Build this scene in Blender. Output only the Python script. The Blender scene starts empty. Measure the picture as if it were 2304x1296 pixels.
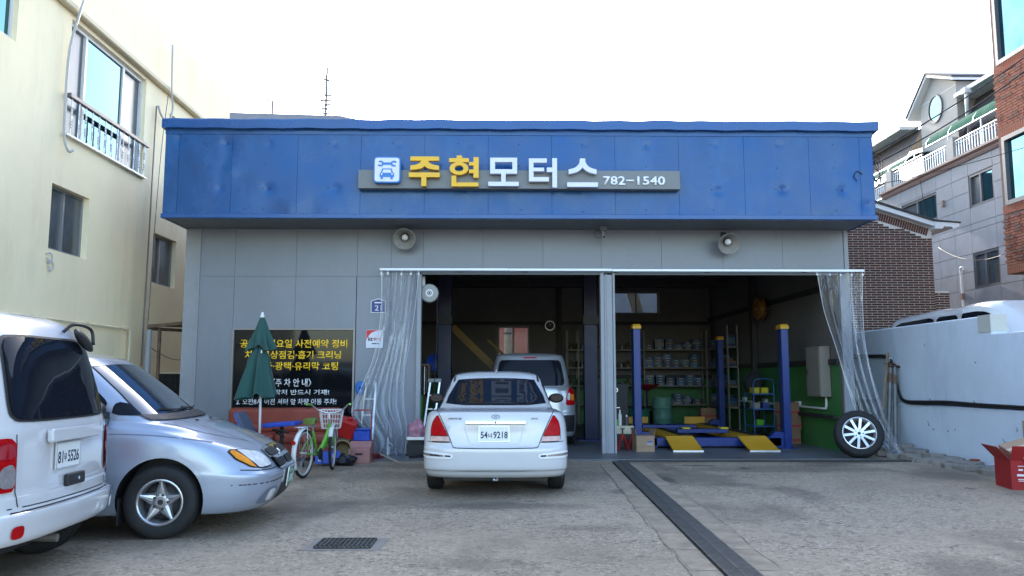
import bpy, bmesh, math, random
from mathutils import Vector, Matrix
from mathutils.bvhtree import BVHTree
R = math.radians
ORD = 'first second third fourth fifth sixth seventh eighth ninth tenth eleventh twelfth thirteenth fourteenth fifteenth sixteenth seventeenth eighteenth'.split()
rnd = random.Random(7)
SC = bpy.context.scene
COL = SC.collection

# ---------------------------------------------------------------- camera, sky, sun, exposure
cam_d = bpy.data.cameras.new('camera'); cam = bpy.data.objects.new('camera', cam_d); COL.objects.link(cam)
cam_d.sensor_width = 36.0; cam_d.lens = 1808 * 36.0 / 2304
cam_d.clip_start = 0.05; cam_d.clip_end = 2000
cam.location = (0, 0, 1.38)
cam.rotation_euler = (R(90 + 6.375), 0, R(-0.85))
SC.camera = cam

SUN_EL, SUN_AZ = 24.0, -1.5            # azimuth in degrees clockwise from +Y (the sun stands behind the garage)
wld = bpy.data.worlds.new('World'); SC.world = wld; wld.use_nodes = True
wn = wld.node_tree; wn.nodes.clear()
sky = wn.nodes.new('ShaderNodeTexSky'); sky.sky_type = 'NISHITA'; sky.sun_disc = False
sky.sun_elevation = R(SUN_EL); sky.sun_rotation = R(SUN_AZ)
sky.air_density = 1.0; sky.dust_density = 1.7; sky.ozone_density = 1.2; sky.altitude = 0
bg = wn.nodes.new('ShaderNodeBackground'); bg.inputs[1].default_value = 0.15
wo = wn.nodes.new('ShaderNodeOutputWorld')
wn.links.new(sky.outputs[0], bg.inputs[0]); wn.links.new(bg.outputs[0], wo.inputs[0])
sun_d = bpy.data.lights.new('sun', 'SUN'); sun = bpy.data.objects.new('sun', sun_d); COL.objects.link(sun)
sun_d.energy = 2.2; sun_d.angle = R(0.5); sun_d.color = (1.0, 0.93, 0.82)
_sd = Vector((math.sin(R(SUN_AZ)) * math.cos(R(SUN_EL)), math.cos(R(SUN_AZ)) * math.cos(R(SUN_EL)), math.sin(R(SUN_EL))))
sun.rotation_euler = (-_sd).to_track_quat('-Z', 'Y').to_euler(); sun.location = (0, 30, 40)
SC.view_settings.view_transform = 'Standard'; SC.view_settings.look = 'None'
SC.view_settings.exposure = 2.45; SC.view_settings.gamma = 1.0
SC.view_settings.use_curve_mapping = False
SC.cycles.max_bounces = 10; SC.cycles.transparent_max_bounces = 24
SC.cycles.sample_clamp_indirect = 6.0
SC.cycles.use_denoising = True

# ---------------------------------------------------------------- materials
MATS = {}
def mat(key, col, rough=0.6, metal=0.0, var=0.12, vs=3.0, bump=0.0, bs=40.0, coat=0.0, spec=0.5, dirt=0.0, dirtcol=(0.05, 0.04, 0.035), alpha=1.0, rvar=0.1, sheen=0.0, trans=0.0, ior=1.45, ds=2.0, dst=(1,1,1)):
    if key in MATS: return MATS[key]
    m = bpy.data.materials.new(key); m.use_nodes = True
    nt = m.node_tree; n = nt.nodes; L = nt.links; n.clear()
    out = n.new('ShaderNodeOutputMaterial'); b = n.new('ShaderNodeBsdfPrincipled'); L.new(b.outputs[0], out.inputs[0])
    b.inputs['Roughness'].default_value = rough; b.inputs['Metallic'].default_value = metal
    b.inputs['Specular IOR Level'].default_value = spec; b.inputs['IOR'].default_value = ior
    b.inputs['Coat Weight'].default_value = coat; b.inputs['Coat Roughness'].default_value = 0.04
    b.inputs['Alpha'].default_value = alpha; b.inputs['Transmission Weight'].default_value = trans
    b.inputs['Sheen Weight'].default_value = sheen
    tc = n.new('ShaderNodeTexCoord')
    nz = n.new('ShaderNodeTexNoise'); nz.inputs['Scale'].default_value = vs; nz.inputs['Detail'].default_value = 6; nz.inputs['Roughness'].default_value = 0.65
    L.new(tc.outputs['Object'], nz.inputs['Vector'])
    cr = n.new('ShaderNodeValToRGB'); L.new(nz.outputs['Fac'], cr.inputs[0])
    c0 = [max(0, c * (1 - var)) for c in col[:3]] + [1]; c1 = [min(1, c * (1 + var)) for c in col[:3]] + [1]
    cr.color_ramp.elements[0].color = c0; cr.color_ramp.elements[1].color = c1
    cr.color_ramp.elements[0].position = 0.3; cr.color_ramp.elements[1].position = 0.7
    last = cr.outputs[0]
    if dirt > 0:
        nd = n.new('ShaderNodeTexNoise'); nd.inputs['Scale'].default_value = ds; nd.inputs['Detail'].default_value = 8; nd.inputs['Roughness'].default_value = 0.75
        dm = n.new('ShaderNodeMapping'); dm.inputs['Scale'].default_value = dst; L.new(tc.outputs['Object'], dm.inputs[0]); L.new(dm.outputs[0], nd.inputs['Vector'])
        rr = n.new('ShaderNodeMapRange'); rr.inputs[1].default_value = 0.5; rr.inputs[2].default_value = 0.78; rr.inputs[3].default_value = 0; rr.inputs[4].default_value = dirt
        L.new(nd.outputs['Fac'], rr.inputs[0])
        mx = n.new('ShaderNodeMix'); mx.data_type = 'RGBA'; L.new(rr.outputs[0], mx.inputs[0]); L.new(last, mx.inputs[6]); mx.inputs[7].default_value = (*dirtcol, 1)
        last = mx.outputs[2]
    L.new(last, b.inputs['Base Color'])
    if rvar > 0:
        mr = n.new('ShaderNodeMapRange'); mr.inputs[1].default_value = 0.3; mr.inputs[2].default_value = 0.7
        mr.inputs[3].default_value = max(0, rough - rvar * rough); mr.inputs[4].default_value = min(1, rough + rvar)
        L.new(nz.outputs['Fac'], mr.inputs[0]); L.new(mr.outputs[0], b.inputs['Roughness'])
    if bump > 0:
        nb = n.new('ShaderNodeTexNoise'); nb.inputs['Scale'].default_value = bs; nb.inputs['Detail'].default_value = 4
        L.new(tc.outputs['Object'], nb.inputs['Vector'])
        bp = n.new('ShaderNodeBump'); bp.inputs['Strength'].default_value = bump; bp.inputs['Distance'].default_value = 0.01
        L.new(nb.outputs['Fac'], bp.inputs['Height']); L.new(bp.outputs[0], b.inputs['Normal'])
    MATS[key] = m
    return m

# ---------------------------------------------------------------- mesh building
def wmat(o):
    m = Matrix.Identity(4)
    while o is not None:
        m = o.matrix_basis @ m; o = o.parent
    return m
class MB:
    def __init__(s): s.v = []; s.f = []; s.mi = []; s.cur = 0
    def add(s, vs, fs, M=None):
        o = len(s.v)
        s.v += [tuple(M @ Vector(p)) if M is not None else tuple(p) for p in vs]
        s.f += [tuple(i + o for i in f) for f in fs]; s.mi += [s.cur] * len(fs)
        return s
    def bx(s, x0, x1, y0, y1, z0, z1, M=None):
        return s.add([(x0,y0,z0),(x1,y0,z0),(x1,y1,z0),(x0,y1,z0),(x0,y0,z1),(x1,y0,z1),(x1,y1,z1),(x0,y1,z1)],
                     [(0,3,2,1),(4,5,6,7),(0,1,5,4),(1,2,6,5),(2,3,7,6),(3,0,4,7)], M)
    def box(s, c, d, rz=0, rx=0, ry=0):
        M = Matrix.Translation(c) @ Matrix.Rotation(rz,4,'Z') @ Matrix.Rotation(ry,4,'Y') @ Matrix.Rotation(rx,4,'X')
        return s.bx(-d[0]/2,d[0]/2,-d[1]/2,d[1]/2,-d[2]/2,d[2]/2,M)
    def bar(s, p0, p1, w, t, up=(0,0,1)):
        p0, p1 = Vector(p0), Vector(p1); d = p1 - p0; l = d.length; d.normalize()
        u = Vector(up); 
        if abs(d.dot(u)) > 0.98: u = Vector((0,1,0))
        x = d.cross(u).normalized(); u = x.cross(d).normalized()
        M = Matrix(((x.x,d.x,u.x,p0.x),(x.y,d.y,u.y,p0.y),(x.z,d.z,u.z,p0.z),(0,0,0,1)))
        return s.bx(-w/2,w/2,0,l,-t/2,t/2,M)
    def cyl(s, p0, p1, r0, r1=None, n=16, caps=True):
        p0, p1 = Vector(p0), Vector(p1); r1 = r0 if r1 is None else r1
        d = (p1 - p0).normalized(); a = Vector((0,0,1)) if abs(d.z) < 0.9 else Vector((1,0,0))
        x = d.cross(a).normalized(); y = d.cross(x)
        vs = []
        for p, r in ((p0,r0),(p1,r1)):
            for i in range(n):
                t = 2*math.pi*i/n; vs.append(p + x*(r*math.cos(t)) + y*(r*math.sin(t)))
        fs = [(i, i+n, (i+1)%n+n, (i+1)%n) for i in range(n)]
        if caps: fs += [tuple(range(n)), tuple(range(2*n-1, n-1, -1))]
        return s.add(vs, fs)
    def tube(s, pts, r, n=8, closed=False, caps=True):
        pts = [Vector(p) for p in pts]; m = len(pts); vs = []
        prev = None
        for i, p in enumerate(pts):
            if closed: d = pts[(i+1)%m] - pts[i-1]
            else: d = pts[min(i+1,m-1)] - pts[max(i-1,0)]
            d.normalize()
            if prev is None:
                a = Vector((0,0,1)) if abs(d.z) < 0.9 else Vector((1,0,0)); x = d.cross(a).normalized()
            else:
                x = (prev - d*prev.dot(d)); x = x.normalized() if x.length > 1e-6 else d.orthogonal().normalized()
            prev = x; y = d.cross(x); rr = r[i] if isinstance(r,(list,tuple)) else r
            for k in range(n):
                t = 2*math.pi*k/n; vs.append(p + x*(rr*math.cos(t)) + y*(rr*math.sin(t)))
        fs = []
        for i in range(m if closed else m-1):
            j = (i+1)%m
            for k in range(n): fs.append((i*n+k, i*n+(k+1)%n, j*n+(k+1)%n, j*n+k))
        if caps and not closed: fs += [tuple(range(n-1,-1,-1)), tuple((m-1)*n+k for k in range(n))]
        return s.add(vs, fs)
    def lathe(s, prof, n=32, M=None, close=False):      # prof: (r, z) about local Z
        vs = []; m = len(prof)
        for i in range(n):
            t = 2*math.pi*i/n
            for r, z in prof: vs.append((r*math.cos(t), r*math.sin(t), z))
        fs = []
        for i in range(n):
            j = (i+1)%n
            for k in range(m if close else m-1):
                k2 = (k+1)%m; fs.append((i*m+k, j*m+k, j*m+k2, i*m+k2))
        return s.add(vs, fs, M)
    def prism(s, poly, d0, d1, M=None):                 # poly in local XY, extruded along Z
        n = len(poly); vs = [(x,y,d0) for x,y in poly] + [(x,y,d1) for x,y in poly]
        fs = [tuple(range(n-1,-1,-1)), tuple(range(n,2*n))] + [(i,(i+1)%n,(i+1)%n+n,i+n) for i in range(n)]
        return s.add(vs, fs, M)
    def grid(s, rows, closed=False):
        m = len(rows[0]); vs = [p for r in rows for p in r]; fs = []
        for i in range(len(rows)-1):
            for k in range(m if closed else m-1):
                fs.append((i*m+k, i*m+(k+1)%m, (i+1)*m+(k+1)%m, (i+1)*m+k))
        return s.add(vs, fs)
    def sheet(s, rows, back):                            # sheet metal panel: curved face plus a folded flange with its own sharp edge
        s.grid(rows); edge = [rows[0], [r[-1] for r in rows], rows[-1][::-1], [r[0] for r in rows][::-1]]
        for e in edge: s.grid([e, [(p[0]+back[0], p[1]+back[1], p[2]+back[2]) for p in e]])
        return s
    def mesh(s, name, parent=None, world=True):
        me = bpy.data.meshes.new(name); vs = s.v
        if parent is not None and world:
            inv = wmat(parent).inverted(); vs = [tuple(inv @ Vector(p)) for p in vs]
        me.from_pydata(vs, [], s.f); 
        return me
    def build(s, name, m, parent=None, world=True, smooth=None, bevel=0.0, recalc=True, seg=1):
        me = s.mesh(name, parent, world)
        if recalc:
            b = bmesh.new(); b.from_mesh(me); bmesh.ops.recalc_face_normals(b, faces=b.faces); b.to_mesh(me); b.free()
        for mm in (m if isinstance(m,(list,tuple)) else [m]): me.materials.append(mm)
        if s.cur or any(s.mi): me.polygons.foreach_set('material_index', s.mi)
        if smooth is not None: shade(me, smooth)
        o = bpy.data.objects.new(name, me); COL.objects.link(o); o.parent = parent
        if bevel > 0:
            bv = o.modifiers.new('bevel','BEVEL'); bv.width = bevel; bv.segments = seg; bv.limit_method = 'ANGLE'; bv.angle_limit = R(40)
        return o
def shade(me, ang=35):
    me.shade_smooth()
    if ang < 180: me.set_sharp_from_angle(angle=R(ang))
def tag(o, label=None, cat=None, group=None, kind=None):
    if label: o['label'] = label
    if cat: o['category'] = cat; o['kind'] = 'thing'
    if group: o['group'] = group
    if kind: o['kind'] = kind
    return o
def thing(name, label, cat, loc=(0,0,0), rz=0, group=None):
    o = bpy.data.objects.new(name, None); COL.objects.link(o); o.location = loc; o.rotation_euler = (0,0,rz); o.empty_display_size = 0.2
    return tag(o, label, cat, group)
def dup(o, parent=None):
    c = o.copy(); COL.objects.link(c); c.parent = parent
    for ch in list(o.children): dup(ch, c)
    return c
def put(name, me, parent, loc, rot=(0,0,0), sc=(1,1,1)):           # shared-mesh piece
    o = bpy.data.objects.new(name, me); COL.objects.link(o); o.parent = parent; o.location = loc; o.rotation_euler = rot; o.scale = sc
    return o
def catmull(pts, k=8, closed=False):
    P = [Vector(p) for p in pts]; n = len(P); out = []
    for i in range(n if closed else n-1):
        p0 = P[i-1] if (i > 0 or closed) else P[0]*2 - P[1]
        p1, p2 = P[i], P[(i+1)%n]
        p3 = P[(i+2)%n] if (i+2 < n or closed) else P[-1]*2 - P[-2]
        for q in range(k):
            t = q/k
            out.append(0.5*((2*p1)+(p2-p0)*t+(2*p0-5*p1+4*p2-p3)*t*t+(3*p1-p0-3*p2+p3)*t**3))
    if not closed: out.append(P[-1].copy())
    return out
def rrect(x0, y0, x1, y1, r, n=5):                                  # rounded rectangle outline, counter-clockwise
    o = []
    for cx, cy, a in ((x1-r,y0+r,-90),(x1-r,y1-r,0),(x0+r,y1-r,90),(x0+r,y0+r,180)):
        for i in range(n+1):
            t = R(a + 90*i/n); o.append((cx+r*math.cos(t), cy+r*math.sin(t)))
    return o
def text_mesh(txt, size, ext=0.0, off=0.0, align='CENTER', spacing=1.0, shear=0.0):
    cu = bpy.data.curves.new('t', 'FONT'); cu.body = txt; cu.size = size; cu.extrude = ext; cu.offset = off
    cu.align_x = align; cu.align_y = 'CENTER'; cu.space_character = spacing; cu.shear = shear; cu.resolution_u = 3
    to = bpy.data.objects.new('t', cu); COL.objects.link(to)
    bpy.context.view_layer.update()
    me = bpy.data.meshes.new_from_object(to.evaluated_get(bpy.context.evaluated_depsgraph_get()))
    bpy.data.objects.remove(to); bpy.data.curves.remove(cu)
    return me
def fit_text(txt, w, h, ext=0.002, off=0.0, spacing=1.0, shear=0.0):   # text mesh scaled into a w x h box centred on 0
    me = text_mesh(txt, 1.0, 0.0, off, spacing=spacing, shear=shear)
    xs = [v.co.x for v in me.vertices]; ys = [v.co.y for v in me.vertices]
    cx, cy = (min(xs)+max(xs))/2, (min(ys)+max(ys))/2; sx = w/(max(xs)-min(xs)); sy = h/(max(ys)-min(ys))
    for v in me.vertices: v.co = ((v.co.x-cx)*sx, (v.co.y-cy)*sy, 0)
    b = bmesh.new(); b.from_mesh(me)
    bmesh.ops.remove_doubles(b, verts=b.verts, dist=1e-6)
    if ext > 0:
        r = bmesh.ops.extrude_face_region(b, geom=list(b.faces))
        for e in r['geom']:
            if isinstance(e, bmesh.types.BMVert): e.co.z += ext
    bmesh.ops.recalc_face_normals(b, faces=b.faces)
    b.to_mesh(me); b.free(); return me
def lettering(name, txt, m, parent, w, h, M, ext=0.002, off=0.0, spacing=1.0, shear=0.0):  # M: local frame (x right, y up, z out) in parent's space
    me = fit_text(txt, w, h, ext, off, spacing, shear); me.transform(M); me.materials.append(m)
    o = bpy.data.objects.new(name, me); COL.objects.link(o); o.parent = parent
    return o
def frame(o, x, y):                                                # matrix from origin, right vector, up vector
    x = Vector(x).normalized(); y = Vector(y); y = (y - x*y.dot(x)).normalized(); z = x.cross(y)
    return Matrix(((x.x,y.x,z.x,o[0]),(x.y,y.y,z.y,o[1]),(x.z,y.z,z.z,o[2]),(0,0,0,1)))
# ---------------------------------------------------------------- palette
def ground_mat():
    m = bpy.data.materials.new('yard_concrete'); m.use_nodes = True; nt = m.node_tree; n = nt.nodes; L = nt.links
    b = n['Principled BSDF']; b.inputs['Roughness'].default_value = 0.85; b.inputs['Specular IOR Level'].default_value = 0.3
    tc = n.new('ShaderNodeTexCoord')
    def noise(sc, det=6, ro=0.65, st=(1,1,1)):
        mp = n.new('ShaderNodeMapping'); mp.inputs['Scale'].default_value = st; L.new(tc.outputs['Object'], mp.inputs[0])
        q = n.new('ShaderNodeTexNoise'); q.inputs['Scale'].default_value = sc; q.inputs['Detail'].default_value = det; q.inputs['Roughness'].default_value = ro
        L.new(mp.outputs[0], q.inputs['Vector']); return q.outputs['Fac']
    def rng(src, a, bb, c, d):
        r = n.new('ShaderNodeMapRange'); r.inputs[1].default_value = a; r.inputs[2].default_value = bb; r.inputs[3].default_value = c; r.inputs[4].default_value = d
        L.new(src, r.inputs[0]); return r.outputs[0]
    def mix(fac, a, bb, mode='MIX'):
        x = n.new('ShaderNodeMix'); x.data_type = 'RGBA'; x.blend_type = mode
        if isinstance(fac, float): x.inputs[0].default_value = fac
        else: L.new(fac, x.inputs[0])
        for k, v in ((6, a), (7, bb)):
            if isinstance(v, tuple): x.inputs[k].default_value = v
            else: L.new(v, x.inputs[k])
        return x.outputs[2]
    big = noise(0.35, 5); mid = noise(1.6, 7, 0.7); fine = noise(17, 4, 0.8); spk = noise(38, 3, 0.8); patch = noise(0.55, 4, 0.6, (1, 0.5, 1)); drag = noise(7, 6, 0.75, (0.8, 1.2, 1))
    def cells(sc, rnds=1.0):
        v = n.new('ShaderNodeTexVoronoi'); v.inputs['Scale'].default_value = sc; v.inputs['Randomness'].default_value = rnds; L.new(tc.outputs['Object'], v.inputs['Vector'])
        q = n.new('ShaderNodeSeparateColor'); L.new(v.outputs['Color'], q.inputs[0]); return q.outputs
    c = mix(rng(big, .35, .65, 0, 1), (.345, .268, .185, 1), (.445, .348, .250, 1))
    c = mix(rng(mid, .3, .7, 0, 1), c, (.375, .288, .20, 1))
    c = mix(rng(drag, .52, .68, 0, .45), c, (.19, .145, .105, 1))
    v1 = cells(34); v2 = cells(62); v3 = cells(19)
    worn = rng(noise(0.8, 5, .7), .35, .62, .25, 1)
    def gate(src, st):
        q = n.new('ShaderNodeMath'); q.operation = 'MULTIPLY'; L.new(src, q.inputs[0]); L.new(worn, q.inputs[1]); return q.outputs[0]
    c = mix(gate(rng(v1[0], .0, .34, .85, 0), 1), c, (.11, .092, .078, 1))
    c = mix(gate(rng(v2[0], .70, 1.0, 0, .8), 1), c, (.62, .52, .42, 1))
    c = mix(gate(rng(v2[1], .0, .28, .75, 0), 1), c, (.15, .125, .105, 1))
    c = mix(gate(rng(v3[1], .0, .12, .7, 0), 1), c, (.10, .083, .07, 1))
    c = mix(rng(patch, .53, .62, 0, .7), c, (.17, .135, .10, 1)); c = mix(rng(noise(.22, 6, .7), .50, .66, 0, .55), c, (.20, .15, .105, 1))                 # smoother oily patches
    wx = n.new('ShaderNodeTexNoise'); wx.inputs['Scale'].default_value = 1.1; wx.inputs['Detail'].default_value = 5; L.new(tc.outputs['Object'], wx.inputs['Vector'])
    wv = n.new('ShaderNodeVectorMath'); wv.operation = 'MULTIPLY_ADD'; L.new(wx.outputs['Color'], wv.inputs[0]); wv.inputs[1].default_value = (.9, .9, 0); L.new(tc.outputs['Object'], wv.inputs[2])
    vo = n.new('ShaderNodeTexVoronoi'); vo.feature = 'DISTANCE_TO_EDGE'; vo.inputs['Scale'].default_value = 0.42; L.new(wv.outputs[0], vo.inputs['Vector'])
    crack = rng(vo.outputs['Distance'], 0.0, 0.006, 1, 0)
    keep = rng(noise(0.45, 3), .56, .64, 0, .7)
    mm = n.new('ShaderNodeMath'); mm.operation = 'MULTIPLY'; L.new(crack, mm.inputs[0]); L.new(keep, mm.inputs[1])
    c = mix(mm.outputs[0], c, (.06, .05, .045, 1))
    for (sx, sy, rx, ry, st) in ((3.1,12.9,.45,.14,.75),(3.75,12.5,.12,.16,.8),(5.2,12.9,.9,.3,.5),(5.9,10.2,.1,.12,.7),(.1,8.9,1.0,.35,.55),(2.3,11.1,.12,.5,.7),(-.6,9.5,1.3,1.2,.45),(3.6,9.8,.25,1.0,.4),(5.5,13.3,1.2,.25,.6),(-3.9,7.3,1.7,.9,.5),(-1.9,8.8,.9,.7,.3),(1.55,10.0,.35,.3,.5),(.35,9.25,.12,.05,.8),(-1.6,11.6,1.2,.8,.3),(4.6,7.2,.9,.3,.25),(0.6,11.8,2.2,1.1,.42),(-1.2,12.9,1.6,.5,.4),(4.4,12.4,2.3,.6,.42),(3.0,10.6,.5,.25,.4),(6.3,11.6,.7,.9,.4),(2.9,8.6,.3,.8,.3),(.9,7.6,.5,.2,.3),(-.3,6.2,.7,.25,.25)):  # oil stains, plus shade painted in under the cars and before the bays
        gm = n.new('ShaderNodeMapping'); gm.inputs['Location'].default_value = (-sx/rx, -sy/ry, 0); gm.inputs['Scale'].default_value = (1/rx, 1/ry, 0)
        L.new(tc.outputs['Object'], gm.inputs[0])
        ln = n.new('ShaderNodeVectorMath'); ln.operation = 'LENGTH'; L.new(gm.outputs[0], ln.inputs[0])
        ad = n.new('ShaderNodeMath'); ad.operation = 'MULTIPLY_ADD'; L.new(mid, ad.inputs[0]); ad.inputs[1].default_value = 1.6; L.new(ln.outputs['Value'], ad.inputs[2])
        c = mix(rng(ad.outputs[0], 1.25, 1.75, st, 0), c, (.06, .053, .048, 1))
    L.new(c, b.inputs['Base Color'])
    bh = n.new('ShaderNodeMath'); bh.operation = 'ADD'; L.new(fine, bh.inputs[0]); L.new(v1[0], bh.inputs[1])
    bp = n.new('ShaderNodeBump'); bp.inputs['Strength'].default_value = 0.6; bp.inputs['Distance'].default_value = 0.010
    L.new(bh.outputs[0], bp.inputs['Height']); L.new(bp.outputs[0], b.inputs['Normal'])
    return m
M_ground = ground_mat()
M_strip = mat('strip_concrete', (.33,.255,.18), .85, var=.3, vs=5, bump=.5, bs=60, dirt=.6, dirtcol=(.10,.085,.075))
M_floor = mat('shop_floor_paint', (.12,.125,.135), .42, var=.25, vs=1.5, dirt=.6, dirtcol=(.07,.065,.06))
M_iron = mat('cast_iron', (.10,.095,.09), .55, .6, var=.4, vs=12)
M_black = mat('black_void', (.006,.006,.007), .9, var=0)
def fascia_mat():
    m = mat('blue_fascia_paint', (.003,.072,.235), .17, var=.22, vs=1.3, rvar=.3, spec=.5, bump=.04, bs=2.2, dirt=.55, dirtcol=(.03,.14,.34), ds=1.6, dst=(1,1,.45))
    return m
M_blue = fascia_mat()
M_blue2 = mat('blue_trim_paint', (.004,.072,.245), .2, var=.2, vs=1.0, rvar=.2, spec=.6, dirt=.3, dirtcol=(.01,.04,.2))
M_grey = mat('grey_wall_paint', (.200,.222,.255), .32, var=.08, vs=1.2, dirt=.45, dirtcol=(.165,.175,.19), ds=1.6, dst=(1,1,.25), bump=.05, bs=4)
M_grey2 = mat('grey_trim_paint', (.26,.275,.30), .4, var=.1, vs=2)
M_soffit = mat('soffit_metal', (.13,.14,.15), .55, var=.2, vs=2)
M_alu = mat('aluminium', (.62,.64,.66), .32, .85, var=.08, vs=6)
M_white = mat('white_paint', (.72,.73,.74), .45, var=.05, vs=4, dirt=.2, dirtcol=(.4,.38,.35))
M_green = mat('green_wall_paint', (.038,.165,.042), .5, var=.18, vs=1.4, dirt=.4, dirtcol=(.02,.06,.02))
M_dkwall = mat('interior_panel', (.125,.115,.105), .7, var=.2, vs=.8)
M_dksteel = mat('dark_steel', (.035,.033,.035), .6, .3, var=.3, vs=5)
M_yellow = mat('yellow_stucco', (.91,.79,.53), .8, var=.05, vs=.7, bump=.25, bs=90, dirt=.6, dirtcol=(.66,.55,.33), ds=1.2, dst=(1,1,.22))
M_yellow2 = mat('yellow_cornice', (.66,.58,.40), .75, var=.08, vs=2, dirt=.4, dirtcol=(.42,.35,.22))
M_winalu = mat('dull_aluminium_frame', (.30,.31,.32), .4, .5, var=.08)
M_winwhite = mat('white_upvc', (.72,.73,.72), .35, var=.04)
M_wingrey = mat('grey_window_frame', (.13,.13,.135), .4, .3, var=.1)
M_glassdk = mat('dark_window_glass', (.035,.045,.05), .04, 0, var=.3, vs=.8, rvar=0, spec=1.0, coat=1)
M_glassgr = mat('screened_window_glass', (.09,.10,.105), .16, 0, var=.25, vs=1.5, spec=.8)
M_mirror = mat('coated_window_glass', (.085,.20,.24), .03, 1.0, var=.3, vs=.9, rvar=0, bump=.05, bs=1.6)
M_mirror2 = mat('tinted_balcony_glass', (.055,.15,.18), .02, 1.0, var=.1, vs=.5, rvar=0)
M_brick = mat('dark_red_brick', (.105,.040,.030), .85, var=.4, vs=5, bump=.3, bs=80)
M_brickB = mat('dark_red_brick_dull', (.085,.036,.030), .85, var=.4, vs=5, bump=.3, bs=80)
M_brick2 = mat('orange_brick', (.24,.065,.033), .85, var=.4, vs=4, bump=.3, bs=80)
M_brick2d = mat('burnt_brick', (.13,.05,.035), .85, var=.4, vs=4, bump=.3, bs=80)
M_mortar = mat('pale_mortar', (.60,.57,.52), .9, var=.1)
M_mortar2 = mat('grey_mortar', (.17,.10,.075), .9, var=.1)
M_stone = mat('grey_stone_cladding', (.285,.285,.295), .5, var=.14, vs=1.5, spec=.3)
M_stone2 = mat('pale_stone_cladding', (.34,.33,.305), .7, var=.06, vs=2.5)
M_pink = mat('pink_cornice_stone', (.25,.17,.15), .6, var=.1)
M_wallblue = mat('blue_grey_wall_paint', (.64,.72,.82), .6, var=.07, vs=1.0, bump=.12, bs=14, dirt=.6, dirtcol=(.42,.48,.56), ds=1.6, dst=(1,1,.3))
M_slate = mat('dark_roof_slate', (.045,.045,.05), .7, var=.3, vs=8)
M_awn = mat('green_polycarbonate', (.008,.085,.06), .9, var=.1, spec=.05)
M_black_rub = mat('black_rubber', (.014,.014,.015), .62, var=.3, vs=9)
M_rust = mat('rusty_steel', (.14,.09,.06), .75, .2, var=.4, vs=7)

def wall_holes(mb, M, u0, u1, v0, v1, holes, depth=.12):
    us = sorted({u0,u1,*[h[0] for h in holes],*[h[1] for h in holes]}); vs = sorted({v0,v1,*[h[2] for h in holes],*[h[3] for h in holes]})
    for a, b in zip(us, us[1:]):
        for c, d in zip(vs, vs[1:]):
            mu, mv = (a+b)/2, (c+d)/2
            if any(h[0] < mu < h[1] and h[2] < mv < h[3] for h in holes): continue
            mb.add([(a,c,0),(b,c,0),(b,d,0),(a,d,0)], [(0,1,2,3)], M)
    for (a,b,c,d) in holes:
        mb.add([(a,c,0),(b,c,0),(b,d,0),(a,d,0),(a,c,-depth),(b,c,-depth),(b,d,-depth),(a,d,-depth)], [(0,1,5,4),(1,2,6,5),(2,3,7,6),(3,0,4,7)], M)
def rects_minus(a, b, c, d, holes):
    out = [(a,b,c,d)]
    for (h0,h1,h2,h3) in holes:
        nx = []
        for (p,q,r,s) in out:
            if h1 <= p or h0 >= q or h3 <= r or h2 >= s: nx.append((p,q,r,s)); continue
            if h0 > p: nx.append((p,h0,r,s))
            if h1 < q: nx.append((h1,q,r,s))
            if h2 > r: nx.append((max(p,h0),min(q,h1),r,h2))
            if h3 < s: nx.append((max(p,h0),min(q,h1),h3,s))
        out = nx
    return [t for t in out if t[1]-t[0] > .03 and t[3]-t[2] > .03]
def window(parent, M, u0, u1, v0, v1, w, splits, fm, gms, ft=.05, fd=.05, name='window'):
    f = MB(); n = len(splits); xs = [u0]
    for s in splits: xs.append(xs[-1] + (u1-u0)*s)
    f.bx(u0,u1,v0,v0+ft,w,w+fd,M); f.bx(u0,u1,v1-ft,v1,w,w+fd,M)
    for i, x in enumerate(xs):
        a = x if i == 0 else (x-ft if i == n else x-ft/2)
        f.bx(a, a+ft, v0+ft, v1-ft, w, w+fd, M)
    o = f.build(name, fm, parent)
    for i in range(n):
        g = MB(); z = w + fd*(.25 + .3*(i % 2))
        g.bx(xs[i]+ft*.4, xs[i+1]-ft*.4, v0+ft*.5, v1-ft*.5, z-.006, z, M); g.build('pane', gms[i % len(gms)], o)
    return o

# ---------------------------------------------------------------- ground
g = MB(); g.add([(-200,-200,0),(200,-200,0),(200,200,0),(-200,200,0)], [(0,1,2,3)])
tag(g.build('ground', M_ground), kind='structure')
g = MB(); g.bx(-2.3, 6.32, 13.62, 24.0, -.05, .03)
tag(g.build('floor', M_floor), kind='structure')
g = MB(); g.bx(7.75, 40, 2, 60, -.05, .9)
tag(g.build('upper_yard', M_strip), kind='structure')
# paler strips of newer concrete along the drain
def dx(y): return 1.705 + (y-5.87)*(.24/6.89)
g = MB()
for a, b in ((-.34,-.132),(.132,.34)):
    ys = [4.5 + i*.72 for i in range(13)]
    for y0, y1 in zip(ys, ys[1:]):
        y1 = min(y1 - .012, 13.3); j = rnd.uniform(-.02,.02)
        g.add([(dx(y0)+a+(j if a<0 else 0),y0,.004),(dx(y0)+b+(j if a>0 else 0),y0,.004),(dx(y1)+b+(j if a>0 else 0),y1,.004),(dx(y1)+a+(j if a<0 else 0),y1,.004)], [(0,1,2,3)])
tag(g.build('drain_surround', M_strip), kind='structure')
g = MB(); rr = random.Random(5)
for a in (-.355,.352):
    x = a; rows = []
    for i in range(90):
        y = 4.5 + i*.098; x = .85*x + .15*a + rr.uniform(-.012,.012); w = rr.uniform(.0006,.0035)
        rows.append([(dx(y)+x-w,y,.0055),(dx(y)+x+w,y,.0055)])
    g.grid(rows)
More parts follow.
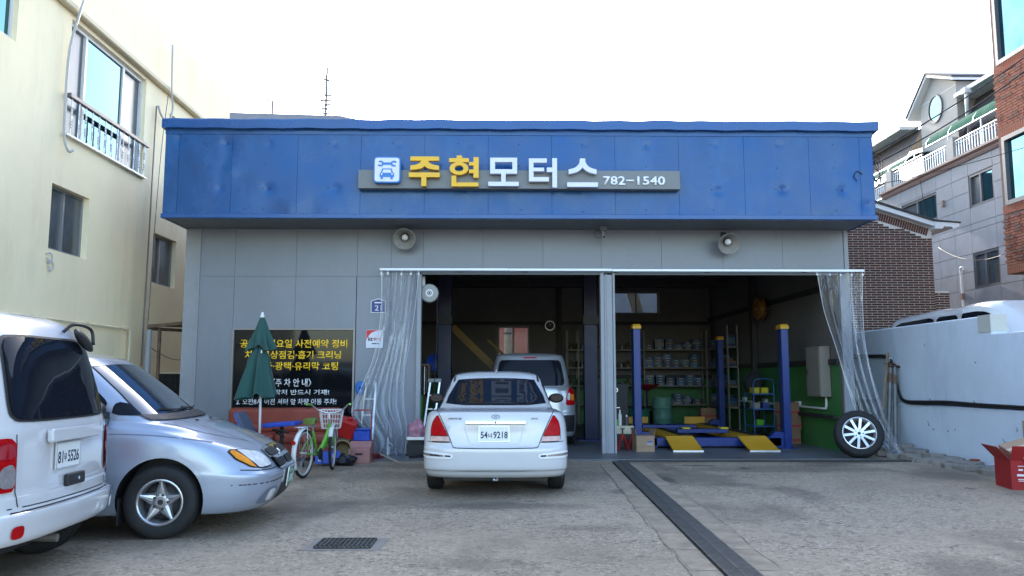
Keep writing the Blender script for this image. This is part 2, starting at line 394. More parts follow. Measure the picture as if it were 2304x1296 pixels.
def crackline(p, n=26, am=.03):
    P = catmull([(a,b,0) for a,b in p], n); rows = []
    for i, q in enumerate(P):
        d = (P[min(i+1,len(P)-1)]-P[max(i-1,0)]).normalized(); nn = Vector((-d.y,d.x,0)); q = q + nn*rr.uniform(-am,am)*.5; w = rr.uniform(.0006,.003)
        rows.append([tuple(q-nn*w+Vector((0,0,.0045))), tuple(q+nn*w+Vector((0,0,.0045)))])
    g.grid(rows)
for p in ([(-2.2,6.1),(-1.7,6.5),(-1.62,6.8)],[(-.95,7.1),(-.6,7.6),(-.3,8.4)],[(.2,8.9),(.7,9.05),(1.4,9.6)],[(-1.9,7.6),(-1.5,7.9),(-1.45,8.3)],[(2.3,9.6),(3.4,9.9),(4.3,9.8)],[(5.2,11.8),(5.9,11.2),(6.6,10.9)],[(-.3,7.4),(.4,7.6),(1.0,7.55)],[(3.4,7.6),(4.2,8.1),(5.2,8.2)],[(-2.6,9.6),(-1.8,9.9),(-1.1,10.4)]): crackline(p)
tag(g.build('ground_crack', mat('crack_dirt',(.09,.07,.052),.95), recalc=False), kind='structure')
t = thing('channel_drain', 'long dark cast iron channel drain running from the garage towards the viewer', 'drain', (1.8,9,0))
g = MB(); g.add([(dx(4.4)-.13,4.4,.006),(dx(4.4)+.13,4.4,.006),(dx(13.35)+.13,13.35,.006),(dx(13.35)-.13,13.35,.006)], [(0,1,2,3)]); g.build('channel', M_black, t)
gp = MB()
for x in (-.12,-.008,.104): gp.bx(x, x+.016, -.245, .245, .0, .016)
for i in range(25):
    y = -.245 + i*.02; gp.bx(-.12,.12, y, y+.0125, .001, .0145)
gm = gp.mesh('drain_cover'); gm.materials.append(M_iron)
for i in range(18):
    y = 4.65 + i*.5
    o = put('drain_cover', gm, t, Vector((dx(y),y,.0085)) - t.location, (rnd.uniform(-.006,.006), rnd.uniform(-.01,.01), -.035+rnd.uniform(-.008,.008)))
t = thing('threshold_drain', 'narrow slotted drain across the garage threshold', 'drain', (4.4,13.5,0))
g = MB(); g.bx(1.95,7.1,13.40,13.575,.002,.007); g.build('channel', M_black, t)
gp = MB()
gp.bx(-.5,.5,-.078,-.058,0,.012); gp.bx(-.5,.5,.058,.078,0,.012)
for i in range(26): gp.bx(-.5+i*.04,-.5+i*.04+.016,-.058,.058,.001,.010)
gm = gp.mesh('drain_cover'); gm.materials.append(M_iron)
for i in range(5): put('drain_cover', gm, t, Vector((2.47+i*1.01,13.487,.009))-t.location)
t = thing('floor_drain', 'small rectangular iron grating set in the yard concrete', 'drain', (-1.28,6.9,0))
g = MB(); g.add([(-1.60,6.66,.003),(-.97,6.67,.003),(-.95,7.16,.003),(-1.58,7.15,.003)], [(0,1,2,3)]); g.build('surround', mat('smooth_cement',(.24,.21,.175),.8,var=.2,vs=6), t)
g = MB(); g.bx(-1.51,-1.05,6.73,7.09,.003,.007); g.build('pit', M_black, t)
g = MB()
for i in range(13): g.bx(-1.51+i*.0375,-1.51+i*.0375+.009,6.73,7.09,.006,.022)
for i in range(5): g.bx(-1.51,-1.05,6.73+i*.0875,6.73+i*.0875+.011,.006,.0215)
g.build('grating', M_iron, t)

# ---------------------------------------------------------------- the garage
GA = thing('repair_garage', 'blue and grey sheet metal car repair garage with two open bays', 'garage', (.3,14.7,0))
FY = 13.6
fs = [-5.77,-5.54,-4.63,-3.5,-2.41,-1.31,-.21,.89,1.99,3.1,4.24,5.38,6.27,6.50]
dents = [(-4.72,5.42,.030,.10),(-4.66,4.90,-.02,.16),(-4.0,5.4,.014,.06),(-3.98,4.62,.025,.10),(-2.83,4.62,.022,.09),(-2.86,5.4,.010,.05),(-1.75,5.4,.008,.04),(-.5,5.4,.008,.05),(3.78,4.6,.024,.08),(4.9,4.62,.026,.08),(5.95,4.62,.026,.09),(3.75,5.42,.010,.05),(4.88,5.42,.010,.05),(-5.55,5.5,.02,.08),(-4.80,4.62,.02,.07),(1.45,5.42,.008,.05),(2.55,5.4,.012,.06),(6.35,4.35,.02,.10)]
def fas_d(x, z):
    d = .0035*math.sin(x*1.9+z*.7)*math.sin(z*1.7+.5) + .0025*math.sin(x*7.1+2*math.sin(z*2.3)) + .0035*math.exp(-((z-4.25)/.22)**2)*math.sin(x*9.0+1.3*math.sin(x*2.1))
    for (a, b, dd, r) in dents:
        q = ((x-a)**2+(z-b)**2)/(r*r)
        if q < 9: d += dd*math.exp(-q*1.4)
    if x < -4.4: d += .010*math.exp(-((x+4.78-.22*(z-4.9))/.09)**2)*math.exp(-((z-4.95)/.4)**2)
    return d
for a, b in zip(fs, fs[1:]):
    m = MB(); nx = max(4, int((b-a)/.035)); nz = 40; rows = []
    for k in range(nz+1):
        z = 4.175 + (5.565-4.175)*k/nz
        rows.append([(a+.0025+(b-a-.005)*i/nx, FY + fas_d(a+(b-a)*i/nx, z), z) for i in range(nx+1)])
    m.sheet(rows, (0,.014,0)); m.build('fascia_panel', M_blue, GA, smooth=50, recalc=False)
scr = MB(); scr.lathe([(.0,.004),(.006,.004),(.011,.0)],8,Matrix.Rotation(R(90),4,'X')); scm = scr.mesh('screw'); scm.materials.append(M_dksteel)
for a, b in zip(fs[1:], fs[2:-1]):
    for z in (4.24,4.62,5.02,5.42):
        x = (a+b)/2 + rnd.uniform(-.03,.03); put('screw', scm, GA, Vector((x, FY+fas_d(x,z)-.002, z+rnd.uniform(-.02,.02))) - GA.location)
m = MB(); m.bx(-5.79,6.52,13.625,13.66,4.13,5.75); m.build('fascia_backing', mat('seam_shadow_blue',(.006,.05,.18),.7), GA)
m = MB(); m.bx(-5.80,6.535,13.575,13.70,4.095,4.172); m.build('fascia_bottom_trim', M_blue2, GA, bevel=.006)
m = MB(); m.bx(-5.79,6.52,13.595,13.64,5.568,5.665); m.build('fascia_band', M_blue2, GA, bevel=.004)
# roof edge cap with small wobble
m = MB(); rows = []
for i in range(61):
    x = -5.82 + i*(12.41/60); w = .006*math.sin(i*1.7)+.004*math.sin(i*.63)
    rows.append([(x,13.50,5.655+w),(x,13.50,5.80+w),(x,13.52,5.822+w),(x,14.2,5.84+w),(x,14.2,5.60),(x,13.60,5.655+w)])
m.grid(rows, closed=True); m.f += [(0,1,2,3,4,5), tuple(60*6+k for k in range(6))]; m.mi += [0,0]
m.build('roof_cap', M_blue2, GA)
m = MB(); m.bx(-5.79,-5.76,13.66,24.2,4.10,5.70); m.bx(6.49,6.52,13.66,24.2,4.10,5.70); m.build('fascia_side', M_blue2, GA)
m = MB(); m.bx(-5.775,6.505,13.70,14.68,4.11,4.14); m.build('soffit', M_soffit, GA)
m = MB(); m.bx(-5.76,6.49,14.0,24.2,5.50,5.60); m.build('roof', M_dksteel, GA)
# wall sheets below the fascia: left front wall with window opening, lintel over the bays
WY = 14.7; F = frame((0,WY,0),(1,0,0),(0,0,1))
WIN = (-4.87,-2.64,.62,2.28)
def wpanel(x0,x1,z0,z1,holes=()):
    for (a,b,c,d) in rects_minus(x0,x1,z0,z1,holes):
        m = MB(); nx, nz = max(2,int((b-a)/.12)), max(2,int((d-c)/.12)); rows = []
        for k in range(nz+1):
            z = c+.002+(d-c-.004)*k/nz
            rows.append([(a+.0025+(b-a-.005)*i/nx, WY+.0016*math.sin(a*5+i*.55)*math.sin(c*3+k*.5)*(0 if i in (0,nx) or k in (0,nz) else 1)+(.012*math.exp(-((a+(b-a)*i/nx-2.05)**2+(z-3.62)**2)/.012)), z) for i in range(nx+1)])
        m.sheet(rows, (0,.014,0)); m.build('wall_panel', M_grey, GA, smooth=50, recalc=False)
for a, b in zip([-5.52,-4.87,-3.75,-2.63],[-4.87,-3.75,-2.63,-2.01]):
    wpanel(a,b,3.23,4.12); wpanel(a,b,.0,3.23,[WIN])
wpanel(-2.01,-1.50,.0,3.30)
for a, b in zip([-2.01,-1.42,-.32,.79,1.87,2.99,4.13,5.25],[-1.42,-.32,.79,1.87,2.99,4.13,5.25,6.39]): wpanel(a,b,3.30,4.12)
m = MB(); m.bx(-5.78,-5.53,14.685,14.80,0,4.12); m.bx(-5.535,-5.50,14.672,14.80,0,4.12); m.build('corner_post', M_grey2, GA, bevel=.004)
m = MB(); m.bx(6.393,6.475,14.68,14.82,3.30,4.12); m.bx(6.285,6.475,14.682,14.82,.0,3.30); m.build('corner_post', M_grey2, GA, bevel=.004)
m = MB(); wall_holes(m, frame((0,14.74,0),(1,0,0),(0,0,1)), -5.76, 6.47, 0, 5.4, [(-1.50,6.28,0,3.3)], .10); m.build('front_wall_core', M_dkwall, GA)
# shutter box lip and curtain track
m = MB(); m.bx(-2.19,.15,14.50,14.56,3.318,3.362); m.bx(.153,2.05,14.502,14.562,3.316,3.36); m.bx(2.053,6.68,14.504,14.564,3.310,3.354); m.build('curtain_track', mat('galvanised_track',(.68,.70,.72),.4,.3,var=.06), GA, bevel=.004)
m = MB()
for x in (-.75,.45,2.1,3.8,5.6): m.bx(x,x+.05,14.56,14.69,3.30,3.34)
m.bx(-1.48,6.27,14.62,14.70,3.262,3.30); m.build('track_bracket', M_soffit, GA)
# central column between the two bays (folded steel shutter guides)
m = MB(); m.bx(1.835,1.90,14.60,14.80,.03,3.30); m.bx(1.905,2.055,14.62,14.82,.03,3.30); m.bx(2.06,2.10,14.60,14.80,.03,3.30); m.bx(1.94,1.955,14.612,14.62,.03,3.3)
m.build('column', M_grey2, GA, bevel=.004)
m = MB(); m.bx(-1.52,-1.44,14.62,14.80,.03,3.30); m.build('door_jamb', M_grey2, GA, bevel=.004)
# inner shell
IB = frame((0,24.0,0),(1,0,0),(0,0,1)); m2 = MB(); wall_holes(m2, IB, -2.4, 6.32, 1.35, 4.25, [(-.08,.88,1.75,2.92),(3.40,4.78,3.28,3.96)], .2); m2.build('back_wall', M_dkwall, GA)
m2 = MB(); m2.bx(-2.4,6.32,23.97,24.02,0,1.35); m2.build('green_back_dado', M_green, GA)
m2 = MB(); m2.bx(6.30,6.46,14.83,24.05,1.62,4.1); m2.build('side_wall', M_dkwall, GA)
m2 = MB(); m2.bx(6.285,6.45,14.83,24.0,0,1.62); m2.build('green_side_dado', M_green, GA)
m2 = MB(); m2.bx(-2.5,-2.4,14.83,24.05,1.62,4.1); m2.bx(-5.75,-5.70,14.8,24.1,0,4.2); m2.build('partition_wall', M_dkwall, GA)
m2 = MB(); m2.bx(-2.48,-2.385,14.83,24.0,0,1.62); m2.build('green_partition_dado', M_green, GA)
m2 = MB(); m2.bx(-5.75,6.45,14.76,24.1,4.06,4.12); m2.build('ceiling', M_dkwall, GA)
for z in (1.62,3.05): 
    m2 = MB(); m2.bx(6.235,6.282,14.85,23.97,z,z+.11); m2.build('wall_girt', M_dksteel, GA)
for z in (1.36,2.95):
    m2 = MB(); m2.bx(-2.38,6.28,23.90,23.965,z,z+.10); 
    if z > 2 or True: m2.build('wall_girt', M_dksteel, GA)
for x, y in ((6.14,19.5),(3.05,23.8),(-.2+1.9,23.8)):
    m2 = MB(); m2.bx(x,x+.13,y,y+.15,.03,4.05); m2.build('steel_column', M_dksteel, GA)
for y in (17,19.5,22):
    m2 = MB(); m2.bx(-2.38,6.28,y,y+.12,3.86,4.055); m2.build('roof_beam', M_dksteel, GA)
# rear window: a sliding pair looking out at a red house
window(GA, IB, -.08, .88, 1.75, 2.92, -.12, (.5,.5), M_wingrey, [mat('clear_pane',(.9,.95,.95),.02,var=0,rvar=0,alpha=.12)], ft=.055)
window(GA, IB, 3.40, 4.78, 3.28, 3.96, -.12, (.5,.5), M_wingrey, [mat('clear_pane',(.9,.95,.95),.02,var=0,rvar=0,alpha=.12)], ft=.05)
# roadside window with printed black film
wf = MB()
u0,u1,v0,v1 = WIN
for q in ((u0,u1,v1-.035,v1),(u0,u1,v0,v0+.035),(u0,u0+.035,v0+.035,v1-.035),(u1-.035,u1,v0+.035,v1-.035)): wf.bx(q[0],q[1],q[2],q[3],-.07,.025,F)
wo_ = wf.build('shop_window', mat('brown_grey_aluminium',(.27,.25,.24),.4,.4,var=.1), GA, bevel=.003)
pn = MB(); pn.bx(u0+.03,u1-.03,v0+.03,v1-.03,-.045,-.03,F); pn.build('pane', mat('black_film_glass',(.006,.007,.009),.06,var=.2,rvar=0,coat=0,spec=.35), wo_)
M_ty = mat('yellow_vinyl_print',(.96,.60,.02),.4,var=.03); M_tw = mat('white_vinyl_print',(.72,.73,.76),.4,var=.03)
def wtext(txt, px0, px1, py0, py1, m):     # box in the enlarged window view: 1803 x 1296 over 320 x 230 photo pixels
    c = lambda px: -4.87 + (px-130)*(2.23/1560.0)
    z = lambda py: 2.28 - (py-88)*.001437
    x0, x1, za, zb = c(px0), c(px1), z(py0), z(py1)
    lettering('window_lettering', txt, m, wo_, x1-x0, za-zb, Matrix.Translation(-GA.location) @ frame(((x0+x1)/2, WY+.029, (za+zb)/2),(1,0,0),(0,0,1)), ext=.001, off=.020)
wtext('공휴일·일요일 사전예약 정비', 225,1585,230,338,M_ty)
wtext('차량무상점검·흡기 크리닝', 290,1510,372,478,M_ty)
wtext('세차·광택·유리막 코팅', 430,1475,515,620,M_ty)
wtext('〈주 차 안 내〉', 645,1142,722,828,M_tw)
wtext('1. (주·야) 연락처 반드시 기재!', 210,1370,862,940,M_tw)
wtext('2. 오전8시 이전 셔터 앞 차량 이동 주차!', 200,1465,975,1052,M_tw)
wtext('3. 주차공간 내 차량 파손시 책임지지 않음!', 195,1515,1088,1165,M_tw)
# ---------------------------------------------------------------- signboard on the fascia
SG = thing('signboard', 'grey signboard with yellow and white raised letters and phone number on the blue fascia', 'signboard', (.34,13.4,4.6))
SY = 13.30
kx = (3.091+2.409)/(2220-83); sx_ = lambda px: -2.409 + (px-83)*kx - .012
sz_ = lambda py: 4.905 - (py-190)*.002573
M_sg = mat('sign_board_grey',(.17,.18,.18),.5,.2,var=.08,vs=1.5)
M_sy = mat('sign_yellow',(.80,.46,.02),.4,var=.04); M_syd = mat('sign_yellow_side',(.55,.31,.02),.5,var=.04)
M_sw = mat('sign_white',(.66,.68,.76),.4,var=.04); M_sb = mat('sign_blue',(.035,.19,.52),.4,var=.05)
M_sd = mat('sign_dark_return',(.03,.03,.035),.5)
m = MB(); m.bx(sx_(83),sx_(2220),13.42,13.59,sz_(316),sz_(190)); m.build('board', M_sg, SG, bevel=.006)
def sgn(name, polys, face, lab=None, d=.09, y=SY, parent=None, side=None):
    m = MB(); Fm = frame((0,y+d,0),(1,0,0),(0,0,1))
    for ip, p in enumerate(polys):
        p = [(sx_(a), sz_(b)) for a, b in p]
        ar = sum(p[i][0]*p[(i+1)%len(p)][1]-p[(i+1)%len(p)][0]*p[i][1] for i in range(len(p)))
        if ar < 0: p = p[::-1]
        m.prism(p, 0, d + (.0006*(ip % 5) if len(polys) > 2 else 0), Fm)
    o = m.build(name, face, parent or SG)
    if lab: o['label'] = lab
    return o
def rc(a,b,c,d): return [(a,b),(c,b),(c,d),(a,d)]
def strip(outer, inner): return [[outer[i],outer[i+1],inner[i+1],inner[i]] for i in range(len(outer)-1)]
def ring(cx,cy,ax,ay,bx,by,n=28):
    o = [(cx+ax*math.cos(2*math.pi*i/n), cy+ay*math.sin(2*math.pi*i/n)) for i in range(n+1)]
    q = [(cx+bx*math.cos(2*math.pi*i/n), cy+by*math.sin(2*math.pi*i/n)) for i in range(n+1)]
    return strip(o, q)
# legs that sweep outwards: outer and inner edges sampled as curves
def leg(p): 
    return [tuple(v)[:2] for v in catmull([(a,b,0) for a,b in p], 5)]
lo = leg([(503,139),(492,156),(466,167),(432,173)]); li = leg([(526,176),(506,190),(474,198),(432,202)])
ro = [(1052-a,b) for a,b in lo]; ri = [(1052-a,b) for a,b in li]
sgn('letter', [rc(432,112,620,140)] + strip(lo,li) + strip(ro,ri) + [[(503,139.5),(549,139.5),(526,176.5)]] + [rc(423,220,625,250),rc(505,249,538,311)], M_sy, 'yellow raised first letter')
sgn('letter', [rc(736,104,771,124),rc(686,122,816,149)] + ring(752,191,62,43,29,21) + [rc(847,115,881,253),rc(818,148,848,171),rc(818,198,848,222),rc(703,240,734,290),rc(703,286,880,312)], M_sy, 'yellow raised second letter')
sgn('letter', [rc(957,118,989,225),rc(1103,118,1134,225),rc(988,118,1104,147),rc(988,196,1104,225),rc(1029,224,1059,282),rc(945,280,1144,308)], M_sw, 'white raised third letter')
sgn('letter', [rc(1212,122,1242,277),rc(1241,122,1330,150),rc(1241,184,1312,208),rc(1241,248,1343,277),rc(1366,120,1397,318),rc(1330,183,1367,213)], M_sw, 'white raised fourth letter')
lo = leg([(1549,121),(1545,150),(1520,180),(1474,196)]); li = leg([(1566,182),(1548,200),(1516,217),(1474,226)])
ro = [(3132-a,b) for a,b in lo]; ri = [(3132-a,b) for a,b in li]
sgn('letter', strip(lo,li)+strip(ro,ri)+[[(1549,121),(1583,121),(1566,182.5)]]+[rc(1463,282,1666,312)], M_sw, 'white raised fifth letter')
Fm = frame((0,SY+.12,0),(1,0,0),(0,0,1))
mm_ = MB(); mm_.prism([(sx_(a),sz_(b)) for a,b in rrect(192,115,368,290,22)][::-1], 0, .12, Fm); ic = mm_.build('service_icon', M_sb, SG, bevel=.003)
sgn('icon_face', [rrect(200,123,360,282,18)], M_sw, d=.008, y=SY-.008, parent=ic)
wr = ring(237,162,22,20,10,9,14); wr = [q for q in wr if not (q[0][0] < 226 and abs(q[0][1]-162) < 11)]
wr2 = ring(325,162,22,20,10,9,14); wr2 = [q for q in wr2 if not (q[0][0] > 336 and abs(q[0][1]-162) < 11)]
sgn('wrench_mark', wr + wr2 + [rc(255,154,308,170)], M_sb, d=.006, y=SY-.0135, parent=ic)
sgn('car_mark', [[(250,195),(310,195),(322,226),(238,226)], [(233,226),(327,226),(327,252),(233,252)], rc(240,251,254,266), rc(304,251,319,266)], M_sb, d=.006, y=SY-.0135, parent=ic)
sgn('car_mark_glass', [[(257,203),(303,203),(311,224),(249,224)]]+[[(a+6*math.cos(t*.7),233+6*math.sin(t*.7)) for t in range(9)] for a in (246,314)], M_sw, d=.004, y=SY-.018, parent=ic)
lettering('phone_number', '782−1540', mat('sign_number_white',(.82,.83,.85),.4,var=.02), SG, sx_(2118)-sx_(1704), sz_(230)-sz_(290), Matrix.Translation(-SG.location) @ frame(((sx_(2118)+sx_(1704))/2, 13.418, (sz_(230)+sz_(290))/2),(1,0,0),(0,0,1)), ext=.02, off=.022, spacing=1.02)

# wall lamps under the fascia
M_shade = mat('ribbed_lamp_shade',(.36,.35,.33),.4,.4,var=.15,vs=10); M_bulb = mat('frosted_bulb',(.75,.75,.72),.35,var=.02)
for i, (x, z, lab) in enumerate(((-1.73,3.90,'round ribbed floodlight under the fascia above the clear curtain'),(4.15,3.83,'round ribbed floodlight under the fascia above the vehicle lift'))):
    t = thing('floodlight', lab, 'floodlight', (x,14.7,z), group='floodlights over the bays')
    ax = Vector((.02,-.80,-.42)).normalized(); o = Vector((x,14.44,z+.03)); q = ax.to_track_quat('Z','Y').to_matrix().to_4x4()
    Mx = Matrix.Translation(o) @ q
    s = MB(); s.lathe([(.045,-.10),(.06,-.06),(.10,.0),(.16,.075),(.195,.13),(.205,.135),(.20,.14),(.19,.13),(.155,.072),(.095,.0),(.05,-.05),(.0,-.06)], 28, Mx); s.build('shade', M_shade, t, smooth=50)
    s = MB(); s.lathe([(.0,-.06),(.035,-.04),(.055,.02),(.06,.05),(.045,.085),(.0,.10)], 16, Mx); s.build('bulb', M_bulb, t, smooth=180)
    s = MB(); s.lathe([(.062,.0),(.072,.0),(.072,.03),(.062,.03)], 18, Mx, close=True); s.build('socket_ring', M_dksteel, t, smooth=50)
    s = MB(); s.tube([o - ax*.09, o - ax*.14, (x,14.62,z+.17), (x,14.695,z+.19)], .017, 8); s.box((x,14.685,z+.19),(.10,.03,.10)); s.tube([(x,14.66,z+.16),(x+.02,14.6,z+.2),(x+.10,14.64,z+.22),(x+.12,14.69,z+.26)],.006,6); s.build('bracket', M_dksteel, t)
t = thing('security_camera', 'small grey security camera hanging under the fascia above the middle column', 'camera', (1.87,14.35,4.0))
m = MB(); m.bx(1.80,1.93,14.28,14.42,4.03,4.108); m.build('mount', M_soffit, t, bevel=.004)
m = MB(); m.cyl((1.865,14.35,4.03),(1.865,14.35,3.95),.018); m.cyl((1.865,14.40,3.93),(1.865,14.24,3.90),.032); m.build('body', M_grey2, t, smooth=40)
m = MB(); m.cyl((1.865,14.243,3.901),(1.865,14.234,3.899),.024); m.build('lens', M_black_rub, t)
m = MB(); m.tube(catmull([(1.80,14.35,4.05),(1.72,14.35,4.02),(1.72,14.36,3.93),(1.78,14.37,3.90),(1.85,14.37,3.93)],5),.006,6); m.build('cable', M_black_rub, t)
# small plates on the grey wall
t = thing('house_number_plate', 'small blue house number plate reading 21 behind the clear curtain', 'plate', (-2.22,14.69,2.7))
m = MB(); Fp = frame((-2.23,14.692,2.69),(1,0,0),(0,0,1)); m.prism([(-.135,-.13),(.135,-.13),(.135,.09),(.0,.135),(-.135,.09)],0,.01,Fp); m.build('rim', M_white, t)
m = MB(); m.prism([(-.122,-.118),(.122,-.118),(.122,.082),(.0,.122),(-.122,.082)],.010,.012,Fp); m.build('face', mat('plate_navy',(.03,.05,.20),.4), t)
lettering('number','21',M_tw,t,.13,.10,Matrix.Translation(-t.location)@Fp@Matrix.Translation((0,-.04,.0125)),off=.01)
m = MB(); m.bx(-.07,.07,.045,.068,.0122,.0135,Fp); m.build('street_line', M_tw, t)
t = thing('security_company_sticker', 'small white and red security sticker lettered kt on the grey wall', 'sticker', (-2.28,14.69,2.08))
Fp = frame((-2.285,14.692,2.085),(1,0,0),(0,0,1))
m = MB(); m.prism([(-.155,-.165),(.155,-.165),(.155,.165),(-.155,.165)],0,.006,Fp); m.build('board', M_sw, t)
m = MB(); m.prism([(-.15,.16),(-.15,-.03),(-.115,.05),(-.06,.11),(.02,.145),(.15,.16)],.006,.008,Fp); m.build('red_corner', mat('sticker_red',(.6,.02,.03),.4), t)
lettering('name','kt',M_black_rub,t,.08,.08,Matrix.Translation(-t.location)@Fp@Matrix.Translation((-.075,.0,.0065)),off=.02)
lettering('name','텔레캅',mat('sticker_red',(.6,.02,.03),.4),t,.14,.05,Matrix.Translation(-t.location)@Fp@Matrix.Translation((.05,-.002,.0065)),off=.01)
m = MB(); m.bx(-.05,.08,-.095,-.078,.0062,.0072,Fp); m.build('small_print', M_black_rub, t)

# ---------------------------------------------------------------- yellow house on the left
YB = thing('yellow_house', 'cream yellow rendered house with barred balcony window beside the garage', 'house', (-7,14,0))
YF = frame((-7,0,0),(0,1,0),(0,0,1))
W1 = (12.68,15.45,5.28,7.22); W2 = (12.40,13.55,3.37,4.41); W3 = (16.10,17.28,3.28,4.30); W4 = (16.6,17.5,6.55,6.95); W0 = (9.3,11.25,6.2,8.3)
m = MB(); wall_holes(m, YF, 2.0, 20.2, 0, 7.42, [W1,W2,W3,W4,W0], .16); m.add([(-7,20.2,0),(-14,20.2,0),(-14,20.2,8.6),(-7,20.2,8.6)],[(0,1,2,3)]); m.add([(-7,2,0),(-14,2,0),(-14,2,8.6),(-7,2,8.6)],[(3,2,1,0)]); m.build('wall', M_yellow, YB)
m = MB(); m.bx(-7.0,-6.88,2,20.3,7.30,7.42); m.build('cornice', M_yellow2, YB, bevel=.02)
m = MB(); m.bx(-7.3,-6.98,2,20.2,7.42,8.62); m.bx(-14,-7.3,19.95,20.2,7.42,8.62); m.build('parapet', M_yellow, YB)
m = MB(); m.bx(-14,-7.3,2,19.95,7.4,7.6); m.build('roof', M_strip, YB)
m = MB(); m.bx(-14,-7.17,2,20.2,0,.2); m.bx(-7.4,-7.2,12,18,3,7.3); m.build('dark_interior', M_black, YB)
window(YB, YF, *W1, -.14, (.225,.49,.285), M_winwhite, [M_glassgr, M_mirror2, M_glassgr], ft=.06, fd=.07)
window(YB, YF, *W2, -.15, (.48,.52), M_winalu, [M_glassgr, M_glassgr], ft=.045)
window(YB, YF, *W3, -.15, (.48,.52), M_winalu, [M_glassgr, M_glassgr], ft=.045)
window(YB, YF, *W4, -.15, (.5,.5), M_winwhite, [M_glassdk], ft=.04)
window(YB, YF, *W0, -.12, (.5,.5), M_winwhite, [M_mirror2], ft=.06)
rl = MB(); rl.bx(12.60,15.52,5.87,5.94,.02,.10,YF); ro_ = rl.build('balcony_rail', mat('grey_rail',(.16,.15,.16),.45,.3), YB, bevel=.008)
bm_ = MB(); bm_.cyl((0,0,0),(0,0,.60),.013,n=8)
for zz in (.12,.17,.22,.34,.39,.44): bm_.lathe([(.013,zz-.02),(.021,zz),(.013,zz+.02)],8)
bme = bm_.mesh('baluster'); bme.materials.append(M_alu); shade(bme,40)
for i in range(13):
    put('baluster', bme, YB, Vector((-6.94,12.72+i*.2225,5.28)) - YB.location)
m = MB(); m.bx(12.60,15.52,5.25,5.28,-.02,.07,YF); m.build('balcony_sill', M_winwhite, YB)
M_pipe = mat('grey_conduit',(.42,.42,.42),.5,var=.1)
t = thing('looped_conduit', 'grey flexible conduit looping down beside the balcony window of the yellow house', 'conduit', (-6.93,12.6,5))
m = MB(); m.tube(catmull([(-6.90,13.05,8.6),(-6.86,12.85,7.9),(-6.84,12.60,7.3),(-6.93,12.52,6.6),(-6.93,12.50,5.6),(-6.92,12.52,5.15),(-6.90,12.62,4.98),(-6.88,12.72,5.02)],6),.02,8); m.build('pipe', M_pipe, t, smooth=180)
t = thing('hooked_conduit', 'grey conduit hooked over the cornice near the end of the yellow house', 'conduit', (-6.9,16.2,6))
m = MB(); m.tube(catmull([(-6.86,16.25,8.3),(-6.85,16.28,7.4),(-6.86,16.40,6.95),(-6.88,16.22,6.62),(-6.90,15.95,6.70),(-6.92,15.85,6.85)],6),.02,8); m.build('pipe', M_pipe, t, smooth=180)
t = thing('wall_cables', 'thin dark cables running down the yellow house wall beside the garage', 'cable', (-6.95,15.8,3))
m = MB(); m.tube([(-6.95,15.84,6.84),(-6.95,15.80,4.5),(-6.95,15.75,1.6)],.016,6); m.build('cable', M_wingrey, t)
m = MB(); m.tube(catmull([(-6.88,16.2,7.2),(-6.93,16.12,6.0),(-6.93,15.98,4.2),(-6.93,15.92,2.8),(-6.93,15.85,1.7)],6),.009,6); m.tube(catmull([(-6.93,15.9,2.0),(-6.6,16.4,1.75),(-6.3,17.0,1.8)],6),.008,6); m.build('cable', M_wingrey, t)
t = thing('gas_pipe', 'thin cream painted gas pipe fixed along the yellow house wall', 'pipe', (-6.93,12,2.28))
M_yp = mat('cream_pipe',(.62,.55,.38),.5,var=.1)
m = MB(); m.tube([(-6.92,6,2.28),(-6.92,15.1,2.28),(-6.92,15.13,2.25),(-6.92,15.13,1.3)],.022,8); m.tube([(-6.92,6,1.55),(-6.92,14.8,1.55),(-6.92,14.8,1.2)],.018,8); m.build('pipe', M_yp, t, smooth=60)
m = MB()
for y in (8,10.2,12,13.6,15.0): m.box((-6.95,y,2.28),(.07,.03,.07))
m.build('clip', M_yp, t)
m = MB()
for (y,z) in ((12.38,3.22),(12.42,3.1)): m.tube(catmull([(-6.98,y-.06,z+.05),(-6.95,y,z+.08),(-6.94,y+.05,z),(-6.96,y,z-.08),(-6.97,y-.04,z)],4),.012,6)
tag(m.build('wire_coil', M_pipe), 'small coil of wire on the yellow wall under the lower window', 'wire')
# passage between the houses
t = thing('lean_to_frame', 'dark steel lean-to frame with grey post between the yellow house and the garage', 'frame', (-6.3,15.5,0))
m = MB(); m.bar((-6.62,15.2,2.34),(-5.8,15.2,2.42),.05,.06); m.bar((-6.62,15.2,2.30),(-5.8,17.5,2.34),.05,.06); m.bar((-6.3,15.2,2.36),(-5.8,16.2,2.38),.04,.05); m.build('beam', M_rust, t)
m = MB(); m.cyl((-6.60,15.2,0),(-6.60,15.2,2.28),.055); m.build('post', M_grey2, t, smooth=50)
m = MB(); m.bar((-6.44,15.3,0),(-6.44,15.3,2.3),.05,.05); m.build('post', M_rust, t)
t = thing('corrugated_screen', 'dark corrugated metal screen closing the passage beside the garage', 'screen', (-6.3,16.5,0))
m = MB(); rows = []
for z in (0,1.46): rows.append([(-6.98+i*.028,16.6+.02*(i%2),z) for i in range(43)])
m.grid(rows); m.build('sheet', M_dksteel, t); m = MB(); m.bx(-6.98,-5.8,16.57,16.65,1.46,1.50); m.build('top_rail', M_yellow2, t)

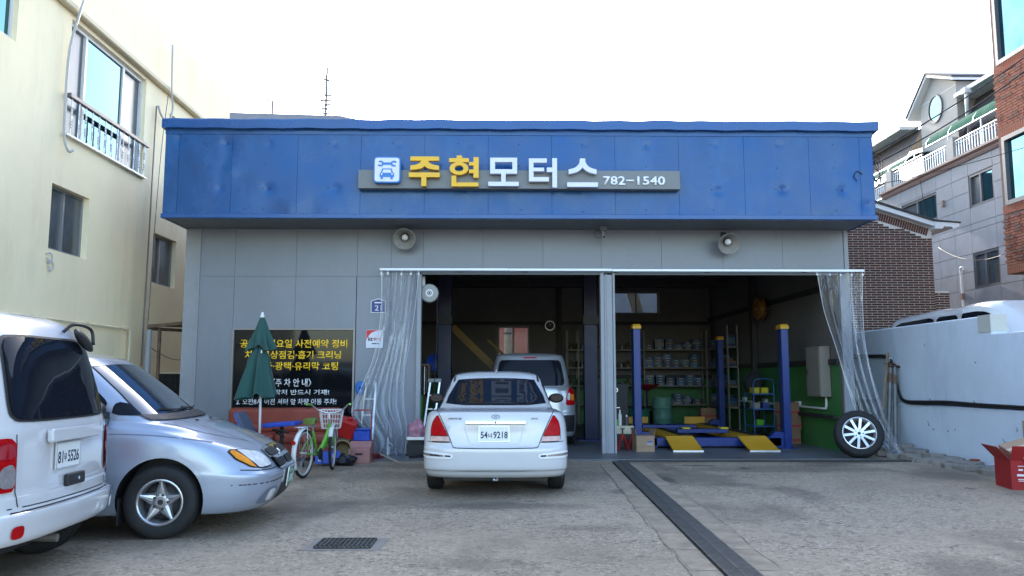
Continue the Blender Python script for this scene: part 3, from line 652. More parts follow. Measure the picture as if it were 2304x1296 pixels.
# ---------------------------------------------------------------- low house behind the garage with roof aerials
t = thing('rear_house', 'pale house with dark eaves rising behind the left end of the garage roof', 'house', (-9,34,0))
m = MB(); m.bx(-11.6,-5.2,32.3,40,0,11.75); m.build('wall', M_white, t)
m = MB(); Fr = frame((0,40,0),(1,0,0),(0,0,1)); m.prism([(-12.2,11.85),(-6.5,11.72),(-4.9,11.50),(-4.9,11.62),(-6.5,11.98),(-12.2,12.12)],0,8.2,Fr); m.build('roof', mat('zinc_roof',(.16,.17,.20),.5,.3), t)
t = thing('roof_vane_pole', 'short thin pole with small bent arm on the roof behind the garage', 'pole', (-9.62,33,12))
m = MB(); m.cyl((-9.62,33,11.9),(-9.62,33,13.0),.045,n=8); m.bar((-9.62,33,12.95),(-9.82,33,13.0),.05,.05); m.bar((-9.80,33,13.0),(-9.80,33,13.13),.05,.05); m.build('mast', M_wingrey, t)
t = thing('television_aerial', 'tall thin television aerial on the roof behind the garage', 'aerial', (-7.35,33,12))
m = MB(); m.cyl((-7.38,33,11.9),(-7.36,33,14.5),.055,n=6); m.build('mast', M_wingrey, t)
for z, w in ((12.45,.16),(12.65,.20),(12.85,.22),(13.05,.24),(13.25,.22),(13.9,.12)):
    m = MB(); m.bar((-7.37-w,33,z+rnd.uniform(-.05,.05)),(-7.37+w,33,z),.07,.07); m.bar((-7.37,33-w,z),(-7.37,33+w,z),.02,.02); m.build('element', M_wingrey, t)
m = MB(); m.cyl((-7.37,33,14.0),(-7.36,33,14.45),.07,.01,n=6); m.build('tip', M_wingrey, t)

# ---------------------------------------------------------------- retaining wall on the right
RW = thing('retaining_wall', 'painted blue grey retaining wall with lower plinth to the right of the garage', 'wall', (7.6,13,0))
m = MB(); rows = []
ys = [19.0,17,16,15,14,13,12.48]
m.prism([(19.5,-.02),(2,-.02),(2,2.05),(12.16,2.05),(12.16,2.335),(19.5,2.33)][::-1], 0,.24, Matrix(((0,0,1,7.5),(1,0,0,0),(0,1,0,0),(0,0,0,1)))); m.build('upper_face', M_wallblue, RW, bevel=.015)
m = MB(); m.prism([(15.4,-.02),(2,-.02),(2,.90),(15.4,.90)][::-1], 0,.055, Matrix(((0,0,1,7.445),(1,0,0,0),(0,1,0,0),(0,0,0,1)))); m.build('plinth', M_wallblue, RW, bevel=.02)
m = MB(); m.bx(7.49,7.745,12.15,12.48,2.08,2.345); m.build('unpainted_end_block', mat('bare_plaster',(.52,.52,.47),.8,var=.06), RW)
m = MB(); m.bx(7.35,7.50,15.9,16.6,.30,.95); m.build('meter_niche', mat('grey_box',(.16,.18,.20),.5), RW)
for (y, z, l, a) in ((14.0,.56,.10,.9),(13.85,.50,.06,.3),(13.4,.50,.05,.2),(13.2,.53,.03,1.2),(11.9,.42,.10,.7),(12.6,1.62,.05,.2),(14.1,1.95,.04,1.5),(11.6,.62,.06,1.1)):
    m = MB(); x = 7.4445 if z < .9 else 7.4995
    for k in range(3): m.bar((x,y+.012*k,z-.008*k),(x,y+.012*k+l*(1-.25*k)*math.cos(a+.3*k),z-.008*k+l*(1-.25*k)*math.sin(a+.3*k)),.002,.006)
    m.build('scuff', M_dksteel, RW)
CB = thing('black_cable_bundle', 'black cable bundle clipped along the blue grey retaining wall', 'cable', (7.42,14,.9))
for k, (dz, dd) in enumerate(((0,0),(.022,.012),(-.02,.008))):
    m = MB(); p = [(7.48-dd,17.0,1.83),(7.475-dd,16.2,1.81),(7.47-dd,15.6,1.80),(7.465-dd,15.33,1.74),(7.46-dd,15.18,1.56),(7.455-dd,15.1,1.32),(7.45-dd,14.98,1.06),(7.435-dd,14.75,.955),(7.43-dd,14.2,.945),(7.43-dd,13.4,.955),(7.43-dd,12.4,.945),(7.43-dd,11,.95),(7.43-dd,8,.94)]
    m.tube(catmull([(a,b,c+dz*(1+.4*math.sin(i*1.3+k*2))) for i,(a,b,c) in enumerate(p)],5),.019,8); m.build('cable', M_black_rub, CB, smooth=180)
for (y,z) in ((15.3,1.73),(15.12,1.38)):
    m = MB(); m.box((7.45,y,z),(.05,.03,.07)); m.build('clip', M_white, CB)
for y in (13.9,12.6): 
    m = MB(); m.cyl((7.46,y,.96),(7.42,y,1.02),.006,n=6); m.build('nail', M_rust, CB)
# ---------------------------------------------------------------- brick house beyond the retaining wall
def brick_mesh(l, h, d, ms):
    m = MB(); m.bx(-l/2,l/2,-d,0,-h/2,h/2); me = m.mesh('brick')
    b = bmesh.new(); b.from_mesh(me); bmesh.ops.recalc_face_normals(b, faces=b.faces); b.to_mesh(me); b.free()
    me.materials.append(ms); return me
BH = thing('brick_house', 'dark red brick house gable with pale mortar joints behind the retaining wall', 'house', (9.5,19,0))
slope = lambda x: 5.40 - (x-9.09)*.322
m = MB(); Fb = frame((0,19,0),(1,0,0),(0,0,1)); m.prism([(6.56,-.02),(10.42,-.02),(10.42,slope(10.42)-.0),(6.56,slope(6.56))],-6,-.004,Fb); m.build('wall', M_mortar, BH)  # left end extended unseen behind the garage to block sun in the gap
PX, PZ = .2572, .0585
bms = [brick_mesh(.237,.0425,.012,M_brick), brick_mesh(.237,.0425,.014,M_brickB)]; half = [brick_mesh(.109,.0425,.012,M_brick), brick_mesh(.109,.0425,.013,M_brickB)]
cand = []
for r in range(60):
    z = 1.95 + r*PZ; x = 10.42 - (PX/2 if r % 2 else 0)
    if r % 2: cand.append((10.42-.0615, z, True))
    c = x - .007 - .121
    while c > 7.9:
        cand.append((c, z, False)); c -= PX
cand = [q for q in cand if q[1] < slope(q[0]+(.06 if q[2] else .125))-.23]
def seen_key(q): return (0 if (q[0] > 8.55 - max(0,(q[1]-4.1))*.15 and q[1] > 2.42) else 1, abs(q[1]-3.7))
cand.sort(key=seen_key)
rest = MB()
for i, (x, z, h) in enumerate(cand):
    if i < 277: put('brick', (half if h else bms)[rnd.randrange(2)], BH, (x-BH.location.x, -.002, z))
    else:
        l = .109 if h else .237; rest.bx(x-l/2, x+l/2, 18.986, 18.999, z-.021, z+.021)
o = rest.build('brickwork', M_brickB, BH); o['kind'] = 'stuff'
sm = brick_mesh(.0435,.185,.014,M_brick); a = math.atan(.322)
for i in range(23):
    x = 10.30 - i*.0565*math.cos(a)*1.04; put('brick', sm, BH, (x-BH.location.x, -.003, slope(x)-.125), (0, a, 0))
m = MB(); m.prism([(7.4,slope(7.4)+.0),(10.40,slope(10.40)),(10.40,slope(10.4)+.11),(7.4,slope(7.4)+.11)],-.1,.22,Fb); m.build('verge_board', M_white, BH)
m = MB(); m.prism([(10.38,4.92),(10.55,4.92),(10.60,4.97),(10.78,4.97),(10.82,4.92),(10.97,4.98),(10.97,5.05),(10.38,5.12)],-4,.25,Fb); m.build('boxed_eave', M_white, BH)
m = MB(); m.prism([(7.4,slope(7.4)+.112),(10.40,slope(10.4)+.112),(11.0,5.052),(11.0,5.085),(10.40,slope(10.4)+.16),(7.4,slope(7.4)+.16)],-6,.27,Fb); m.build('roof', M_slate, BH)
GW = thing('brick_garden_wall', 'low dark brick garden wall stub at the corner of the brick house', 'wall', (10.7,19.3,0))
m = MB(); m.bx(10.43,10.93,19.304,19.5,.9,3.48); m.build('core', M_mortar, GW)
for r in range(24):
    z = 2.06 + r*PZ
    for x, h in (((10.55,False),(10.81,False)) if r % 2 else ((10.49,True),(10.68,False),(10.87,True))):
        put('brick', (half if h else bms)[rnd.randrange(2)], GW, Vector((x,19.302,z))-GW.location)

# ---------------------------------------------------------------- stone clad house with balconies
TB = thing('stone_clad_house', 'grey stone clad house with balcony railings and green awnings', 'house', (13,23,0))
TF = frame((13,0,0),(0,-1,0),(0,0,1))          # u = -y
A1 = (-21.64,-20.52,6.03,6.95); A2 = (-25.36,-23.28,6.07,6.89); A3 = (-21.63,-20.48,3.79,4.77); A4=(-25.5,-23.9,3.3,4.75)
m = MB(); wall_holes(m, frame((13.01,0,0),(0,-1,0),(0,0,1)), -26.28,-18.6,0,7.4,[A1,A2,A3,A4],.14); m.add([(13.01,26.28,0),(20,26.28,0),(20,26.28,7.4),(13.01,26.28,7.4)],[(0,1,2,3)]); m.add([(13.01,26.28,7.4),(20,26.28,7.4),(20,18.6,7.4),(13.01,18.6,7.4)],[(0,1,2,3)]); m.build('wall', mat('joint_grey',(.16,.15,.15),.8), TB)
us = [-26.28,-25.36,-24.4,-23.28,-22.45,-21.64,-20.52,-19.6,-18.6]; zs = [2.0,2.6,3.2,3.79,4.28,4.77,5.4,5.58,6.05,6.5,6.95,7.36]
for a, b in zip(us,us[1:]):
    for c, d in zip(zs,zs[1:]):
        for (p,q,r,s) in rects_minus(a,b,c,d,[A1,A2,A3,A4]):
            m = MB(); m.bx(p+.006,q-.006,r+.006,s-.006,0,.02,TF); m.build('stone_panel', M_stone, TB)
for A, gl in ((A1,[M_glassgr,M_mirror]),(A2,[M_glassgr,M_mirror]),(A3,[M_glassgr,M_glassdk]),(A4,[M_brick2,M_glassdk])):
    window(TB, TF, *A, -.10, (.45,.55), M_wingrey, gl, ft=.07, fd=.10)
m = MB(); Fc = Matrix(((0,1,0,13),(0,0,-1,0),(1,0,0,0),(0,0,0,1)))
m.prism([(7.36,.0),(7.36,-.06),(7.42,-.10),(7.46,-.10),(7.50,-.20),(7.56,-.20),(7.58,.3),(7.36,.3)],-26.5,-18.6,Fc); m.build('cornice', M_pink, TB)
for y in (26.0,22.35,18.9): 
    m = MB(); m.bx(12.92,13.22,y-.18,y+.18,7.58,8.22); m.build('balcony_pier', M_stone2, TB)
def rail(y0,y1,z0,z1,par):
    m = MB(); m.cyl((12.98,y0,z1),(12.98,y1,z1),.028,n=8); m.cyl((12.98,y0,z0+.03),(12.98,y1,z0+.03),.018,n=8); m.cyl((12.98,y0,z1-.1),(12.98,y1,z1-.1),.014,n=6); m.build('handrail', M_alu, par, smooth=50)
    n = int(abs(y1-y0)/.125); 
    for i in range(n):
        put('baluster', railpost, par, Vector((12.98, y0+(y1-y0)*(i+.5)/n, z0)) - par.location)
m = MB(); m.cyl((0,0,0),(0,0,.46),.0115,n=6); railpost = m.mesh('baluster'); railpost.materials.append(M_alu)
rail(25.82,22.53,7.60,8.08,TB); rail(22.17,19.08,7.60,8.08,TB)
# awnings of green sheet over the balcony
def awning(y0,y1,x0,x1,z0,z1,par):
    m = MB(); rows = []
    for i in range(7):
        t = i/6; x = x1 + (x0-x1)*math.sin(t*math.pi/2); z = z0 + (z1-z0)*math.cos(t*math.pi/2)
        rows.append([(x,y0,z),(x,(y0+y1)/2,z),(x,y1,z)])
    m.grid(rows); o = m.build('awning_sheet', M_awn, par, smooth=60)
    k = max(2,int(abs(y1-y0)/1.0)); mm = MB()
    for j in range(k+1):
        y = y0+(y1-y0)*j/k; mm.tube([(x1+(x0-x1)*math.sin(t*math.pi/12), y, z0+(z1-z0)*math.cos(t*math.pi/12)-.02) for t in range(7)],.016,6)
    mm.cyl((x0,y0,z0-.02),(x0,y1,z0-.02),.022,n=8); mm.build('awning_frame', M_alu, par, smooth=50)
awning(23.7,18.8,12.98,13.95,8.38,8.95,TB); awning(28.5,25.0,12.98,13.95,8.2,8.65,TB)
for y in (24.4,22.5,20.9,19.3): 
    m = MB(); m.cyl((12.99,y,7.58),(12.99,y,8.36),.022,n=8); m.build('awning_post', M_alu, TB, smooth=50)
m = MB(); m.cyl((12.98,23.7,8.36),(12.98,18.8,8.36),.026,n=8); m.cyl((12.98,25.8,8.2),(12.98,23.9,8.2),.026,n=8); m.build('top_rail', M_alu, TB, smooth=50)
# set-back attic: gable with oval window, its side, slate slopes
m = MB(); Fg = frame((14,0,0),(0,-1,0),(0,0,1))
m.prism([(-25.78,7.5),(-23.66,7.5),(-23.66,10.45),(-24.92,11.05),(-25.78,10.35)],-5.5,0,Fg); m.build('attic_gable', M_stone2, TB)
for z in (8.4,9.05,9.7,10.35): 
    m = MB(); m.bx(-25.77,-23.67,z,z+.012,.0,.003,Fg); m.build('joint', M_white, TB)
m = MB(); m.lathe([(.40,-.02),(.46,-.02),(.46,.04),(.40,.04)],36,Matrix.Translation((13.99,24.83,9.97)) @ Matrix.Rotation(R(-90),4,'Y') @ Matrix.Diagonal((1,.92,1,1)),close=True); ov=m.build('oval_window', M_wingrey, TB, smooth=40)
m = MB(); m.lathe([(.0,.012),(.41,.012)],36,Matrix.Translation((13.99,24.83,9.97)) @ Matrix.Rotation(R(-90),4,'Y') @ Matrix.Diagonal((1,.92,1,1))); m.build('pane', M_mirror, ov)
def slab(p, q, t0, t1, d0, d1, name, mt):        # sloping slab in the gable plane
    m = MB(); (a,b),(c,d) = p, q; m.prism([(a,b+t0),(c,d+t0),(c,d+t1),(a,b+t1)],d0,d1,Fg); return m.build(name, mt, TB)
slab((-24.92,11.05),(-26.25,10.02),.0,.10,-5.5,.22,'verge_board',M_white); slab((-24.92,11.05),(-23.45,10.42),.0,.10,-5.5,.22,'verge_board',M_white)
slab((-24.92,11.05),(-26.27,10.0),.102,.16,-5.6,.26,'roof',M_slate); slab((-24.92,11.05),(-23.43,10.40),.102,.16,-5.6,.26,'roof',M_slate)
m = MB(); m.add([(14.2,26.0,9.75),(14.2,32,9.75),(13.6,32,8.75),(13.6,26.0,8.75),(18,26,11),(18,32,11)],[(0,1,2,3),(0,4,5,1)]); m.build('mansard_slope', M_slate, TB)
m = MB(); m.add([(14.05,23.7,8.6),(14.6,23.7,9.9),(14.6,17,9.9),(14.05,17,8.6)],[(0,1,2,3)]); m.build('mansard_slope', M_slate, TB)
m = MB(); m.bx(13.9,14.9,17,23.64,9.9,10.02); m.bx(13.55,14.2,26.3,32,9.75,9.86); m.build('eave_gutter', M_white, TB)
m = MB(); m.tube(catmull([(13.85,22.9,9.9),(13.85,22.9,9.6),(13.9,23.0,9.3),(14.05,23.2,8.9),(14.05,23.2,8.3)],5),.055,10); m.box((13.85,22.9,9.86),(.2,.2,.16)); m.build('downpipe', M_white, TB, smooth=50)
m = MB(); m.bx(13.0,20,26.3,32,0,8.0); m.build('far_wing', M_stone2, TB)
for y in (27.0,28.2):
    pass
rail(30,26.4,7.4,7.95,TB)
for (u,z,h) in ((-22.9,6.35,.18),(-22.2,3.55,.18)): 
    m = MB(); m.bx(u-.05,u+.05,z,z+h,.02,.09,TF); m.build('vent_cover', M_pink, TB)
m = MB(); m.tube(catmull([(12.93,22.0,4.35),(12.9,22.05,4.45),(12.9,22.15,4.4),(12.93,22.18,4.2),(12.95,22.18,2.6),(12.95,22.18,1.0)],4),.028,8); m.build('flue_pipe', M_white, TB, smooth=180)

# ---------------------------------------------------------------- orange brick building, upper right
RB = thing('orange_brick_building', 'orange red brick building with large reflecting windows jutting into the upper right corner', 'building', (11.6,17,0))
RF = frame((11.6,0,0),(0,-1,0),(0,0,1))
B1 = (-17.93,-15.2,8.62,11.4); B2 = (-17.93,-15.2,5.30,6.90)
m = MB(); wall_holes(m, frame((11.606,0,0),(0,-1,0),(0,0,1)), -18.05,-8,3.72,12,[B1,B2],.2); m.add([(11.606,18.05,3.72),(18,18.05,3.72),(18,18.05,12),(11.606,18.05,12)],[(0,1,2,3)]); m.add([(11.606,18.05,3.72),(18,18.05,3.72),(18,8,3.72),(11.606,8,3.72)],[(3,2,1,0)]); m.build('wall', M_mortar2, RB)
m = MB(); m.bx(12.2,18,8,17.7,0,3.72); m.build('ground_storey', M_stone, RB)
window(RB, RF, *B1, -.10, (.62,.38), M_wingrey, [M_mirror], ft=.10, fd=.12); window(RB, RF, *B2, -.10, (.62,.38), M_wingrey, [M_mirror], ft=.10, fd=.12)
rb = [brick_mesh(.188,.055,.012,M_brick2), brick_mesh(.188,.055,.016,M_brick2d), brick_mesh(.188,.055,.013,M_brick2)]; rs = brick_mesh(.054,.19,.014,M_brick2)
rot = (0,0,R(-90)); n_b = 0; sold = []
for z0, z1 in ((6.90,8.62),(3.72,5.30)):
    r = 0; z = z0+.23
    while z < z1-.22:
        y = 18.045 - (.05 if r % 2 else .097)
        if r % 2: pass
        while y > 16.78:
            put('brick', rb[min(2,rnd.randrange(4))], RB, Vector((11.604,y,z))-RB.location, rot); n_b += 1; y -= .199
        z += .0665; r += 1
    for zz in (z0+.10, z1-.10):
        for i in range(15): sold.append((18.015-i*.064, zz))
for (y, z) in sold: put('brick', rs, RB, Vector((11.603,y,z))-RB.location, rot)
rest = MB()
for z0, z1 in ((6.90,8.62),(3.72,5.30)):
    for zz in (z0+.10, z1-.10):
        for i in range(15,60): rest.bx(11.59,11.604,18.015-i*.064-.027,18.015-i*.064+.027,zz-.095,zz+.095)
    z = z0+.23; r = 0
    while z < z1-.22:
        y = 16.75-(.1 if r%2 else 0)
        while y > 15.0: rest.bx(11.592,11.604,y-.094,y+.094,z-.027,z+.027); y -= .199
        z += .0665; r += 1
o = rest.build('brickwork', M_brick2, RB); o['kind'] = 'stuff'
# overhead wires from the garage corner to the upper right
M_wire = mat('black_wire',(.02,.02,.022),.6,var=0)
def sag(a, b, s, n=14): return [Vector(a).lerp(Vector(b), i/n) - Vector((0,0,s*4*(i/n)*(1-i/n))) for i in range(n+1)]
for i, (a, b, s, r_, lab) in enumerate((((6.52,14.0,5.3),(11.0,14.6,8.2),.12,.014,'upper black overhead wire leaving the garage corner'),((6.52,14.0,5.1),(11.0,14.9,7.95),.18,.014,'lower black overhead wire leaving the garage corner'),((7.5,19.8,5.9),(11.5,17,6.4),.12,.008,'thin wire crossing the stone clad house to the orange brick building'),((12.9,24.0,7.5),(12.9,23.6,5.2),.0,.008,'thin wire hanging down the stone clad house'),((12.9,23.2,5.2),(11.55,18.0,4.2),.25,.008,'thin wire slung low from the stone clad house to the orange brick building'))):
    m = MB(); m.tube(sag(a,b,s), r_, 6); tag(m.build('overhead_wire', M_wire, smooth=180), lab, 'wire')
m = MB()
for i in range(5): m.tube(catmull([(6.52,14.0,5.0+.08*i),(6.65+.05*i,14.0,5.15+.05*i),(6.8,14.0,5.0-.05*i),(6.66,14.0,4.8+.06*i)],5),.008,5)
m.tube(catmull([(6.3,13.58,4.9),(6.2,13.57,4.95),(6.15,13.57,4.85),(6.2,13.57,4.78)],5),.008,5)
for z in (5.16,5.33): m.cyl((6.55,14.0,z),(6.72,14.0,z+.08),.03,n=8)
tag(m.build('wire_tangle', M_wire, smooth=60), 'tangle of black wires and insulators at the upper corner of the blue fascia', 'wire')
# ---------------------------------------------------------------- vehicles
def paint(key, col, metal=0.0, rough=.22): return mat(key, col, rough, metal, var=.03, vs=1.5, coat=1.0, rvar=0, dirt=.03, dirtcol=tuple(c*.6 for c in col), ds=3)
M_pwhite = paint('white_car_paint', (.56,.56,.565)); M_psilver = paint('silver_blue_car_paint', (.34,.385,.47), .45, .36)
M_pgrey = paint('silver_car_paint', (.42,.44,.47), .5, .3)
M_tint = mat('tinted_car_glass', (.010,.012,.018), .02, 0, var=.1, rvar=0, spec=.14, coat=0)
M_shield = mat('windscreen_glass', (.03,.045,.07), .02, 0, var=.3, vs=1.2, rvar=0, spec=.8, coat=.8)
M_trim = mat('black_plastic_trim', (.018,.018,.02), .45, var=.2, vs=8)
M_gap = mat('panel_gap', (.03,.03,.033), .8, var=0)
M_chrome = mat('chrome', (.82,.83,.85), .07, 1.0, var=.02, rvar=0)
def lamp_mat(key, col, rough=.08):
    m = mat(key, col, rough, 0, var=.25, vs=14, rvar=0, coat=0, spec=.12)
    nt = m.node_tree; b = [n for n in nt.nodes if n.type == 'BSDF_PRINCIPLED'][0]
    tc = nt.nodes.new('ShaderNodeTexCoord'); w = nt.nodes.new('ShaderNodeTexWave'); w.inputs['Scale'].default_value = 28; w.bands_direction = 'Y'
    nt.links.new(tc.outputs['Object'], w.inputs['Vector']); bp = nt.nodes.new('ShaderNodeBump'); bp.inputs['Strength'].default_value = .2; bp.inputs['Distance'].default_value = .003
    nt.links.new(w.outputs['Fac'], bp.inputs['Height']); nt.links.new(bp.outputs[0], b.inputs['Normal'])
    return m
M_red = lamp_mat('red_lamp_lens', (.40,.003,.006)); M_clear = lamp_mat('clear_lamp_lens', (.62,.60,.58)); M_amber = lamp_mat('amber_lamp_lens', (.75,.26,.02)); M_pinkc = lamp_mat('clear_red_lens',(.62,.42,.38))
M_alloy = mat('alloy_wheel', (.50,.51,.53), .3, .8, var=.15, vs=10, dirt=.5, dirtcol=(.12,.10,.08), ds=6)
M_alloyc = mat('clean_alloy_wheel', (.74,.75,.77), .25, .6, var=.05)
M_tyre = mat('tyre_rubber', (.016,.016,.017), .75, var=.35, vs=6, bump=.2, bs=60, dirt=.4, dirtcol=(.05,.045,.04))
M_plate_w = mat('plate_white', (.70,.72,.70), .4, var=.03); M_plate_g = mat('plate_green', (.02,.17,.11), .4, var=.05); M_ink = mat('plate_ink',(.02,.03,.06),.5,var=0)

def interp(pts, x):
    if isinstance(pts, (int, float)): return pts
    if x <= pts[0][0]: return pts[0][1]
    for (a, b), (c, d) in zip(pts, pts[1:]):
        if x <= c: return b + (d-b)*(x-a)/(c-a)
    return pts[-1][1]
def contour(lv, nq=22, nm=26):
    xr, xf, w = lv['xr'], lv['xf'], lv['w']; lr, lf = lv.get('lr', .5), lv.get('lf', .7); nr, nf = lv.get('nr', 3.4), lv.get('nf', 2.8)
    o = []
    for i in range(nq):
        a = math.pi/2*(i/nq)**.8 if False else math.pi/2*i/nq
        o.append((xr + lr*(1-abs(math.cos(a))**(2/nr)), w*abs(math.sin(a))**(2/nr)))
    for i in range(nm): o.append((xr+lr+(xf-lf-xr-lr)*i/nm, w))
    for i in range(nq+1):
        a = math.pi/2*(1-i/nq); o.append((xf - lf*(1-abs(math.cos(a))**(2/nf)), w*abs(math.sin(a))**(2/nf)))
    # even out spacing on the two ends
    tp = lv.get('tp'); res = []
    zs = [interp(lv['z'], x) for x, y in o]
    for _ in range(3): zs = [zs[0]] + [(zs[i-1]+2*zs[i]+zs[i+1])/4 for i in range(1,len(zs)-1)] + [zs[-1]]
    cr = lv.get('cr', 0)
    for (x, y), z in zip(o, zs):
        if tp: y *= interp(tp, x)
        res.append(Vector((x, y, z + cr*(1-(y/w)**2))))
    res[0].y = 0; res[-1].y = 0
    return res
def car_body(name, levels, m, parent, arches, k=6, ar=.36, aw=.30, half=.9):
    C = [contour(l) for l in levels]; n = len(C[0]); rows = None
    cols = [catmull([c[i] for c in C], k) for i in range(n)]
    nr = len(cols[0]); mb = MB(); rows = []
    for r in range(nr):
        L_ = [cols[i][r] for i in range(n)]
        rows.append([tuple(p) for p in L_] + [(p.x,-p.y,p.z) for p in L_[-2:0:-1]])
    mb.grid(rows, closed=True); N = len(rows[0])
    mb.f.append(tuple(range(N))); mb.f.append(tuple((nr-1)*N+i for i in range(N))); mb.mi += [0,0]
    me = mb.mesh(name); b = bmesh.new(); b.from_mesh(me); bmesh.ops.remove_doubles(b, verts=b.verts, dist=1e-4); bmesh.ops.recalc_face_normals(b, faces=b.faces)
    bvh = BVHTree.FromBMesh(b); b.to_mesh(me); b.free(); me.materials.append(m)
    o = bpy.data.objects.new(name, me); COL.objects.link(o)
    if arches:
        cut = MB()
        for (x, z) in arches:
            for s in (-1,1): cut.cyl((x, s*(half+.3), z),(x, s*(half-aw), z), ar, n=48)
        co = cut.build('cut', M_trim); mo = o.modifiers.new('arch','BOOLEAN'); mo.object = co; mo.operation = 'DIFFERENCE'; mo.solver = 'EXACT'; mo.material_mode = 'TRANSFER'
        bpy.context.view_layer.update()
        me2 = bpy.data.meshes.new_from_object(o.evaluated_get(bpy.context.evaluated_depsgraph_get()))
        o.modifiers.clear(); o.data = me2; me2.name = name; bpy.data.objects.remove(co)
    shade(o.data, 38); o.parent = parent
    return o, bvh
VIEW = {'rear': (lambda u,v: (Vector((-2,-u,v)), Vector((1,0,0)))), 'front': (lambda u,v: (Vector((8,u,v)), Vector((-1,0,0)))),
        'left': (lambda u,v: (Vector((-u,3,v)), Vector((0,-1,0)))), 'right': (lambda u,v: (Vector((u,-3,v)), Vector((0,1,0)))), 'top': (lambda u,v: (Vector((u,v,5)), Vector((0,0,-1))))}
def chaikin(p, it=3, q=.22):
    for _ in range(it):
        o = []
        for a, b in zip(p, p[1:]+p[:1]):
            o.append((a[0]+(b[0]-a[0])*q, a[1]+(b[1]-a[1])*q)); o.append((a[0]+(b[0]-a[0])*(1-q), a[1]+(b[1]-a[1])*(1-q)))
        p = o
    return p
def patch(name, bvh, view, poly, m, parent, off=.004, res=.03, rnd_=0, q=.2, sharp=40):
    if rnd_: poly = chaikin(poly, rnd_, q)
    if sum(poly[i][0]*poly[(i+1)%len(poly)][1]-poly[(i+1)%len(poly)][0]*poly[i][1] for i in range(len(poly))) < 0: poly = poly[::-1]
    us = [p[0] for p in poly]; vs = [p[1] for p in poly]
    nu = max(2, min(60, int((max(us)-min(us))/res))); nv = max(2, min(60, int((max(vs)-min(vs))/res)))
    b = bmesh.new(); g = []
    for j in range(nv+1): g.append([b.verts.new((min(us)+(max(us)-min(us))*i/nu, min(vs)+(max(vs)-min(vs))*j/nv, 0)) for i in range(nu+1)])
    for j in range(nv):
        for i in range(nu): b.faces.new((g[j][i],g[j][i+1],g[j+1][i+1],g[j+1][i]))
    for p, r in zip(poly, poly[1:]+poly[:1]):
        d = Vector((r[0]-p[0], r[1]-p[1], 0))
        if d.length < 1e-6: continue
        nrm = Vector((d.y, -d.x, 0))
        bmesh.ops.bisect_plane(b, geom=b.verts[:]+b.edges[:]+b.faces[:], dist=1e-6, plane_co=(p[0],p[1],0), plane_no=nrm, clear_outer=True)
    dead = []; vf = VIEW[view]
    for v in b.verts:
        o_, d_ = vf(v.co.x, v.co.y); h = bvh.ray_cast(o_, d_)
        if h[0] is None: dead.append(v)
        else:
            nn = h[1] if h[1].dot(d_) < 0 else -h[1]; v.co = h[0] + nn*off*.6 - d_*off*.6
    if dead: bmesh.ops.delete(b, geom=dead, context='VERTS')
    ff = [f for f in b.faces if f.normal.length > 0]
    b.normal_update()
    for f in b.faces:
        if f.normal.dot(vf(0,0)[1]) > 0: f.normal_flip()
    me = bpy.data.meshes.new(name); b.to_mesh(me); b.free(); me.materials.append(m); shade(me, sharp)
    o = bpy.data.objects.new(name, me); COL.objects.link(o); o.parent = parent
    return o
def ribbon(name, bvh, view, line, w, m, parent, off=.003, n=4):
    pts = [p for p in catmull([(a,b,0) for a,b in line], n)] if len(line) > 2 else [Vector((line[0][0]+(line[1][0]-line[0][0])*i/12, line[0][1]+(line[1][1]-line[0][1])*i/12, 0)) for i in range(13)]
    rows = []; vf = VIEW[view]
    for i, p in enumerate(pts):
        d = (pts[min(i+1,len(pts)-1)] - pts[max(i-1,0)]).normalized(); nn = Vector((-d.y,d.x,0))*w/2; row = []
        for s in (1,-1):
            q = p + nn*s; o_, d_ = vf(q.x,q.y); h = bvh.ray_cast(o_, d_)
            row.append(None if h[0] is None else tuple(h[0] + (h[1] if h[1].dot(d_) < 0 else -h[1])*off))
        if None not in row: rows.append(row)
    if len(rows) < 2: return None
    mb = MB(); mb.grid(rows); o = mb.build(name, m, parent, world=False, smooth=60, recalc=False)
    return o
def on(bvh, view, u, v, off=.0):
    o_, d_ = VIEW[view](u,v); h = bvh.ray_cast(o_, d_); nn = h[1] if h[1].dot(d_) < 0 else -h[1]
    return h[0] + nn*off, nn
def face_frame(bvh, view, u, v, off, up=(0,0,1), tilt=1.0):
    p, nn = on(bvh, view, u, v, off); nn = (nn*tilt + VIEW[view](0,0)[1]*-(1-tilt)).normalized()
    r = Vector(up).cross(nn).normalized(); return frame(p, r, nn.cross(r))
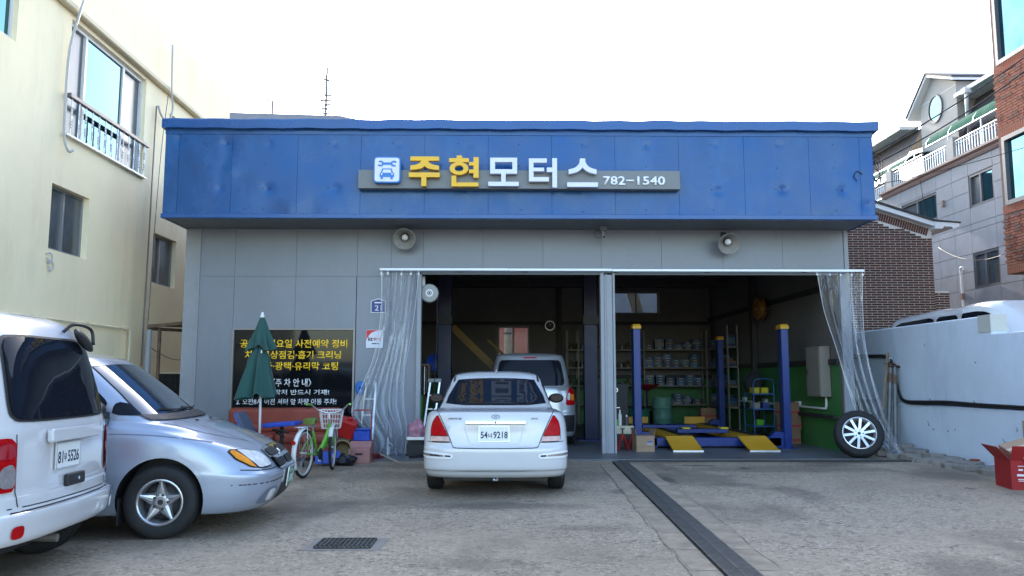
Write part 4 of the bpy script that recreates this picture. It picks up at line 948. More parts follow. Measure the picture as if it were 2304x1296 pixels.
def make_wheel(parent, x, y, r, w, rim_r, style, m=None, name='wheel', M=None):
    s = 1 if y > 0 else -1
    if M is None: M = Matrix.Translation((x,y,r)) @ Matrix.Rotation(-s*math.pi/2,4,'X')     # local +Z points outwards
    m = m or M_alloy
    h = w/2; e = bpy.data.objects.new(name, None)
    pr = [(rim_r-.01,-h*.75),(rim_r+.006,-h*.85),(rim_r+.03,-h*.96),(r-.05,-h),(r-.018,-h*.90),(r-.004,-h*.72),(r,-h*.3),(r,h*.3),(r-.004,h*.72),(r-.018,h*.90),(r-.05,h),(rim_r+.03,h*.96),(rim_r+.006,h*.85),(rim_r-.01,h*.75)]
    t = MB(); t.lathe(pr, 48, M)
    for q in (-.45,-.15,.15,.45): t.lathe([(r+.0015,h*(q-.03)),(r-.004,h*(q-.03)),(r-.004,h*(q+.03)),(r+.0015,h*(q+.03))],48,M)
    tyre = t.build('wheel', M_tyre, parent, world=False, smooth=38); tyre.name = name
    k = MB(); k.lathe([(rim_r+.006,h*.87),(rim_r-.004,h*.89),(rim_r-.014,h*.82),(rim_r-.022,h*.5),(rim_r-.03,-h*.7),(rim_r,-h*.8)],40,M); k.build('rim', m, tyre, world=False, smooth=40)
    d = MB(); d.lathe([(.0,h*.05),(rim_r*.62,h*.02),(rim_r-.035,-h*.2)],32,M); d.build('brake_disc', M_dksteel, tyre, world=False, smooth=40)
    sp = MB()
    def spoke(a, w0, w1, r0, r1, z0, z1, th):
        Q = M @ Matrix.Rotation(a,4,'Z'); sp.add([(r0,-w0,z0),(r1,-w1,z1),(r1,w1,z1),(r0,w0,z0),(r0,-w0*1.25,z0-th),(r1,-w1*1.4,z1-th),(r1,w1*1.4,z1-th),(r0,w0*1.25,z0-th)],[(0,1,2,3),(7,6,5,4),(0,4,5,1),(1,5,6,2),(2,6,7,3),(3,7,4,0)],Q)
    if style == 'star':
        for i in range(5):
            a = 2*math.pi*i/5 + .31
            Q = M @ Matrix.Rotation(a,4,'Z'); pts = []
            for (rr, ww) in ((.055,.040),(.085,.036),(.12,.024),(.15,.017),(rim_r-.03,.013),(rim_r-.012,.016)): pts.append((rr,ww))
            zt = lambda rr: h*(.80-.25*((rim_r-rr)/rim_r)); rows = []
            for rr, ww in pts: rows.append([(rr,-ww*1.5,zt(rr)-.035),(rr,-ww,zt(rr)-.004),(rr,-ww*.30,zt(rr)),(rr,-ww*.24,zt(rr)-.012),(rr,ww*.24,zt(rr)-.012),(rr,ww*.30,zt(rr)),(rr,ww,zt(rr)-.004),(rr,ww*1.5,zt(rr)-.035)])
            o_ = len(sp.v); sub = MB(); sub.grid(rows); sp.add(sub.v, sub.f, Q)
        sp.lathe([(.0,h*.60),(.035,h*.60),(.038,h*.52),(.07,h*.52),(.085,h*.42),(.085,h*.2)],24,M)
        nutr, nn = .062, 5
    elif style == 'ten':
        for i in range(10):
            a = 2*math.pi*i/10+.16
            for s2 in (-1,1):
                Q = M @ Matrix.Rotation(a,4,'Z')
                sp.add([(.07,s2*.006,h*.62),(rim_r-.01,s2*.006,h*.80),(rim_r-.01,s2*.021,h*.80),(.07,s2*.019,h*.62),(.07,s2*.006,h*.45),(rim_r-.01,s2*.006,h*.62),(rim_r-.01,s2*.024,h*.60),(.07,s2*.022,h*.42)],[(0,1,2,3),(7,6,5,4),(0,4,5,1),(1,5,6,2),(2,6,7,3),(3,7,4,0)],Q)
            spoke(a,.006,.006,.07,rim_r-.01,h*.58,h*.74,.01)
        sp.lathe([(.0,h*.55),(.032,h*.55),(.034,h*.60),(.085,h*.62),(.095,h*.52),(.095,h*.2)],30,M)
        nutr, nn = .062, 5
    else:
        for i in range(7): spoke(2*math.pi*i/7,.03,.022,.04,rim_r-.01,h*.6,h*.7,.03)
        sp.lathe([(.0,h*.62),(.06,h*.62),(.07,h*.5)],20,M); nutr, nn = .045, 4
    sp.build('spokes', m, tyre, world=False, smooth=35)
    nu = MB()
    for i in range(nn):
        a = 2*math.pi*i/nn; c = M @ Vector((nutr*math.cos(a),nutr*math.sin(a),h*.40)); c2 = M @ Vector((nutr*math.cos(a),nutr*math.sin(a),h*.66)); nu.cyl(c,c2,.011,n=6)
    nu.cyl(M @ Vector((0,0,h*.5)), M @ Vector((0,0,h*.635)), .024, n=16)
    nu.build('wheel_nuts', M_dksteel, tyre, world=False)
    return tyre
def plate(parent, Fp, w, h, back, ink, lines, rim=None):
    p = MB(); p.prism(rrect(-w/2,-h/2,w/2,h/2,.012,3),0,.006,Fp); o = p.build('number_plate', back, parent, world=False, bevel=.002)
    e = MB(); 
    for q in ((-w/2-.007,w/2+.007,h/2-.002,h/2+.007),(-w/2-.007,w/2+.007,-h/2-.007,-h/2+.002),(-w/2-.007,-w/2+.002,-h/2,h/2),(w/2-.002,w/2+.007,-h/2,h/2)): e.bx(q[0],q[1],q[2],q[3],-.002,.010,Fp)
    e.build('plate_frame', rim or M_alu, o, world=False)
    for (txt, cx, cy, tw, th, of) in lines: lettering('plate_lettering', txt, ink, o, tw, th, Fp @ Matrix.Translation((cx,cy,.0065)), ext=.0008, off=of)
    return o

# ---- white sedan in front of the bay
SE = thing('white_sedan', 'white sedan parked tail outwards in front of the garage bay', 'car', (-.05,9.42,0), R(90))
se_lv = [dict(xr=.35,xf=4.2,w=.60,z=.20), dict(xr=.16,xf=4.40,w=.79,z=.215,lr=.45), dict(xr=.085,xf=4.46,w=.825,z=.25,lr=.42,nr=3.6), dict(xr=.045,xf=4.47,w=.842,z=.305,lr=.42,nr=3.6), dict(xr=.008,xf=4.49,w=.854,z=.335,lr=.42,nr=3.6),
 dict(xr=0,xf=4.50,w=.858,z=.48,lr=.42,nr=3.6), dict(xr=.004,xf=4.49,w=.858,z=.565,lr=.42,nr=3.6), dict(xr=.028,xf=4.47,w=.857,z=[(0,.60),(4.5,.58)],lr=.42,nr=3.4), dict(xr=.045,xf=4.44,w=.856,z=[(0,.72),(4.5,.64)],lr=.45,nr=3.2),
 dict(xr=.05,xf=4.38,w=.846,z=[(0,.86),(2.5,.84),(4.4,.68)],lr=.50,nr=3.0), dict(xr=.07,xf=4.28,w=.822,z=[(0,.955),(1.2,.93),(3.2,.88),(4.3,.72)],lr=.55,nr=2.8), dict(xr=.115,xf=4.18,w=.790,z=[(0,.985),(1,.965),(3.2,.93),(4.2,.75)],lr=.6,nr=2.7),
 dict(xr=.36,xf=3.6,w=.745,z=[(.3,1.01),(1,.985),(3.0,.97),(3.6,.90)],lr=.55,nr=3.0), dict(xr=.60,xf=3.32,w=.718,z=[(.5,1.035),(1.2,1.0),(3.0,.99),(3.3,.97)],lr=.55,nr=3.2,lf=.6),
 dict(xr=.98,xf=2.98,w=.655,z=[(.9,1.20),(2,1.20),(3.0,1.17)],lr=.45,nr=3.4,lf=.55), dict(xr=1.32,xf=2.62,w=.590,z=[(1.2,1.365),(2,1.385),(2.6,1.36)],lr=.40,nr=3.6,lf=.5,nf=3.2),
 dict(xr=1.46,xf=2.48,w=.535,z=[(1.3,1.415),(2,1.44),(2.5,1.42)],lr=.35,nr=3.6,lf=.4,nf=3.2), dict(xr=1.66,xf=2.3,w=.36,z=1.462,lr=.25,lf=.25), dict(xr=1.95,xf=2.05,w=.02,z=1.472,lr=.04,lf=.04)]
body, bv = car_body('body', se_lv, M_pwhite, SE, [(.90,.31),(3.55,.31)], ar=.355, half=.86)
gwin = [(-.655,1.045),(.655,1.045),(.60,1.15),(.548,1.345),(.30,1.366),(0,1.372),(-.30,1.366),(-.548,1.345),(-.60,1.15)]
patch('window_seal', bv, 'rear', [(a*1.018,(b-1.2)*1.03+1.2) for a,b in gwin], M_trim, body, .004, rnd_=1)
patch('rear_window', bv, 'rear', gwin, M_tint, SE, .008, rnd_=1)
for s in (-1,1):
    lp = patch('tail_lamp', bv, 'rear', [(s*.765,.635),(s*.515,.635),(s*.56,.72),(s*.625,.86),(s*.665,.94),(s*.70,.935),(s*.745,.87),(s*.765,.78)], M_trim, SE, .004, .02, 2, .14)
    patch('red_lens', bv, 'rear', [(s*.756,.708),(s*.552,.708),(s*.575,.76),(s*.635,.87),(s*.67,.93),(s*.695,.926),(s*.737,.866),(s*.757,.78)], M_red, lp, .012, .02, 1, .14)
    patch('reversing_lens', bv, 'rear', [(s*.756,.645),(s*.527,.645),(s*.548,.70),(s*.756,.70)], M_pinkc, lp, .012, .02)
    ch = patch('bumper_strip', bv, 'rear', [(s*.845,.455),(s*.52,.448),(s*.488,.47),(s*.50,.505),(s*.845,.54)], mat('bright_white_trim',(.8,.8,.8),.3,var=0), SE, .008, .02, 1, .15)
    patch('chrome_inlay', bv, 'rear', [(s*.84,.482),(s*.60,.474),(s*.60,.494),(s*.84,.512)], M_chrome, ch, .014, .02); patch('reflector', bv, 'rear', [(s*.585,.474),(s*.52,.472),(s*.52,.490),(s*.585,.493)], M_dksteel, ch, .014, .02)
    ribbon('seam', bv, 'rear', [(s*.71,.99),(s*.67,.955),(s*.60,.83),(s*.52,.65),(s*.505,.61),(s*.485,.578),(s*.43,.571)], .008, M_gap, body)
    ribbon('seam', bv, 'rear', [(s*.52,.632),(s*.70,.632),(s*.80,.640)], .007, M_gap, body); ribbon('roof_drip', bv, 'top', [(1.36,s*.555),(1.6,s*.552),(2.2,s*.55)], .028, M_trim, body)
    wm_ = MB(); Mm = Matrix.Translation((2.85,s*.90,1.075)) @ Matrix.Diagonal((.075,.115,.072,1)); wm_.lathe([(math.sin(R(a))*1.0,-math.cos(R(a))) for a in range(0,181,15)],20,Mm); mo = wm_.build('door_mirror', M_trim, SE, world=False, smooth=180)
    gm_ = MB(); gm_.lathe([(0,0),(1,0)],20,Matrix.Translation((2.777,s*.90,1.078)) @ Matrix.Rotation(R(90),4,'Y') @ Matrix.Diagonal((.05,.085,1,1))); gm_.build('mirror_glass', mat('mirror_face',(.045,.05,.06),.03,1.0,var=0,rvar=0), mo, world=False)
    a_ = MB(); a_.bar((2.88,s*.72,1.03),(2.87,s*.84,1.06),.05,.04); a_.build('mirror_arm', M_trim, mo, world=False)
    make_wheel(SE, .90, s*.752, .302, .20, .19, 'plain'); make_wheel(SE, 3.55, s*.752, .30, .19, .19, 'plain')
    fl = MB(); fl.box((.63,s*.735,.235),(.012,.19,.13)); fl.build('mud_flap', M_trim, SE, world=False)
for s in (-1,1):
    vw = 'left' if s > 0 else 'right'; S = lambda x, z: (-s*x, z)
    patch('door_window', bv, vw, [S(1.02,1.06),S(1.98,1.025),S(1.98,1.345),S(1.55,1.35),S(1.32,1.28)], M_tint, SE, .005, .03, 1, .1)
    patch('door_window', bv, vw, [S(2.06,1.025),S(3.02,1.02),S(2.92,1.10),S(2.55,1.32),S(2.40,1.345),S(2.06,1.348)], M_tint, SE, .005, .03, 1, .1)
    for ln in ([(2.02,.30),(2.02,.7),(2.02,1.02)],[(3.02,.34),(3.05,.7),(3.03,1.0)],[(1.26,.55),(1.12,.75),(1.02,1.03)]): ribbon('seam', bv, vw, [S(*p) for p in ln], .006, M_gap, body)
    for x in (1.30,2.25):
        p_, n_ = on(bv, vw, -s*x, .90, .012); q_ = MB(); q_.box(p_, (.17,.022,.03)); q_.build('door_handle', M_pwhite, SE, world=False, bevel=.006)
ribbon('seam', bv, 'rear', [(-.44,.571),(-.2,.568),(0,.567),(.2,.568),(.44,.571)], .009, M_gap, body)
ribbon('crease', bv, 'rear', [(-.74,.345),(-.4,.315),(0,.305),(.4,.315),(.74,.345)], .012, M_pwhite, body, off=.006)
rec = [(-.365,.835),(.335,.835),(.275,.615),(-.30,.615)]
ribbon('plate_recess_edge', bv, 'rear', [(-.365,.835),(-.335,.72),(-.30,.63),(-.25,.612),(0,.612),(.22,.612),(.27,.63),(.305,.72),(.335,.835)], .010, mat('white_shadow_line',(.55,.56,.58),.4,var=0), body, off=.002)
h0 = MB(); Fh = face_frame(bv,'rear',0,.862,.004); h0.prism(rrect(-.358,-.023,.358,.023,.02),0,.024,Fh); hd = h0.build('trunk_handle', M_chrome, SE, world=False, bevel=.010, seg=3)
k0 = MB(); Fk = face_frame(bv,'rear',0,.862,.028); k0.cyl(Fk @ Vector((0,0,0)), Fk @ Vector((0,0,.004)), .012); k0.build('key_lock', M_dksteel, hd, world=False)
plate(SE, face_frame(bv,'rear',-.018,.732,.006), .345, .170, M_plate_w, M_ink, [('54',-.115,-.012,.080,.078,.018),('너',-.045,-.018,.042,.055,.022),('9218',.075,-.012,.165,.078,.018)], rim=M_alu)
bol = MB()
for u in (-.12,.12):
    Fq = face_frame(bv,'rear',-.018+u,.795,.012); bol.cyl(Fq @ Vector((0,0,0)), Fq @ Vector((0,0,.005)), .010, n=10)
bol.build('plate_bolts', M_chrome, SE, world=False)
Fe = face_frame(bv,'rear',0,.928,.004); e0 = MB(); e0.lathe([(.040,.0),(.050,.0),(.050,.006),(.040,.006)],28,Fe @ Matrix.Diagonal((1,.52,1,1)),close=True)
for p in ([(-.020,-.018),(-.010,-.018),(-.002,.018),(-.012,.018)],[(.002,-.018),(.012,-.018),(.020,.018),(.010,.018)],[(-.012,-.004),(.010,-.001),(.012,.005),(-.010,.002)]): e0.prism(p,0,.006,Fe)
e0.build('emblem', mat('dark_chrome',(.22,.22,.23),.2,.8), SE, world=False)
lettering('badge','AVANTE XD',mat('dark_chrome',(.22,.22,.23),.2,.8),SE,.165,.020,face_frame(bv,'rear',-.475,.905,.004),ext=.003,off=.012,shear=.2)
lettering('badge','GOLD',mat('gold_badge',(.35,.28,.15),.3,.8),SE,.082,.018,face_frame(bv,'rear',.452,.905,.004),ext=.003,off=.02)
fn = MB(); fb = Vector((1.55,0,1.435)); fn.add([tuple(fb+Vector(p)) for p in ((-.07,0,-.01),(0,-.035,-.01),(.13,-.012,.0),(.13,.012,.0),(0,.035,-.01),(-.045,0,.085),(-.01,0,.07))],[(0,1,6,5),(0,5,6,4),(1,2,6),(4,6,3),(2,3,6)]); fn.build('roof_aerial', M_pwhite, SE, world=False, smooth=60)
un = MB(); un.bx(.3,4.2,-.62,.62,.17,.30); un.build('underbody', M_trim, SE, world=False); un = MB(); un.tube([(.16,-.02,.215),(.10,-.02,.20),(.10,.02,.20),(.16,.02,.215)],.014,8); un.build('tow_eye', M_pgrey, SE, world=False)

# ---- silver blue minivan, nose to the right
def minivan(name, label, loc, rz, paintm, zs=1.0, full=True):
    T = thing(name, label, 'minivan', loc, rz)
    def z(p): return p*zs if isinstance(p,(int,float)) else [(a,b*zs) for a,b in p]
    lv = [dict(xr=.4,xf=4.4,w=.62,z=.20), dict(xr=.12,xf=4.52,w=.84,z=.195,lf=.62,nf=3.4), dict(xr=.05,xf=4.60,w=.892,z=.235,lf=.62,nf=3.4), dict(xr=.015,xf=4.665,w=.912,z=.34,lf=.62,nf=3.4),
      dict(xr=0,xf=4.69,w=.918,z=z(.46),lf=.62,nf=3.4), dict(xr=.0,xf=4.69,w=.920,z=z([(0,.56),(3.5,.55),(4.7,.515)]),lf=.62,nf=3.4), dict(xr=.02,xf=4.655,w=.918,z=z([(0,.62),(3.5,.60),(4.7,.545)]),lf=.62,nf=3.4),
      dict(xr=.03,xf=4.60,w=.915,z=z([(0,.78),(3.5,.74),(4.6,.63)]),lf=.68,nf=3.2), dict(xr=.04,xf=4.52,w=.905,z=z([(0,.90),(2.8,.88),(3.6,.85),(4.2,.76),(4.5,.70)]),lf=.70,nf=3.0),
      dict(xr=.05,xf=4.42,w=.878,z=z([(0,.98),(2.8,.96),(3.5,.93),(4.1,.82),(4.4,.755)]),lf=.66,nf=3.0), dict(xr=.07,xf=4.26,w=.845,z=z([(0,1.02),(2.8,.99),(3.4,.975),(4.0,.875),(4.25,.82)]),lf=.70,nf=2.6,cr=.008),
      dict(xr=.09,xf=3.98,w=.825,z=z([(0,1.04),(2.8,1.01),(3.4,1.0),(3.9,.935)]),lf=.45,nf=3.0,cr=.010), dict(xr=.10,xf=3.70,w=.808,z=z([(0,1.06),(2.8,1.03),(3.3,1.03),(3.65,1.035)]),lf=.40,nf=3.0),
      dict(xr=.16,xf=3.40,w=.765,z=z([(0,1.27),(3.4,1.27)]),lf=.42,nf=3.0,lr=.4,nr=3.6), dict(xr=.26,xf=3.06,w=.695,z=z([(0,1.53),(2,1.545),(3.06,1.525)]),lf=.42,nf=3.0,lr=.4,nr=3.6), dict(xr=.34,xf=2.90,w=.635,z=z([(0,1.60),(2,1.605),(2.9,1.585)]),lf=.4,nf=3.2,lr=.35,nr=3.8),
      dict(xr=.55,xf=2.6,w=.42,z=z(1.635),lr=.25,lf=.3), dict(xr=1.4,xf=1.6,w=.03,z=z(1.645),lr=.05,lf=.05)]
    bd, b = car_body('body', lv, paintm, T, [(.92,.33),(3.75,.325)], ar=.365, half=.92)
    for s in (-1,1):
        vw = 'left' if s > 0 else 'right'; k = -s
        for x in (.92,3.75): make_wheel(T, x, s*.815, .312, .205, .192, 'star')
        S = lambda x, zz: (k*x, zz*zs)
        patch('quarter_window', b, vw, [S(3.28,1.055),S(3.58,1.045),S(3.55,1.09),S(3.34,1.17),S(3.29,1.15)], M_tint, T, .005, .02, 1, .2)
        patch('door_window', b, vw, [S(2.25,1.06),S(3.22,1.06),S(3.235,1.17),S(2.99,1.40),S(2.85,1.475),S(2.28,1.485)], M_tint, T, .005, .03, 1, .1)
        patch('door_window', b, vw, [S(1.15,1.07),S(2.18,1.06),S(2.20,1.485),S(1.20,1.485)], M_tint, T, .005, .03, 1, .1)
        patch('side_window', b, vw, [S(.42,1.10),S(1.08,1.07),S(1.12,1.48),S(.55,1.47)], M_tint, T, .005, .03, 1, .1)
        for ln in ([(3.28,.40),(3.30,.6),(3.28,.8),(3.27,1.04)],[(2.22,.3),(2.22,.7),(2.22,1.05)],[(1.12,.5),(1.15,.8),(1.10,1.06)]): ribbon('seam', b, vw, [S(*p) for p in ln], .007, M_gap, bd)
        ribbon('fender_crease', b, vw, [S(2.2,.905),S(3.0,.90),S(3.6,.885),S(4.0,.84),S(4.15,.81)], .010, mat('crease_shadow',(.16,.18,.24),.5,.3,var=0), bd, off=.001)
        ribbon('wheel_arch_lip', b, vw, [S(3.75+.392*math.cos(R(a)), (.33+.392*math.sin(R(a)))/1) for a in range(8,173,12)], .022, paintm, bd, off=.007)
        mm = MB(); mm.lathe([(math.sin(R(a)),-math.cos(R(a))) for a in range(0,181,15)],18,Matrix.Translation((3.2,s*.93,1.09*zs)) @ Matrix.Diagonal((.075,.12,.085,1))); mo = mm.build('door_mirror', M_trim if s < 0 else paintm, T, world=False, smooth=180)
        mm = MB(); mm.bar((3.24,s*.79,1.05*zs),(3.22,s*.87,1.07*zs),.06,.05); mm.build('mirror_arm', M_trim, mo, world=False)
        fl = MB(); fl.box((3.42,s*.82,.24),(.015,.22,.22)); fl.build('mud_flap', M_trim, T, world=False)
    # front end
    ws = [(-.735,1.055),(-.60,1.05),(0,1.045),(.60,1.05),(.735,1.055),(.70,1.18),(.64,1.36),(.60,1.475),(.3,1.50),(0,1.505),(-.3,1.50),(-.60,1.475),(-.64,1.36),(-.70,1.18)]
    ws = [(a,c*zs) for a,c in ws]
    patch('windscreen_seal', b, 'front', [(a*1.012,(c-1.27*zs)*1.03+1.27*zs) for a,c in ws], M_trim, bd, .003, .04)
    patch('windscreen', b, 'front', ws, M_shield, T, .007, .04)
    cw = MB(); rows = []
    for i in range(25):
        y = -.76+1.52*i/24; zz = 1.045*zs
        h = b.ray_cast(Vector((8,y,zz)),Vector((-1,0,0)))[0]; rows.append([(h.x+.004,y,h.z+.012),(h.x+.05,y,h.z-.005),(h.x+.105,y,h.z-.035)])
    cw.grid(rows); cw.build('cowl', M_trim, T, world=False, smooth=60)
    for (y0,y1) in ((.62,-.02),(.10,-.55)):
        wp = MB(); p0 = b.ray_cast(Vector((8,y0,1.075*zs)),Vector((-1,0,0)))[0]+Vector((.025,0,.012)); p1 = b.ray_cast(Vector((8,y1,1.085*zs)),Vector((-1,0,0)))[0]+Vector((.022,0,.012)); pm = b.ray_cast(Vector((8,(y0+y1)/2,1.07*zs)),Vector((-1,0,0)))[0]+Vector((.022,0,.012))
        wp.tube([p0,pm,p1],.009,6); wp.build('wiper', M_trim, T, world=False)
    for s in (-1,1):
        hl = patch('headlamp', b, 'front', [(s*.50,.575),(s*.495,.69),(s*.53,.715),(s*.62,.735),(s*.79,.750),(s*.83,.73),(s*.838,.66),(s*.79,.59),(s*.66,.565)], M_trim, T, .004, .02, 1, .12)
        patch('clear_lens', b, 'front', [(s*.51,.585),(s*.507,.685),(s*.54,.708),(s*.62,.725),(s*.75,.742),(s*.742,.66),(s*.715,.578)], M_clear, hl, .010, .02, 1, .1)
        pl = MB()
        patch('indicator_lens', b, 'front', [(s*.724,.578),(s*.751,.66),(s*.758,.738),(s*.79,.741),(s*.822,.725),(s*.828,.665),(s*.785,.60)], M_amber, hl, .012, .012, 1, .12)
        patch('fog_lamp', b, 'front', [(s*.50,.275),(s*.62,.275),(s*.64,.31),(s*.62,.375),(s*.50,.375)], M_clear, T, .006, .02, 1, .2)
        patch('fog_lamp_recess', b, 'front', [(s*.43,.255),(s*.72,.255),(s*.73,.31),(s*.67,.395),(s*.45,.395)], mat('bumper_recess',(.17,.20,.26),.5,.3,var=0), bd, .003, .02, 1, .2)
        ribbon('bumper_groove', b, 'front', [(s*.30,.455),(s*.55,.447),(s*.80,.445),(s*.90,.447)], .010, M_gap, bd, off=.001)
        ribbon('seam', b, 'front', [(s*.24,.565),(s*.45,.553),(s*.70,.555),(s*.86,.572)], .009, M_gap, bd)
        ribbon('seam', b, 'top', [(4.35,s*.30),(4.2,s*.50),(4.0,s*.66),(3.7,s*.74)], .008, M_gap, bd); ribbon('hood_crease', b, 'top', [(4.40,s*.27),(4.2,s*.36),(3.9,s*.44),(3.66,s*.47)], .018, paintm, bd, off=.006)
        nz = MB(); p_, n_ = on(b,'top',3.86,s*.25,.0); nz.box(p_+Vector((0,0,.006)),(.03,.02,.014)); nz.build('washer_nozzle', M_trim, T, world=False)
    gr = patch('grille', b, 'front', [(-.40,.545),(-.34,.525),(.34,.525),(.40,.545),(.44,.66),(.40,.715),(.25,.73),(-.25,.73),(-.40,.715),(-.44,.66)], M_chrome, T, .012, .02, 1, .1)
    for sx in (-1,1):
        for (z0,z1,a0,a1,c0,c1) in ((.545,.618,.04,.365,.04,.385),(.648,.708,.04,.395,.04,.365)):
            patch('grille_opening', b, 'front', [(sx*a0,z0),(sx*a1,z0),(sx*c1,z1),(sx*c0,z1)], M_trim, gr, .018, .015, 1, .15)
    Fe = face_frame(b,'front',0,.655,.022); e0 = MB(); e0.lathe([(.0,.004),(.030,.006),(.036,.0)],24,Fe); e0.build('emblem', M_chrome, gr, world=False, smooth=60)
    patch('air_intake', b, 'front', [(-.36,.25),(.36,.25),(.34,.395),(-.34,.395)], M_trim, T, .005, .03)
    plate(T, face_frame(b,'front',0,.435,.016), .335, .165, M_plate_g, mat('plate_mint',(.62,.75,.68),.4,var=0), [('대구 70',0,.045,.17,.042,.01),('거',-.125,-.028,.045,.05,.012),('3580',.03,-.028,.20,.075,.02)])
    # rear end
    gw = [(-.62,1.06),(.62,1.06),(.665,1.12),(.60,1.45),(.55,1.50),(-.55,1.50),(-.60,1.45),(-.665,1.12)]; gw = [(a,c*zs) for a,c in gw]
    patch('window_seal', b, 'rear', [(a*1.03,(c-1.28*zs)*1.04+1.28*zs) for a,c in gw], M_trim, bd, .004, .04, 1, .1)
    patch('rear_window', b, 'rear', gw, M_tint, T, .008, .04, 1, .1)
    patch('high_brake_lamp', b, 'rear', [(-.13,1.535*zs),(.13,1.535*zs),(.13,1.555*zs),(-.13,1.555*zs)], M_red, T, .008, .02)
    for s in (-1,1):
        tl = patch('tail_lamp', b, 'rear', [(s*.885,.72*zs),(s*.70,.72*zs),(s*.71,.88*zs),(s*.77,1.02*zs),(s*.85,1.05*zs),(s*.89,.95*zs)], M_red, T, .006, .02, 1, .12)
        patch('amber_lens', b, 'rear', [(s*.80,.80*zs),(s*.86,.80*zs),(s*.86,.91*zs),(s*.80,.91*zs)], M_amber, tl, .012, .02, 1); patch('clear_lens', b, 'rear', [(s*.72,.81*zs),(s*.785,.81*zs),(s*.785,.93*zs),(s*.735,.93*zs)], M_clear, tl, .012, .02, 1)
    patch('rear_bumper', b, 'rear', [(-.91,.30),(.91,.30),(.915,.55*zs),(-.915,.55*zs)], M_trim, T, .008, .05)
    lettering('badge','GOLD',mat('gold_badge',(.35,.28,.15),.3,.8),T,.13,.03,face_frame(b,'rear',.60,.985*zs,.006),ext=.003,off=.02)
    ub = MB(); ub.bx(.3,4.3,-.62,.62,.17,.32); ub.build('underbody', M_trim, T, world=False)
    return T, b
al = R(5.5)
ax, ay = -2.9-.10*math.sin(al)*0, 7.14
# front-axle ground point of the near side tyre is at (-2.9, 7.14); the near side is the car's right side
cx = -2.93 - 3.75*math.cos(al) - .905*math.sin(al); cy = 7.12 - 3.75*math.sin(al) + .905*math.cos(al)
minivan('silver_minivan', 'silver blue minivan seen from its front wheel and headlamp beside the white van', (cx,cy,0), al, M_psilver)
minivan('minivan_in_bay', 'silver minivan standing inside the left garage bay behind the white sedan', (.60,15.85,.03), R(90), M_pgrey, zs=1.13)

# ---- white van, tail to the right
rzv = math.atan2(-.059,-.998)
VA = thing('white_van', 'white van cut off by the picture edge showing its tailgate and number plate', 'van', (-3.02,5.90,0), rzv)
va_lv = [dict(xr=.4,xf=4.7,w=.66,z=.33), dict(xr=.08,xf=4.85,w=.86,z=.33), dict(xr=.015,xf=4.95,w=.895,z=.35,nr=4.2), dict(xr=0,xf=4.98,w=.905,z=.43,nr=4.4), dict(xr=.0,xf=4.99,w=.907,z=.515,nr=4.4), dict(xr=.035,xf=4.98,w=.907,z=.53,nr=4.4), dict(xr=.045,xf=4.98,w=.907,z=.62,nr=4.4),
  dict(xr=.055,xf=4.95,w=.908,z=.64,nr=4.2), dict(xr=.060,xf=4.9,w=.906,z=.80,nr=4.2), dict(xr=.065,xf=4.7,w=.90,z=[(0,1.0),(3.8,1.0),(4.7,.9)],nr=4.2), dict(xr=.085,xf=4.2,w=.875,z=[(0,1.10),(4,1.08)],nr=4.2,lf=.5), dict(xr=.12,xf=3.9,w=.845,z=1.25,nr=4.2,lf=.5), dict(xr=.20,xf=3.5,w=.785,z=1.55,nr=4.2,lf=.5), dict(xr=.27,xf=3.2,w=.74,z=1.70,nr=4.2,lf=.5),
  dict(xr=.36,xf=3.0,w=.665,z=1.80,nr=4,lf=.4), dict(xr=.55,xf=2.8,w=.50,z=1.852,nr=3.6,lf=.3,lr=.35), dict(xr=1.0,xf=2.3,w=.25,z=1.873,lr=.2,lf=.2), dict(xr=1.5,xf=1.7,w=.02,z=1.878,lr=.04,lf=.04)]
for q in va_lv[1:14]: q['lr'] = .30; q['nr'] = 3.2
vb, bv = car_body('body', va_lv, M_pwhite, VA, [(.62,.33),(3.9,.33)], ar=.36, half=.9)
gw = [(-.60,1.105),(.60,1.105),(.665,1.16),(.605,1.58),(.545,1.655),(-.545,1.655),(-.605,1.58),(-.665,1.16)]
patch('window_seal', bv, 'rear', [(a*1.035,(c-1.38)*1.06+1.38) for a,c in gw], M_trim, vb, .005, .03, 2, .15)
patch('rear_window', bv, 'rear', gw, M_tint, VA, .011, .03, 2, .15)
for s in (-1,1):
    tl = patch('tail_lamp', bv, 'rear', [(s*.905,.665),(s*.655,.665),(s*.655,.96),(s*.70,1.00),(s*.89,1.00)], M_red, VA, .010, .02, 1, .12)
    patch('clear_lens', bv, 'rear', [(s*.77,.69),(s*.668,.69),(s*.668,.80),(s*.70,.84),(s*.77,.82),(s*.79,.75)], mat('smoked_lens',(.22,.20,.20),.1,var=.3,vs=14,coat=.3), tl, .018, .015, 2)
    patch('red_bulb_cover', bv, 'rear', [(s*.78,.87),(s*.668,.87),(s*.675,.94),(s*.71,.97),(s*.79,.96),(s*.80,.90)], mat('deep_red_lens',(.32,.006,.012),.08,var=.2,rvar=0,coat=1), tl, .018, .015, 2)
    ribbon('seam', bv, 'rear', [(s*.645,1.02),(s*.645,.8),(s*.645,.62),(s*.635,.565)], .009, M_gap, vb)
    patch('reflector', bv, 'rear', [(s*.73,.375),(s*.63,.375),(s*.63,.455),(s*.73,.455)], M_red if s < 0 else M_plate_w, VA, .008, .02, 2, .2)
    for x in (.62,3.9): make_wheel(VA, x, s*.775, .33, .20, .19, 'plain')
ribbon('seam', bv, 'rear', [(-.72,.560),(0,.553),(.72,.560)], .008, M_gap, vb); ribbon('step_edge', bv, 'rear', [(-.70,.532),(0,.528),(.70,.532)], .010, M_trim, vb)
